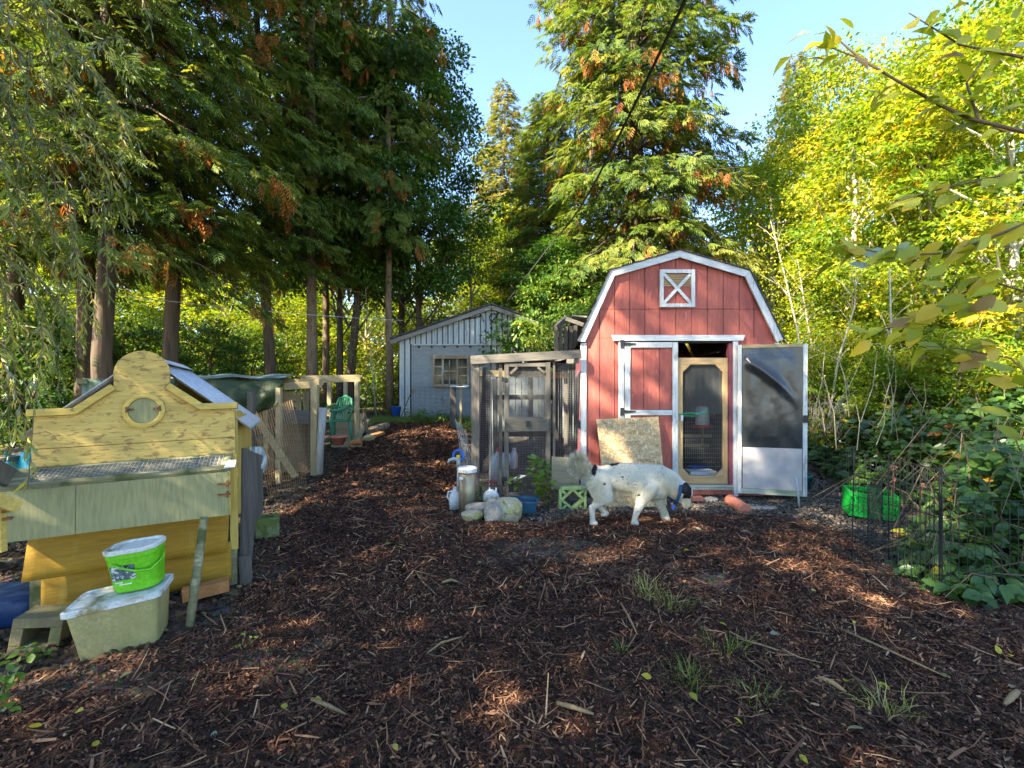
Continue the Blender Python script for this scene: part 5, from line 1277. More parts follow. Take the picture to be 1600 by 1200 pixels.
# overhead lines
def sagline(name, pts, r, m, label, cat='cable'):
    mb = MB(); mb.tube(pts, r, 5); return tag(mb.build(name, M[m], None), label, cat)
a = P(1085, -30, 3.0); b = P(868, 372, 11.5)
sagline('power_cable', [a.lerp(b, t) - Vector((0, 0, .25 * math.sin(math.pi * t))) for t in np.linspace(0, 1, 14)] + [P(740, 540, 12.4)], .014, 'cable', 'black overhead cable slanting down across the big cedar to the grey shed')
a = P(60, 446, 7.6); b = P(630, 501, 12.0)
sagline('clothes_line', [a.lerp(b, t) - Vector((0, 0, .08 * math.sin(math.pi * t))) for t in np.linspace(0, 1, 12)], .005, 'white_wire', 'pale line strung between the tree trunks at left', 'line')

# ================================================================ DOG
def build_dog():
    DY = 4.62
    def D3(px, py, dy=0.0): d = DY + dy; return P(px, py, d)
    mb = MB()
    def blob(pts, rad, n=20, sx_=1.0):
        """tapered capsule through points, thinner in depth by sx_"""
        pts = [Vector(p) for p in pts]
        dense = []; rr = []
        for i in range(len(pts) - 1):
            k = max(2, int((pts[i + 1] - pts[i]).length / .012))
            for j in range(k): t = j / k; dense.append(pts[i].lerp(pts[i + 1], t)); rr.append(rad[i] + (rad[i + 1] - rad[i]) * t)
        dense.append(pts[-1]); rr.append(rad[-1])
        for p, r in zip(dense[::2] if len(dense) > 8 else dense, rr[::2] if len(dense) > 8 else rr):
            s = MB.__new__(MB); s.v = []; s.f = []
            prof = [(r * math.cos(a), r * math.sin(a)) for a in np.linspace(-1.5, 1.5, 9)]
            s.lathe(prof, (0, 0, 0), 12)
            mb.add([(q[0] + p.x, q[1] * sx_ + p.y, q[2] + p.z) for q in s.v], s.f)
    # trunk: rump, loin, ribs, chest
    blob([D3(938, 749), D3(962, 746), D3(985, 750), D3(1010, 754), D3(1032, 752)], [.135, .122, .125, .152, .135], sx_=.74)
    blob([D3(938, 745), D3(970, 737), D3(1005, 739), D3(1030, 742)], [.105, .095, .095, .105], sx_=.7)
    blob([D3(1005, 762), D3(1028, 762)], [.135, .12], sx_=.75)
    # neck reaching down and forward, then head
    blob([D3(1030, 748), D3(1046, 752), D3(1058, 763), D3(1066, 768)], [.135, .115, .098, .088], sx_=.8)
    blob([D3(1065, 763), D3(1071, 769)], [.082, .074], sx_=.9)
    blob([D3(1070, 773), D3(1074, 782), D3(1076, 791)], [.056, .038, .029], sx_=.85)
    blob([D3(1068, 780), D3(1071, 788), D3(1073, 791)], [.040, .032, .028], sx_=.8)
    # tail: plume curled over the back
    tl = [(930, 733), (920, 735), (908, 738), (899, 732), (897, 722), (903, 715), (911, 718)]
    blob([D3(*p) for p in tl], [.048, .040, .042, .045, .045, .042, .03], sx_=.8)
    # hind legs: near is planted back, far swings forward
    blob([D3(936, 752, -.07), D3(942, 770, -.08), D3(949, 778, -.08)], [.12, .098, .066], sx_=.62)      # near thigh to knee
    blob([D3(946, 780, -.08), D3(936, 785, -.08), D3(926, 793, -.08)], [.060, .042, .033], sx_=.8)     # gaskin to hock
    blob([D3(925, 793, -.08), D3(926, 805, -.08), D3(926, 814, -.08)], [.034, .028, .028], sx_=.8)    # shank
    blob([D3(926, 817, -.08), D3(931, 817.5, -.09)], [.030, .024], sx_=1.0)
    blob([D3(940, 755, .07), D3(950, 772, .08), D3(946, 780, .08)], [.11, .085, .062], sx_=.6)
    blob([D3(944, 781, .08), D3(934, 784, .09), D3(936, 790, .09)], [.052, .040, .033], sx_=.8)
    blob([D3(935, 788, .09), D3(942, 797, .09), D3(948, 802, .09)], [.033, .027, .026], sx_=.8)
    blob([D3(947, 803, .09), D3(942, 804, .09)], [.026, .022])
    # front legs: near forward-left reaching back, far forward
    blob([D3(1014, 765, -.09), D3(1005, 780, -.09), D3(998, 793, -.09)], [.085, .058, .042], sx_=.75)
    blob([D3(998, 793, -.09), D3(993, 806, -.09), D3(991, 815, -.09)], [.042, .031, .028], sx_=.85)
    blob([D3(991, 817, -.09), D3(995, 818, -.10)], [.032, .026])
    blob([D3(1026, 766, .07), D3(1030, 782, .07), D3(1035, 795, .06)], [.085, .058, .041], sx_=.75)
    blob([D3(1035, 795, .06), D3(1043, 812, .05), D3(1047, 819, .05)], [.041, .030, .027], sx_=.85)
    blob([D3(1047, 821, .05), D3(1054, 821, .04)], [.031, .024])
    me = bpy.data.meshes.new('tmp'); me.from_pydata(mb.v, [], mb.f)
    o = link_mesh('dog_tmp', me)
    r = o.modifiers.new('r', 'REMESH'); r.mode = 'VOXEL'; r.voxel_size = .0085
    s = o.modifiers.new('s', 'SMOOTH'); s.iterations = 9; s.factor = .5
    dg = bpy.context.evaluated_depsgraph_get(); me2 = bpy.data.meshes.new_from_object(o.evaluated_get(dg))
    bpy.data.objects.remove(o)
    n = len(me2.vertices); V = np.empty(n * 3); me2.vertices.foreach_get('co', V); V = V.reshape(-1, 3)
    Nn = np.empty(n * 3); me2.vertices.foreach_get('normal', Nn); Nn = Nn.reshape(-1, 3)
    # coat colour of the animal itself, by place on the body
    nf = len(me2.polygons); C = np.empty(nf * 3); me2.polygons.foreach_get('center', C); C = C.reshape(-1, 3)
    def coat(C):
        d = C[:, 1]; px = 800 + FPX * C[:, 0] / d; py = 600 - FPX * (C[:, 2] - CH) / d
        wob = (fbm(C[:, 0] * 22, C[:, 2] * 22) - .47)
        t = np.clip(.84 + wob * .22, .6, .93)
        fl = fbm(C[:, 0] * 60 + 3, C[:, 2] * 60 + C[:, 1] * 30)
        t = np.where((fl > .69) & (px < 1040), .48, t)
        t = np.where((px > 1068) & (py > 779), .99, t)
        def patch(cx, cy, rx, ry, ang=0):
            ca, sa = math.cos(ang), math.sin(ang); ux = (px - cx) * ca + (py - cy) * sa; uy = -(px - cx) * sa + (py - cy) * ca
            return (ux / rx) ** 2 + (uy / ry) ** 2 < 1 + wob * 2.2
        blk = patch(929, 735, 5.5, 11, .12) | patch(959, 722, 12, 6, .15) | (patch(1074, 765, 7.5, 11, -.2) & (px > 1066)) | (patch(1073, 776, 6, 7) & (py < 779))
        blk |= patch(999, 773, 2.2, 1.5) | patch(973, 745, 1.5, 1.2) | patch(945, 756, 1.6, 1.2)
        return np.where(blk, .02, t)
    a = me2.attributes.new('tint', 'FLOAT', 'FACE'); a.data.foreach_set('value', coat(C).astype(np.float32))
    me2.polygons.foreach_set('use_smooth', [True] * nf); me2.materials.clear(); me2.materials.append(M['fur'])
    dog = thing('dog', 'large white dog with black ears and patches walking with its head down', 'dog', (P(985, 822, DY).x, DY, surf(P(985, 822, DY).x, DY)))
    off = dog.location; V2 = V - np.array(off); me2.vertices.foreach_set('co', V2.ravel()); me2.update()
    me2.name = 'dog_body'; b = link_mesh('dog_body', me2, dog)
    # fur: fine hairs lying towards the tail, long on the tail plume, breeches and belly
    g = np.random.default_rng(5); N_ = 110000; idx = g.integers(0, n, N_)
    Pp = V[idx] + g.normal(0, .003, (N_, 3)); nn = Nn[idx]
    px = 800 + FPX * Pp[:, 0] / Pp[:, 1]; py = 600 - FPX * (Pp[:, 2] - CH) / Pp[:, 1]
    tail = (px < 924) & (py < 752); head = px > 1064; leg = py > 785
    L = np.where(tail, .042, np.where(head, .008, np.where(leg, .009, .017))) * (.6 + .8 * g.random(N_)); L = np.where((px < 945) & ~tail & (py > 750) & ~leg, .028, L); L = np.where((px > 1035) & (px < 1062), .026, L)
    Dr = nn * np.where(tail, .9, .35)[:, None] + np.stack([-np.ones(N_) * np.where(tail, .0, .75), np.zeros(N_), np.where(tail, .1, -.45)], 1) + g.normal(0, .22, (N_, 3))
    Vf, Ff, k = place_leaves(Pp, Dr, nn, L, (np.array([(0, .05, 0), (0, -.05, 0), (1, 0, 0)], float), np.array([(0, 1, 2)])))
    ct = coat(Pp);  ct = np.where(ct > .3, np.clip(ct + g.normal(0, .10, N_), .5, .99), ct); f = np_object('fur', Vf, Ff, np.repeat(ct, k), M['fur'], dog); f['kind'] = 'stuff'
    def DP_(px, py, dy=0): return P(px, py, DY + dy)
    # ears
    for s_, dy in ((1, -.07), (-1, .07)):
        mbe = MB(); base = DP_(1066, 757, dy); tip = DP_(1072, 775, dy * 1.35)
        w1 = Vector((.040, -.012 * s_, .012))
        ring = [base - w1 * .8, base.lerp(tip, .25) - w1, base.lerp(tip, .65) - w1 * .9, tip, base.lerp(tip, .65) + w1 * .9, base.lerp(tip, .25) + w1 * 1.1, base + w1 * .6]
        m_ = base.lerp(tip, .45) + Vector((0, -.018 * s_, 0)); th = Vector((0, .012 * s_, 0)); nR = len(ring)
        mbe.add([m_] + ring + [m_ + th * 1.5] + [q + th for q in ring], [(0, i + 1, (i + 1) % nR + 1) for i in range(nR)] + [(nR + 1, (i + 1) % nR + nR + 2, i + nR + 2) for i in range(nR)] + [(i + 1, i + nR + 2, (i + 1) % nR + nR + 2, (i + 1) % nR + 1) for i in range(nR)])
        e = mbe.build('ear', M['black_fur'], dog, smooth_=True)
        q = e.modifiers.new('s', 'SUBSURF'); q.levels = q.render_levels = 2
    mbe = MB(); mbe.lathe([(.0, -.017), (.014, -.010), (.018, 0), (.012, .012), (0, .016)], DP_(1077, 793, -.005), 12, cap=False); mbe.build('nose', M['black_fur'], dog, smooth_=True)
    for dy in (-.052, .052):
        mbe = MB(); mbe.lathe([(0, -.008), (.0075, -.003), (.0075, .003), (0, .008)], DP_(1074, 775, dy), 10, cap=False); mbe.build('eye', M['eye'], dog, smooth_=True)
    # collar and tags
    c0, c1 = DP_(1060, 752), DP_(1051, 785); c = (c0 + c1) / 2; ax = (c1 - c0).normalized(); r1 = (c1 - c0).length / 2 + .004; mbe = MB(); vs = []; fs = []; wd = Vector((ax.z * -1, 0, ax.x)).normalized()
    if wd.x < 0: wd = -wd
    for i in range(32):
        an = 2 * math.pi * i / 32; q = c + ax * (r1 * math.cos(an)) + Vector((0, 1, 0)) * (r1 * .93 * math.sin(an))
        o_ = (q - c).normalized() * .006
        vs += [q - wd * .016, q + wd * .016, q + wd * .016 + o_, q - wd * .016 + o_]
    for i in range(32):
        a_, b_ = i * 4, ((i + 1) % 32) * 4
        for k in range(4): fs.append((a_ + k, a_ + (k + 1) % 4, b_ + (k + 1) % 4, b_ + k))
    mbe.add(vs, fs); col_ = mbe.build('collar', M['strap_blue'], dog, smooth_=False)
    mbe = MB(); mm_ = Matrix.Rotation(math.radians(90), 3, 'X'); mbe.lathe([(.001, -.002), (.022, -.002), (.022, .002), (.001, .002)], DP_(1052, 792, -.05), 14, mm_, cap=False); mbe.build('name_tag', M['blue_pl'], dog)
    mbe = MB(); mbe.lathe([(.001, -.002), (.012, -.002), (.012, .002), (.001, .002)], DP_(1050, 787, -.05), 12, mm_, cap=False); mbe.build('name_tag', M['brick'], dog)
M['black_fur'] = mat('black_fur', (.014, .013, .013), .7, .3, 20, (1, 1, 1), .3)
M['eye'] = mat('dark_eye', (.01, .008, .006), .1, .1, 5, (1, 1, 1), 0)
build_dog()

# ================================================================ TREES AND PLANTS
def crown_cedar(seed, H, Rm, h0, nb, droop=.5, spray=.36, per=26, flag=.07, gold=0.0, shape=.75, m='leaf_cedar'):
    """crown of a western red cedar: swept branches hung with flat sprays. returns leaf mesh and limb mesh data"""
    g = np.random.default_rng(seed); sets = []; mb = MB()
    ga = 2.39996; Pp = []; Dd = []; Nn = []; Ss = []; Tt = []
    for b in range(nb):
        t_ = (b + g.random()) / nb; h = h0 + (H - h0) * t_ ** 1.08
        f = (1 - (h - h0) / (H - h0)); L = Rm * (f ** shape) * g.uniform(.68, 1.12) * (.72 + .28 * min(1, (h - h0) / 1.5 + .3)) + .25
        a = b * ga + g.normal(0, .3); ca, sa = math.cos(a), math.sin(a)
        dr = droop * g.uniform(.6, 1.4); up = g.uniform(.05, .30)
        def path(t): return h + L * (up * t - dr * t * t * 1.25 + dr * .45 * t ** 4)
        pts = [(L * t * ca, L * t * sa, path(t)) for t in (0, .25, .5, .75, .97)]
        if b % 2 == 0 or L > 1.6: mb.tube(pts, [.014 + .014 * L, .010 + .010 * L, .008 + .006 * L, .006, .003], 4, False)
        n = int(per * (L + .3) * 1.3); t = np.clip(g.beta(1.8, 1.15, n), .08, 1)
        side = g.choice([-1, 1], n); wv = (.42 * (1.05 - t) + .12) * min(L, 2.2) * g.random(n) ** .7 * side
        X = L * t * ca - sa * wv; Y = L * t * sa + ca * wv
        Z = np.array([path(q) for q in t]) - .22 * np.abs(wv) - g.random(n) * .22
        hang = g.uniform(.55, 1.5, n)
        D = np.stack([ca * .75 - sa * side * .75 + g.normal(0, .3, n), sa * .75 + ca * side * .75 + g.normal(0, .3, n), -hang + .35 * t], 1)
        N = np.stack([ca * .5 + g.normal(0, .45, n), sa * .5 + g.normal(0, .45, n), g.uniform(.2, 1.1, n)], 1)
        base = np.clip(g.normal(.38, .12) + gold, 0, .84); tn = np.clip(base + g.normal(0, .13, n) + .12 * (t - .5), 0, .84)
        key = (np.floor(t * 5) * 7 + (side > 0) * 3).astype(int); fl = g.random(64) < flag
        isf = fl[key % 64] & (g.random(n) < .62)
        tn = np.where(isf, g.uniform(.90, 1, n), tn); D[isf, 2] -= 1.6; D[isf, :2] *= .4
        Pp.append(np.stack([X, Y, Z], 1)); Dd.append(D); Nn.append(N); Ss.append(spray * g.uniform(.6, 1.25, n) * (.65 + .35 * min(1, L / 1.4))); Tt.append(tn)
    V, F, k = place_leaves(np.concatenate(Pp), np.concatenate(Dd), np.concatenate(Nn), np.concatenate(Ss), T_SPRAY)
    return V, F, np.repeat(np.concatenate(Tt), k), mb, m

def crown_broad(seed, H, Rm, h0, ncl, nleaf, size, tmpl=T_LOBE, m='leaf_maple', tint=.45, spread=.17, rcl=.75, flat=.6, patch=.14):
    """broadleaf crown: leaves in layered clumps at the ends of limbs, with gaps between the clumps"""
    g = np.random.default_rng(seed); mb = MB(); cs = []
    for i in range(ncl):
        h = h0 + (H - h0) * ((i + g.random()) / ncl); u = (h - h0) / (H - h0)
        prof = math.sin(math.pi * min(1, .16 + u * .84)) ** .6
        a = i * 2.39996 + g.normal(0, .4); r = Rm * prof * g.uniform(.35, 1.0)
        cs.append((r * math.cos(a), r * math.sin(a), h, g.normal(0, patch)))
        if i % 2 == 0:
            q = Vector((r * math.cos(a), r * math.sin(a), h)); p = Vector((0, 0, max(h0 * .5, h - r * .9 - .3)))
            mb.tube([p, p.lerp(q, .5) + Vector((g.normal(0, .1), g.normal(0, .1), .12)), q], [.02 + .012 * r, .014 + .006 * r, .006], 4, False)
    cs = np.array(cs); n = nleaf; k = g.integers(0, ncl, n); c = cs[k]
    d = norm(g.normal(0, 1, (n, 3))); rr = rcl * g.uniform(.55, 1.15, ncl)[k] * g.random(n) ** .45
    Pp = c[:, :3] + d * rr[:, None] * np.array([1, 1, flat])
    # leaves lie in loose layers
    Pp[:, 2] += .05 * np.sin(Pp[:, 0] * 6 + Pp[:, 2] * 22)
    out = norm(Pp - np.array([0, 0, 0]) * 1.0); out[:, 2] = 0
    D = norm(Pp - c[:, :3]) + g.normal(0, .6, (n, 3)); D[:, 2] -= .45
    N = np.stack([g.normal(0, .5, n), g.normal(0, .5, n), np.full(n, .9)], 1) + .5 * out
    S = size * g.uniform(.6, 1.3, n)
    T = np.clip(tint + c[:, 3] + g.normal(0, spread, n), 0, 1)
    V, F, kk = place_leaves(Pp, D, N, S, tmpl)
    return V, F, np.repeat(T, kk), mb, m

_cr = {}
def crown_mesh(key, data, barkm):
    V, F, T, mb, m = data
    o = np_object('crown', V, F, T, M[m], None); me = o.data; bpy.data.objects.remove(o)
    l = MB(); l.v, l.f = mb.v, mb.f; lo = l.build('limbs', M[barkm], None); lm = lo.data; bpy.data.objects.remove(lo)
    _cr[key] = (me, lm)
crown_mesh('cedarA', crown_cedar(1, 17, 2.9, 3.9, 105, .50, .36, 26, .11, .17), 'bark')
crown_mesh('cedarB', crown_cedar(2, 18, 2.5, 4.6, 95, .55, .38, 26, .12, .17), 'bark')
crown_mesh('cedarBig', crown_cedar(3, 24, 3.6, .6, 340, .50, .40, 24, .12, .20, .36), 'bark')
crown_mesh('spire', crown_cedar(4, 21, 2.9, 1.5, 230, .45, .48, 17, .05, .0, .8, 'leaf_cedar_sunlit'), 'bark')
crown_mesh('cedarC', crown_cedar(6, 16, 2.6, 1.2, 105, .45, .36, 20, .05, .05), 'bark')
crown_mesh('maple', crown_broad(11, 8.5, 2.5, .8, 60, 21000, .115, T_DIAM, rcl=.85, tint=.50), 'bark_pale')
crown_mesh('mapleNear', crown_broad(12, 7.5, 2.3, .5, 58, 17000, .11, T_LOBE, rcl=.72, tint=.50), 'bark_pale')
crown_mesh('green', crown_broad(13, 11, 2.4, 3.5, 60, 20000, .13, T_DIAM, 'leaf_dark', .5, rcl=.75), 'bark')
crown_mesh('bush', crown_broad(14, 3.0, 1.7, .05, 26, 13000, .085, T_DIAM, rcl=.6, tint=.42), 'twig')
crown_mesh('bushGreen', crown_broad(15, 2.2, 1.5, .05, 24, 11000, .085, T_DIAM, 'leaf_dark', .62, rcl=.5), 'twig')

def tree(name, label, cat, px, d, key, H, rad, rz=0.0, sxy=1.0, sz_=1.0, group=None, bark='bark', lean=(0, 0), x=None, z0=None, bare=False, trunk_h=None):
    X = PX(px, d) if x is None else x
    z = float(gh(X, d)) if z0 is None else z0
    t = thing(name, label, cat, (X, d, z - .05), 0, group)
    mb = MB(); g = random.Random(int(abs(X * 100) + d * 10)); n = 9
    th = trunk_h or H * .96
    pts = [(lean[0] * (i / n) + .05 * g.uniform(-1, 1) * (i > 0), lean[1] * (i / n) + .05 * g.uniform(-1, 1) * (i > 0), th * i / n) for i in range(n + 1)]
    rr = [rad * (1.25 if i == 0 else 1) * (1 - .85 * i / n) ** .8 + .01 for i in range(n + 1)]
    rr = [q * .88 for q in rr]; mb.tube(pts, rr, 12); mb.build('trunk', M[bark], t, world=False, smooth_=True)
    if not bare:
        cm, lm = _cr[key]
        for nm, me in (('crown', cm), ('limb', lm)):
            o = link_mesh(nm, me, t); o.rotation_euler = (0, 0, rz); o.scale = (sxy, sxy, sz_); o['kind'] = 'stuff'
    return t
GL = 'tall trees at the left of the yard'
tree('cedar_tree', 'thick reddish-barked cedar trunk rising right behind the yellow hen house gable, left of it', 'tree', 166, 8.0, 'cedarA', 17, .165, .3, 1.0, 1.0, GL)
tree('cedar_tree', 'dark cedar trunk half hidden behind the thick trunk at far left', 'tree', 132, 9.2, 'cedarA', 17, .17, 2.3, 1.0, 1.05, GL)
tree('cedar_tree', 'mossy cedar trunk behind the peak of the tin ridge of the hen house', 'tree', 271, 9.3, 'cedarB', 17, .16, 1.3, 1.05, .95, GL)
tree('cedar_tree', 'mossy-sided trunk above the green tarp, left of the pale straight trunk', 'tree', 423, 12.0, 'cedarB', 17, .15, 4.0, 1.0, .92, GL, lean=(-.5, 0))
tree('fir_tree', 'straight pale brown trunk above the front post of the poultry pen', 'tree', 487, 12.4, 'cedarB', 18, .155, .6, .85, 1.15, GL, 'bark_warm')
tree('fir_tree', 'slim brown trunk next right of the pale straight one', 'tree', 507, 15.2, 'cedarB', 17, .125, 2.2, .8, 1.2, GL, 'bark_warm')
tree('fir_tree', 'dark leaning trunk, third to the right of the pale straight one', 'tree', 546, 14.0, 'green', 15, .14, 1.0, 1, 1.1, GL, lean=(.9, 0))
tree('fir_tree', 'reddish trunk at the left end of the grey shed', 'tree', 608, 13.4, 'cedarB', 16, .12, 5.0, .85, 1.15, GL, 'bark_warm')
tree('fir_tree', 'thin trunk just behind the left eave of the grey shed', 'tree', 628, 16.0, 'green', 15, .12, 3.0, 1.15, 1.2, GL)
tree('cedar_tree', 'cedar at the far left edge behind the willow', 'tree', 20, 9.5, 'cedarA', 17, .18, 5.1, 1.05, 1.1, GL)
0 and tree('cedar_tree', 'slim cedar in the shade between the two mossy trunks', 'tree', 345, 13.5, 'cedarA', 17, .10, 3.6, .9, 1.1, GL)
0 and tree('cedar_tree', 'shaded cedar filling the gap far behind the hen house', 'tree', 215, 14.5, 'cedarC', 16, .14, 1.9, 1.1, 1.1, GL)
ft_ = tree('forked_tree', 'dark slender tree that forks halfway up, right of the slim brown trunk', 'tree', 529, 14.3, 'green', 14, .13, 2.0, .9, 1.1, GL, lean=(.1, 0), trunk_h=7.2)
for s_, dx in ((1, .9), (-1, -.5)):
    mb = MB(); mb.tube([(.05, 0, 4.2), (.05 + dx * .35, 0, 5.2), (.05 + dx * .7, 0, 7), (dx * .9, 0, 10.5)], [.08, .07, .06, .02], 9); mb.build('fork', M['bark'], ft_, world=False, smooth_=True)
tree('maple_tree', 'green broadleaf tree whose branches reach right against the sky above the grey shed', 'tree', 655, 14.8, 'green', 13, .12, .4, 1.05, 1.12, GL)
# middle
tree('big_cedar', 'huge drooping cedar with orange flagging directly behind the red shed', 'tree', 992, 14.0, 'cedarBig', 22, .33, .8, .97, 1.0)
tree('cedar_tree', 'cedar with ragged top left of the huge cedar, against the sky', 'tree', 856, 18.5, 'cedarBig', 12, .2, 3.0, .66, .53, 'cedars beyond the red shed')
tree('spire_tree', 'narrow sunlit spire-topped conifer standing left of centre against the sky', 'tree', 788, 27, 'spire', 18, .2, .5, 1.3, .90, 'sunlit spires against the sky')
tree('spire_tree', 'narrow sunlit conifer spire against the sky right of the huge cedar', 'tree', 1243, 26, 'spire', 18.5, .2, 2.5, 1.2, .93, 'sunlit spires against the sky')
tree('cedar_tree', 'shaded green cedar behind the lean-to between the two sheds', 'tree', 905, 13.2, 'cedarC', 7, .12, 1.1, .8, .42, 'cedars beyond the red shed')
GB = 'sunlit broadleaf trees behind the grey shed'
for k, (px, d, key, sx_, s2, lb) in enumerate(((735, 19, 'maple', 1.0, .95, 'yellow-green tree just above the peak of the grey shed'), (800, 22, 'maple', 1.15, 1.1, 'golden broadleaf tree below the left spire'), (690, 24, 'maple', 1.1, 1.0, 'yellow tree glimpsed left of the grey shed roof'),
                                          (868, 13.0, 'green', .72, .46, 'dark green leafy tree overhanging the right end of the grey shed'))):
    tree('broadleaf_tree', lb, 'tree', px, d, key, 7.5 * s2 if key == 'maple' else 4.4, .10, k * 1.7, sx_, s2, GB, 'bark_pale')
# lit understorey seen between the trunks
UL = 'sunlit young trees seen between the left trunks'
spots = [(250, 17), (300, 20), (352, 17.5), (400, 22), (446, 18), (490, 24), (520, 19), (572, 18), (600, 23), (640, 20), (180, 18), (100, 16), (40, 15), (665, 27), (455, 29), (330, 28)]
pos_names = ['behind the tin ridge of the hen house', 'right of the mossy trunk', 'above the left part of the tarp', 'left of the mossy-sided trunk', 'right of the mossy-sided trunk', 'directly behind the pale straight trunk', 'behind the forked tree', 'between the leaning trunk and the reddish one',
             'far back beside the reddish trunk', 'behind the grey shed left eave', 'behind the thick cedar trunk', 'far left behind the willow shoots', 'at the left edge', 'far back left of the grey shed peak', 'farthest back in the gap over the tarp', 'farthest back, left of the tarp gap']
for k, (px, d) in enumerate(spots):
    tree('young_tree', 'yellow-green young tree ' + pos_names[k], 'tree', px, d, 'maple' if k % 3 else 'bush', 6 if k % 3 else 3, .05, k * 1.3, .95 + .1 * (k % 3), (.62 + .08 * (k % 4)) if k % 3 else 1.2, UL, 'bark_pale')
for k, (px, d) in enumerate(((330, 12.5), (225, 12), (395, 14.5), (120, 11), (45, 9.2))):
    tree('shrub', 'dark green shrub ' + ('right of the mossy trunk behind the pen', 'behind the hen house roof', 'behind the tarp', 'behind the thick cedar trunk base', 'at the far left behind the hutch')[k], 'shrub', px, d, 'bushGreen', 2, .03, k * 2.1, 1.1, 1.15, 'dark shrubs behind the pen', 'twig')
# right-hand wall of maples
GR = 'bright yellow-green trees right of the red shed'
rt = [(1335, 11.5, 'mapleNear', 1.0, 1.0, 'yellow-green maple just right of the thin pale saplings'), (1455, 9.5, 'mapleNear', 1.0, 1.02, 'bright maple behind the big overhanging leaves'), (1585, 8.2, 'mapleNear', .95, 1.0, 'maple cut off by the right edge of the photo'),
      (1205, 15.5, 'maple', .95, .98, 'green-gold tree behind the right roof slope of the red shed'), (1290, 17, 'maple', 1.25, 1.5, 'tall golden tree under the right spire'), (1405, 15, 'maple', 1.2, 1.35, 'tall bright tree behind the maple with overhanging leaves'),
      (1530, 13, 'maple', 1.2, 1.3, 'tall tree filling the upper right corner'), (1160, 19, 'maple', 1.0, 1.15, 'low tree filling the notch behind the shed roof knee'), (1640, 10.5, 'maple', 1.2, 1.3, 'tree whose crown enters at the top right edge')]
for k, (px, d, key, a, b, lb) in enumerate(rt):
    tree('maple_tree', lb, 'tree', px, d, key, 7.5 * b, .10, k * 2.2 + .4, a, b, GR, 'bark_pale')
tree('grey_trunk_tree', 'tree with a dark trunk showing through the yellow leaves at upper right', 'tree', 1433, 9.6, 'mapleNear', 6.6, .085, .3, .6, .9)
for k, (px, d, s_, lb) in enumerate(((1268, 8.8, .62, 'low yellowing shrub beside the free edge of the open shed door'), (1330, 9.2, .75, 'green shrub behind the bleached dead stems'), (1410, 7.4, .62, 'shrub rising out of the brambles in the middle of the bank'),
                                    (1500, 6.9, .7, 'shrub rising behind the brambles near the right edge'), (1590, 6.0, .6, 'shrub at the right edge above the brambles'), (1365, 10.5, .9, 'taller shrub under the yellow-green maple'), (1225, 12.5, .8, 'shrub behind the right wall of the red shed'), (1470, 9.0, .85, 'broad shrub under the bright maple'))):
    tree('shrub', lb, 'shrub', px, d, 'bush', 2.5 * s_, .025, k * 1.9, s_, s_ * .95, 'shrubs on the right bank', 'twig')
# shrubs between the sheds
for k, (px, d, s_, lb) in enumerate(((862, 11.7, 1.25, 'leafy green shrub covering the right end of the grey shed wall'), (900, 10.9, .95, 'dark green shrub behind the lean-to'), (780, 15, .8, 'shrub behind the grey shed'))):
    tree('shrub', lb, 'shrub', px, d, 'bushGreen', 2, .03, k * 1.1, s_, s_ * 1.35, 'shrubs between the sheds', 'twig')
# far woods: individual trees beyond
FW = 'far trees closing the view'
for k in range(44):
    px = -500 + 2600 * (k + .5) / 44; d = 33 + 9 * ((k * 7) % 5) / 5
    if 640 < px < 760: key, sc = 'maple', .8
    elif 1130 < px < 1230: key, sc = 'maple', .7
    else: key, sc = ('maple', 1.5) if k % 2 else ('cedarC', .9)
    tree('distant_tree', 'far-off ' + ('leafy yellow-green' if key == 'maple' else 'dark evergreen') + ' tree in the woods beyond the yard', 'tree', px, d, key, 8 * sc if key == 'maple' else 14 * sc, .12, k * 1.1, sc * 1.35, sc, FW)
# unseen trees, placed there to shade the yard
GS = 'unseen shade trees behind the photographer'
for k, (x, y, key, s_) in enumerate(((-5.2, -1.2, 'cedarA', 1.05), (-2.8, -4.0, 'cedarA', .8), (-6.0, -6.0, 'cedarA', 1.1), (-8.2, 2.6, 'cedarB', .85))):
    tree('cedar_tree', ('unseen shade cedar just behind the photographer to the left', 'unseen shade cedar behind the photographer', 'unseen shade cedar in the second row at the back', 'unseen shade cedar beside the willow', 'unseen shade cedar far to the left')[k],
         'tree', 0, y, key, 17, .2, k * 1.7, s_ * 1.05, s_, GS, x=x)

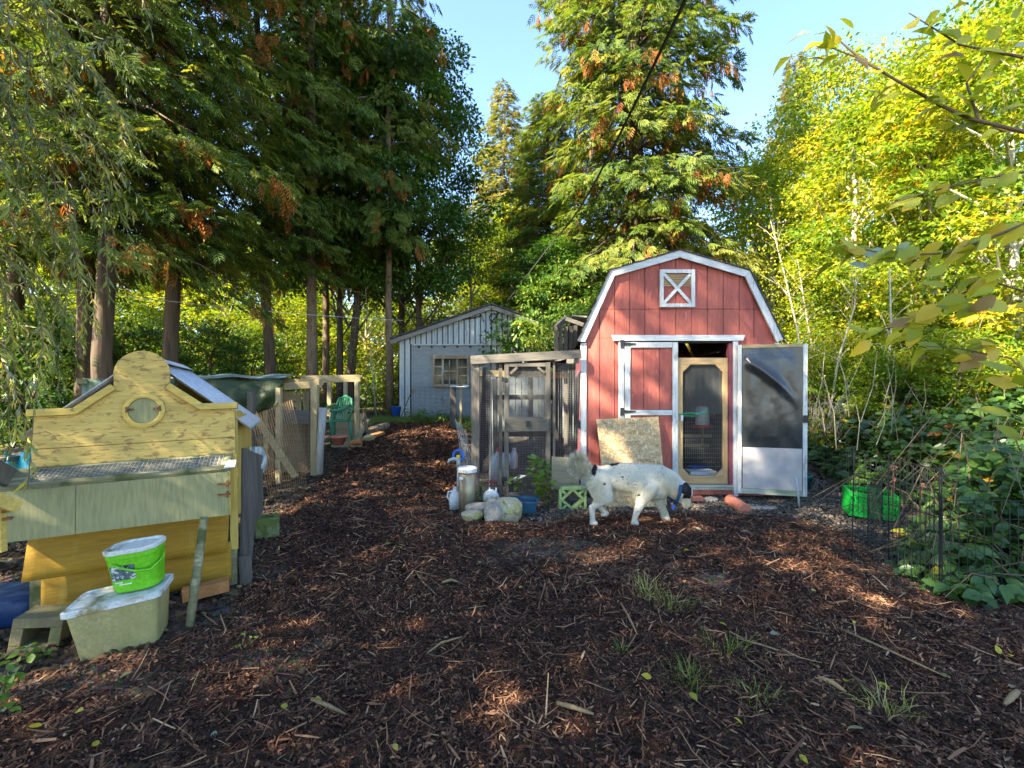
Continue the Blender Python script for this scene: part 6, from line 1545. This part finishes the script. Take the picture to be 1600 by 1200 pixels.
# thin pale saplings by the shed
for k, (pts, lb) in enumerate((([(1256, 640, 8.2), (1247, 520, 8.3), (1226, 430, 8.4), (1204, 345, 8.5)], 'thin pale leaning sapling stem right of the shed roof'),
                               ([(1272, 640, 8.6), (1268, 540, 8.6), (1256, 470, 8.7), (1246, 405, 8.8)], 'second thin pale sapling stem, next right of the leaning one'),
                               ([(1296, 650, 8.0), (1310, 560, 8.0), (1335, 480, 8.1), (1338, 440, 8.1)], 'bare sapling curving right above the bleached stems'),
                               ([(588, 655, 13), (583, 590, 13), (577, 520, 13.2), (570, 440, 13.4)], 'thin pale birch-like stem between the left trunks'),
                               ([(1385, 620, 7.6), (1392, 520, 7.7), (1390, 420, 7.8)], 'bare thin stem standing in the middle of the right bank'))):
    t = thing('sapling', lb, 'sapling', P(*pts[0])); Q = [P(*q) for q in pts]
    mb = MB(); mb.tube(Q, [.022 if pts[0][2] < 10 else .035, .017, .012, .005], 7); mb.build('stem', M['bark_pale'], t, smooth_=True)
    g = random.Random(k); mb = MB()
    for j in range(16):
        u = g.uniform(.2, .95) * (len(Q) - 1); a = Q[int(u)].lerp(Q[int(u) + 1], u % 1); L = g.uniform(.25, .7)
        dv = Vector((g.uniform(-1, 1), g.uniform(-.6, .6), g.uniform(.1, .9))).normalized() * L
        mb.tube([a, a + dv * .5 + Vector((0, 0, .03)), a + dv], [.006, .004, .002], 4, False)
    mb.build('twigs', M['bark_pale'], t)
    if k != 4:
        g2 = np.random.default_rng(k); n = 700; u = g2.uniform(.2, 1, n) * (len(Q) - 1.001)
        A = np.array([list(Q[int(q)].lerp(Q[int(q) + 1], q % 1)) for q in u]) + g2.normal(0, .28, (n, 3))
        V, F, kk = place_leaves(A, g2.normal(0, 1, (n, 3)), g2.normal(0, .6, (n, 3)) + [0, 0, 1], g2.uniform(.04, .075, n), T_DIAM)
        o = np_object('leaves', V, F, np.repeat(np.clip(g2.normal(.7, .15, n), 0, 1), kk), M['leaf_maple'], t); o['kind'] = 'stuff'
# bleached dead stems
mb = MB(); g = random.Random(3)
for j in range(90):
    a = P(g.uniform(1262, 1330), g.uniform(640, 690), g.uniform(7.0, 8.2)); dv = Vector((g.uniform(-.8, .8), g.uniform(-.4, .4), g.uniform(-.1, .8))) * .5
    mb.tube([a, a + dv * .5 + Vector((0, 0, .08)), a + dv], [.005, .004, .002], 4, False)
tag(mb.build('dead_stems', M['dead_twig'], None), 'tangle of bleached dead stems beside the open shed door', 'dead plant')['kind'] = 'stuff'
mb = MB()
for j in range(70):
    x = g.uniform(3.6, 7.5); y = g.uniform(5.5, 9); a = Vector((x, y, g.uniform(.6, 1.2))); dv = Vector((g.uniform(-.5, .5), g.uniform(-.3, .3), g.uniform(.5, 1.3)))
    mb.tube([a, a + dv * .5 + Vector((.05, 0, 0)), a + dv], [.005, .004, .002], 4, False)
tag(mb.build('dry_stalks', M['dead_twig'], None), 'thin dry stalks standing above the brambles on the right bank', 'dead plant')['kind'] = 'stuff'

# ---- bramble bank
BE = [(2.0, 9.9), (3.0, 2.98), (3.4, 3.05), (3.8, 3.35), (4.2, 3.75), (4.6, 4.5), (5.3, 4.75), (6.0, 4.7), (7, 4.9), (8, 5.2), (10, 5.4), (12, 5.4)]   # y -> left edge x
def bank_edge(y): return np.interp(y, [q[0] for q in BE], [q[1] for q in BE])
def bank_h(x, y):
    e = bank_edge(y); e = np.where(y < 3.0, 99, e)
    din = np.minimum(x - e, (y - 3.0 - .10 * np.sin(x * 4)) * 1.0)
    return smooth(0, .55, din) * .85 + smooth(.4, 2.6, din) * .55 + (fbm(x * 1.6, y * 1.6) - .5) * .5 * smooth(0, .5, din)
g = np.random.default_rng(21)
def bramble(n, yr, size, seed, shell):
    g = np.random.default_rng(seed)
    y = g.uniform(*yr, n); x = bank_edge(y) + (g.random(n) ** 1.25) * (5.0 if yr[1] > 5 else 2.6) - .04
    h = np.maximum(bank_h(x, y), .06); u = 1 - np.abs(g.normal(0, shell, n)); ok = (u > 0) & (x < 1.2 * y + .9) 
    x, y, h, u = x[ok], y[ok], h[ok], u[ok]; n = len(x)
    z = gh(x, y) + h * u + .02
    Pc = np.stack([x, y, z], 1) + g.normal(0, .04, (n, 3))
    az = g.uniform(0, 2 * np.pi, n); tc = np.clip(g.normal(.38, .16, n) + .10 * (fbm(x * 2, y * 2) - .5) * 4, 0, .90); yl = g.random(n) < .035; tc = np.where(yl, g.uniform(.94, 1, n), tc)
    Ps = []; Ds = []; Ns = []; Ss = []; Ts = []
    base = np.stack([g.normal(-.35, .5, n), g.normal(-.55, .4, n), np.full(n, .9)], 1)
    for k in range(3):
        a = az + (k - 1) * 1.25 * (1 if k != 1 else 0)
        D = np.stack([np.cos(a), np.sin(a), g.normal(-.25, .2, n)], 1); Ps.append(Pc + D * .015); Ds.append(D); Ns.append(base + g.normal(0, .12, (n, 3))); Ss.append(size * g.uniform(.75, 1.2, n) * (1.1 if k == 1 else .85)); Ts.append(np.clip(tc + g.normal(0, .05, n), 0, 1))
    return np.concatenate(Ps), np.concatenate(Ds), np.concatenate(Ns), np.concatenate(Ss), np.concatenate(Ts)
bt_ = thing('bramble_thicket', 'dense bank of leafy green brambles along the right side behind the wire fences', 'brambles', (4.5, 4.5, 0))
sets = []; near = None
for (n, yr, size, sd, sh_) in ((1900, (2.98, 4.4), .105, 31, .35), (3400, (4.2, 7), .11, 32, .28), (3600, (6.5, 12), .13, 33, .25)):
    A = bramble(n, yr, size, sd, sh_)
    if near is None:
        sc_ = A[0][:, 1] + (A[0][:, 0] - 3) * .3; idx = np.argsort(sc_ + NR.random(len(sc_)) * .8)[:280]; near = [q[idx] for q in A]; keep = np.ones(len(sc_), bool); keep[idx] = False; A = [q[keep] for q in A]
    V, F, k = place_leaves(A[0], A[1], A[2], A[3], T_BIG); sets.append((V, F, np.repeat(A[4], k)))
V, F, T = merge(sets); np_object('foliage', V, F, T, M['leaf_bramble'], bt_)['kind'] = 'stuff'
_lm = {}
def curl(T, a, b):
    v = T[0].copy(); v[:, 2] += a * v[:, 0] ** 2 + b * v[:, 1] ** 2; v[:, 1] *= (1 - .15 * abs(a)); return (v, T[1])
CURL = [T_BIG, curl(T_BIG, -.35, .5), curl(T_BIG, .22, -.6), curl(T_BIG, -.6, .2), curl(T_BIG, -.15, 1.3)]
def leaf_mesh(tint, m, tmpl=T_BIG):
    key = (round(tint, 1), m, R.randrange(5)); tmpl = CURL[key[2]]
    if key not in _lm:
        o = np_object('leaf', tmpl[0], tmpl[1], np.full(len(tmpl[1]), key[0] if key[0] < 1 else .97), M[m], None); _lm[key] = o.data; bpy.data.objects.remove(o)
    return _lm[key]
def leaf_obj(p, D, N, s, tint, m, par):
    X = Vector(D).normalized(); Z = Vector(N); Z = (Z - X * Z.dot(X)).normalized(); Y = Z.cross(X)
    o = link_mesh('leaf', leaf_mesh(tint, m), par); mt = Matrix((X, Y, Z)).transposed().to_4x4()
    o.matrix_local = Matrix.Translation(Vector(p) - root_loc(par)) @ mt @ Matrix.Diagonal((s, s, s, 1)); return o
for p, D, N, s, t in zip(*near): leaf_obj(p, D, N, s, float(t), 'leaf_bramble', bt_)
mb = MB(); rg = random.Random(9)
for j in range(150):
    y = rg.uniform(3.0, 8) if j > 60 else rg.uniform(3.0, 4.2); x = float(bank_edge(y)) + rg.uniform(.05, 2.4); z = float(gh(x, y)); a = rg.uniform(0, 6.28); L = rg.uniform(.5, 1.4); h = float(bank_h(x, y)) + rg.uniform(.05, .35)
    p = Vector((x, y, z)); q = p + Vector((math.cos(a) * L, math.sin(a) * L * .6, 0))
    mb.tube([p, p.lerp(q, .25) + Vector((0, 0, h * .75)), p.lerp(q, .6) + Vector((0, 0, h)), q + Vector((0, 0, h * .5))], [.006, .005, .004, .002], 5, False)
mb.build('canes', M['twig'], bt_)['kind'] = 'stuff'
# the dark leaf-mould under the brambles
V_, F_, T_ = chips('g', 16000, (3, 9), .05, .02, 8, keep=lambda x, y: x > bank_edge(y) - .3, flat=.6, tintf=lambda g, x, y, n: g.beta(1.2, 3, n), xr=(3, 9))
np_object('leaf_mould', V_, F_, T_, M['litter'], kind='stuff')
for k, (px, py, d) in enumerate(((1397, 731, 3.7), (1398, 748, 3.7), (1441, 759, 3.6))):
    mb = MB(); c = P(px, py, d)
    for j in range(9): mb.lathe([(.001, -.008), (.009, 0), (.001, .008)], c + Vector((rg.uniform(-.018, .018), rg.uniform(-.01, .01), rg.uniform(-.016, .016))), 6, cap=False)
    mb.tube([c, c + Vector((.02, .05, -.25))], .003, 4); tag(mb.build('seed_head', M['terracotta'], None), ('upper reddish seed head poking over the folded wire panel', 'lower reddish seed head beside the folded wire panel', 'reddish seed head right of the folded wire panel')[k], 'seed head')

# ---- willow shoots at left
wl = thing('willow_tree', 'willow with long trailing shoots of narrow leaves hanging in at the upper left', 'tree', (-5.1, 2.9, 0))
mb = MB(); mb.tube([(-5.1, 2.9, 0), (-5.0, 3.0, 1.6), (-4.7, 3.1, 3.2), (-4.3, 3.2, 4.6)], [.16, .13, .10, .05], 10); mb.build('trunk', M['bark'], wl, smooth_=True)
g = np.random.default_rng(44); mb = MB(); Ps = []; Ds = []; Ts = []; Ss = []
for j in range(360):
    top = Vector((g.uniform(-5.6, -2.9), g.uniform(2.2, 4.4), 0)); 
    if j < 110: top.z = g.uniform(1.7, 3.2); reach = g.uniform(.3, 1.0)
    else: top.z = g.uniform(2.8, 5.0); reach = g.uniform(.4, 1.2)
    a = g.normal(-.1, .7); L = g.uniform(1.0, 2.1)
    pts = [top]; v = Vector((math.cos(a) * reach, math.sin(a) * reach, .35)); p = top.copy(); st = 10
    for i in range(st):
        v += Vector((g.normal(0, .05), g.normal(0, .05), -.24)); p = p + v.normalized() * (L / st); pts.append(p.copy())
    px_end = 800 + FPX * pts[-1].x / pts[-1].y; lim = 240 - max(0, (600 - FPX * (pts[-1].z - CH) / pts[-1].y) - 330) * .35
    if px_end > lim or 800 + FPX * pts[4].x / pts[4].y > 210: continue
    mb.tube(pts, [.004] * 5 + [.003] * 3 + [.002] * 3, 4, False)
    n = int(L * 34); u = g.uniform(.5, st - .01, n); i = u.astype(int); fr = u - i
    A = np.array([list(pts[ii].lerp(pts[ii + 1], ff)) for ii, ff in zip(i, fr)]); dv = np.array([list((pts[ii + 1] - pts[ii]).normalized()) for ii in i])
    sd = g.choice([-1, 1], n)[:, None]; lat = norm(np.cross(dv, g.normal(0, 1, (n, 3)))) 
    Ps.append(A); Ds.append(dv * .9 + lat * sd * .55 + g.normal(0, .15, (n, 3)) + [0, 0, -.3]); Ts.append(np.clip(g.normal(.48, .24) + g.normal(0, .13, n) + (g.random(n) < .05) * .4, 0, 1)); Ss.append(g.uniform(.06, .115, n))
mb.build('shoots', M['twig'], wl)['kind'] = 'stuff'
Ps = np.concatenate(Ps); V, F, k = place_leaves(Ps, np.concatenate(Ds), g.normal(0, 1, Ps.shape) + [0, 0, .6], np.concatenate(Ss), T_WIL)
np_object('foliage', V, F, np.repeat(np.concatenate(Ts), k), M['leaf_willow'], wl)['kind'] = 'stuff'
shade_crown = crown_broad(71, 7.2, 2.7, 2.7, 40, 17000, .12, T_WIL, 'leaf_willow', .45, rcl=.9)  # unseen crown, set low and dense to shade the hen house
o = np_object('crown', shade_crown[0] * [1, 1, 1] + [-5.6, .5, 0], shade_crown[1], shade_crown[2], M['leaf_willow'], wl); o['kind'] = 'stuff'

# ---- branch of big leaves overhead at right
al = thing('overhanging_tree', 'nearby tree whose branches of large yellowing leaves hang in at the upper right', 'tree', (3.6, 1.3, 0))
mb = MB(); mb.tube([(3.6, 1.3, 0), (3.5, 1.4, 1.6), (3.3, 1.5, 3.6)], [.10, .08, .05], 9); mb.build('trunk', M['bark'], al, smooth_=True)
brs = [([(2200, 150, 1.7), (1600, 206, 1.9), (1520, 187, 1.95), (1470, 165, 2.0), (1400, 125, 2.0), (1345, 92, 2.05), (1310, 62, 2.1)], .010),
       ([(2200, 300, 1.6), (1600, 268, 1.9), (1535, 280, 1.95), (1450, 300, 2.0), (1370, 325, 2.1)], .006),
       ([(1530, 190, 1.95), (1510, 130, 2.0), (1560, 60, 2.0)], .006),
       ([(2200, 420, 1.5), (1600, 350, 1.7), (1540, 375, 1.75), (1480, 395, 1.8), (1400, 400, 1.9), (1330, 385, 2.0)], .006),
       ([(2200, 500, 1.5), (1600, 455, 1.65), (1550, 440, 1.7), (1500, 460, 1.75), (1440, 500, 1.8), (1380, 515, 1.9)], .005),
       ([(1620, 600, 1.6), (1580, 560, 1.7), (1500, 545, 1.8), (1440, 540, 1.9)], .004),
       ([(1600, 90, 1.8), (1500, 70, 1.9), (1420, 20, 2.0)], .006), ([(1345, 92, 2.05), (1300, 75, 2.1), (1275, 72, 2.1)], .004),
       ([(1640, 690, 1.7), (1600, 655, 1.75), (1560, 640, 1.8)], .004)]
g = np.random.default_rng(91)
for bi_, (pts, r) in enumerate(brs):
    Q = [P(*q) for q in pts]; mb = MB(); mb.tube(Q, [r * (1 - .6 * i / (len(Q) - 1)) for i in range(len(Q))], 6, False); mb.build('branch', M['twig'], al, smooth_=True)
    n = (40, 24, 12, 42, 40, 22, 18, 9, 7)[bi_]
    for j in range(n):
        u = g.uniform(.0 if len(pts) < 5 else 1.0, len(Q) - 1.001); i = int(u); a = Q[i].lerp(Q[i + 1], u - i) + Vector(g.normal(0, .035, 3)); dv = (Q[i + 1] - Q[i]).normalized()
        s_ = 1 if g.random() < .5 else -1
        D = dv * .8 + Vector((-.35, g.normal(0, .3), s_ * .35 - .30)) + Vector(g.normal(0, .2, 3)); N = Vector((g.normal(0, .5), -.7 + g.normal(0, .4), .8 + g.normal(0, .3)))
        leaf_obj(a, D, N, g.uniform(.055, .108), float(np.clip(g.normal(.52, .25), 0, 1)), 'leaf_alder', al)

# ---- weeds, grass, ferns
def tuft(px, py, n, L, spread, label, seed, tint=.4):
    g = np.random.default_rng(seed); d = FPX * 1.41 / (py - 600); x = PX(px, d); c = np.array([x, d, surf(x, d)])
    a = g.uniform(0, 6.28, n); r = spread * g.random(n)
    Pp = c + np.stack([np.cos(a) * r, np.sin(a) * r * .7, np.zeros(n)], 1)
    for i in range(n): Pp[i, 2] = surf(Pp[i, 0], Pp[i, 1]) - .005
    D = np.stack([np.cos(a) * .8 + g.normal(0, .4, n), np.sin(a) * .8 + g.normal(0, .4, n), g.uniform(.3, 1.4, n)], 1)
    V, F, k = place_leaves(Pp, D, np.stack([-np.cos(a), -np.sin(a), np.full(n, .6)], 1), L * g.uniform(.5, 1.2, n), T_BLADE)
    o = np_object('grass_tuft', V, F, np.repeat(np.clip(g.normal(tint, .25, n), 0, 1), k), M['grass'], None)
    tag(o, label, 'grass'); return o
tuft(1078, 1075, 90, .10, .13, 'bright green grass tuft on the lower right mulch', 1, .35)
tuft(1140, 1022, 80, .11, .15, 'sparse grass tuft behind the bright green one', 2, .55)
tuft(1010, 938, 70, .13, .14, 'straw-coloured grass tuft, left one of the farther pair', 3, .85)
tuft(1052, 950, 80, .12, .12, 'straw-coloured grass tuft, right one of the farther pair', 4, .8)
tuft(1385, 1110, 60, .14, .12, 'long pale grass at the bottom edge of the mulch', 5, .85)
tuft(1185, 1100, 60, .09, .10, 'few green blades near the bottom edge, right of the bright tuft', 6, .4)
tuft(972, 1030, 34, .08, .05, 'few small green blades left of the sparse tuft', 7, .3)
def weed(name, c, n, size, spread, h, label, seed, m='leaf_dark', tint=.7, tmpl=T_BIG):
    g = np.random.default_rng(seed); c = Vector(c); t = thing(name, label, 'plant', c); mb = MB(); Ps = []; Ds = []
    ns = max(3, n // 9)
    for j in range(ns):
        a = g.uniform(0, 6.28); q = c + Vector((math.cos(a) * spread * g.random(), math.sin(a) * spread * g.random(), h * g.uniform(.5, 1)))
        mb.tube([c, c.lerp(q, .5) + Vector((0, 0, h * .1)), q], [.004, .003, .002], 4, False)
        for k in range(n // ns): p = c.lerp(q, g.uniform(.3, 1)) + Vector(g.normal(0, .025, 3)); Ps.append(p); Ds.append(Vector((math.cos(a + g.normal(0, 1)), math.sin(a + g.normal(0, 1)), g.normal(-.1, .3))))
    mb.build('stems', M['twig'], t)
    Ps = np.array([list(p) for p in Ps]); Ds = np.array([list(p) for p in Ds])
    V, F, k = place_leaves(Ps, Ds, g.normal(0, .3, Ps.shape) + [0, -.4, .9], size * g.uniform(.6, 1.2, len(Ps)), tmpl)
    np_object('foliage', V, F, np.repeat(np.clip(g.normal(tint, .12, len(Ps)), 0, .86), k), M[m], t)['kind'] = 'stuff'; return t
weed('leafy_weed', P(850, 792, 5.35), 110, .085, .17, .62, 'bright green leafy weed climbing the foot of the wire run door', 1, 'leaf_bramble', .72)
weed('leafy_weed', P(812, 765, 5.55), 16, .07, .10, .16, 'small sprig of green leaves under the run door', 2, 'leaf_bramble', .74)
weed('leafy_weed', P(748, 790, 5.45), 22, .05, .06, .34, 'thin weed between the standing pipe and the run post', 3, 'leaf_bramble', .7)
weed('leafy_weed', P(5, 1085, 2.05), 50, .05, .14, .16, 'green weed at the left edge above the loose plank', 4, 'leaf_bramble', .75)
weed('leafy_weed', P(68, 1022, 2.5), 24, .05, .13, .07, 'small green weed by the brown mossy block', 5, 'leaf_bramble', .7)
weed('leafy_weed', P(15, 1135, 1.95), 26, .045, .12, .08, 'green weed at the left edge below the loose plank', 6, 'leaf_bramble', .75)
weed('seedling', P(392, 1002, 2.5), 10, .025, .02, .03, 'tiny bright green seedling on the mulch right of the leaning pole', 7, 'leaf_bramble', .86)
weed('leafy_weed', P(793, 520, 11.6) - Vector((0, 0, .8)), 90, .12, .3, 1.2, 'leafy vine on the right part of the grey shed gable', 8, 'leaf_dark', .6)
for k, (px, d) in enumerate(((665, 11.0), (680, 10.9), (697, 11.1), (650, 11.3), (728, 10.6), (735, 9.9), (560, 9.8))):
    x = PX(px, d); weed('ground_weed', (x, d, float(gh(x, d))), 120, .085, .42, .36, 'green weed patch ' + ('below the grey shed window', 'right of the window prop', 'beside the cloth post', 'at the left part of the grey shed foot', 'right of the cloth post', 'by the wire roll post', 'beyond the open shelter')[k], 20 + k, 'leaf_dark', .72, T_DIAM)
# grassy strip before the grey shed
g = np.random.default_rng(61); n = 9000; x = g.uniform(-3.6, -.7, n); y = g.uniform(10.9, 12.1, n); z = gh(x, y)
V, F, k = place_leaves(np.stack([x, y, z], 1), np.stack([g.normal(0, .5, n), g.normal(0, .5, n), np.ones(n)], 1), g.normal(0, 1, (n, 3)), g.uniform(.06, .16, n), T_BLADE)
tag(np_object('grass_strip', V, F, np.repeat(np.clip(g.normal(.4, .2, n), 0, 1), k), M['grass'], None), 'strip of short green grass before the grey shed', 'grass')['kind'] = 'stuff'
g = np.random.default_rng(77); n = 70; y = 1.6 + g.random(n) ** 1.3 * 6; x = g.uniform(-1, 1, n) * 1.1 * y; ok = np.abs(x) < 5; x, y = x[ok], y[ok]; n = len(x)
z = np.maximum(mulch_h(x, y), gh(x, y)) + .02
V, F, k = place_leaves(np.stack([x, y, z], 1), g.normal(0, 1, (n, 3)) * [1, 1, .2], g.normal(0, .35, (n, 3)) + [0, 0, 1], g.uniform(.025, .06, n), T_BIG)
tag(np_object('fallen_leaves', V, F, np.repeat(g.uniform(.55, 1, n), k), M['leaf_alder'], None), 'fallen yellow and brown leaves scattered on the mulch', 'leaves')['kind'] = 'stuff'
# forest floor litter and undergrowth beyond
n = 26000; d = g.uniform(8, 30, n); px = g.uniform(-60, 1660, n); x = (px - 800) / FPX * d; ok = ~((x > -4) & (x < 4) & (d < 12.6)); x = x[ok]; d = d[ok]; n = len(x)
V, F, k = place_leaves(np.stack([x, d, gh(x, d) + g.random(n) ** 2 * .5], 1), g.normal(0, 1, (n, 3)), g.normal(0, .5, (n, 3)) + [0, 0, 1], g.uniform(.08, .18, n), T_DIAM)
tag(np_object('undergrowth', V, F, np.repeat(np.clip(g.normal(.45, .25, n), 0, 1), k), M['leaf_dark'], None), 'low undergrowth on the woodland floor', 'undergrowth')['kind'] = 'stuff'
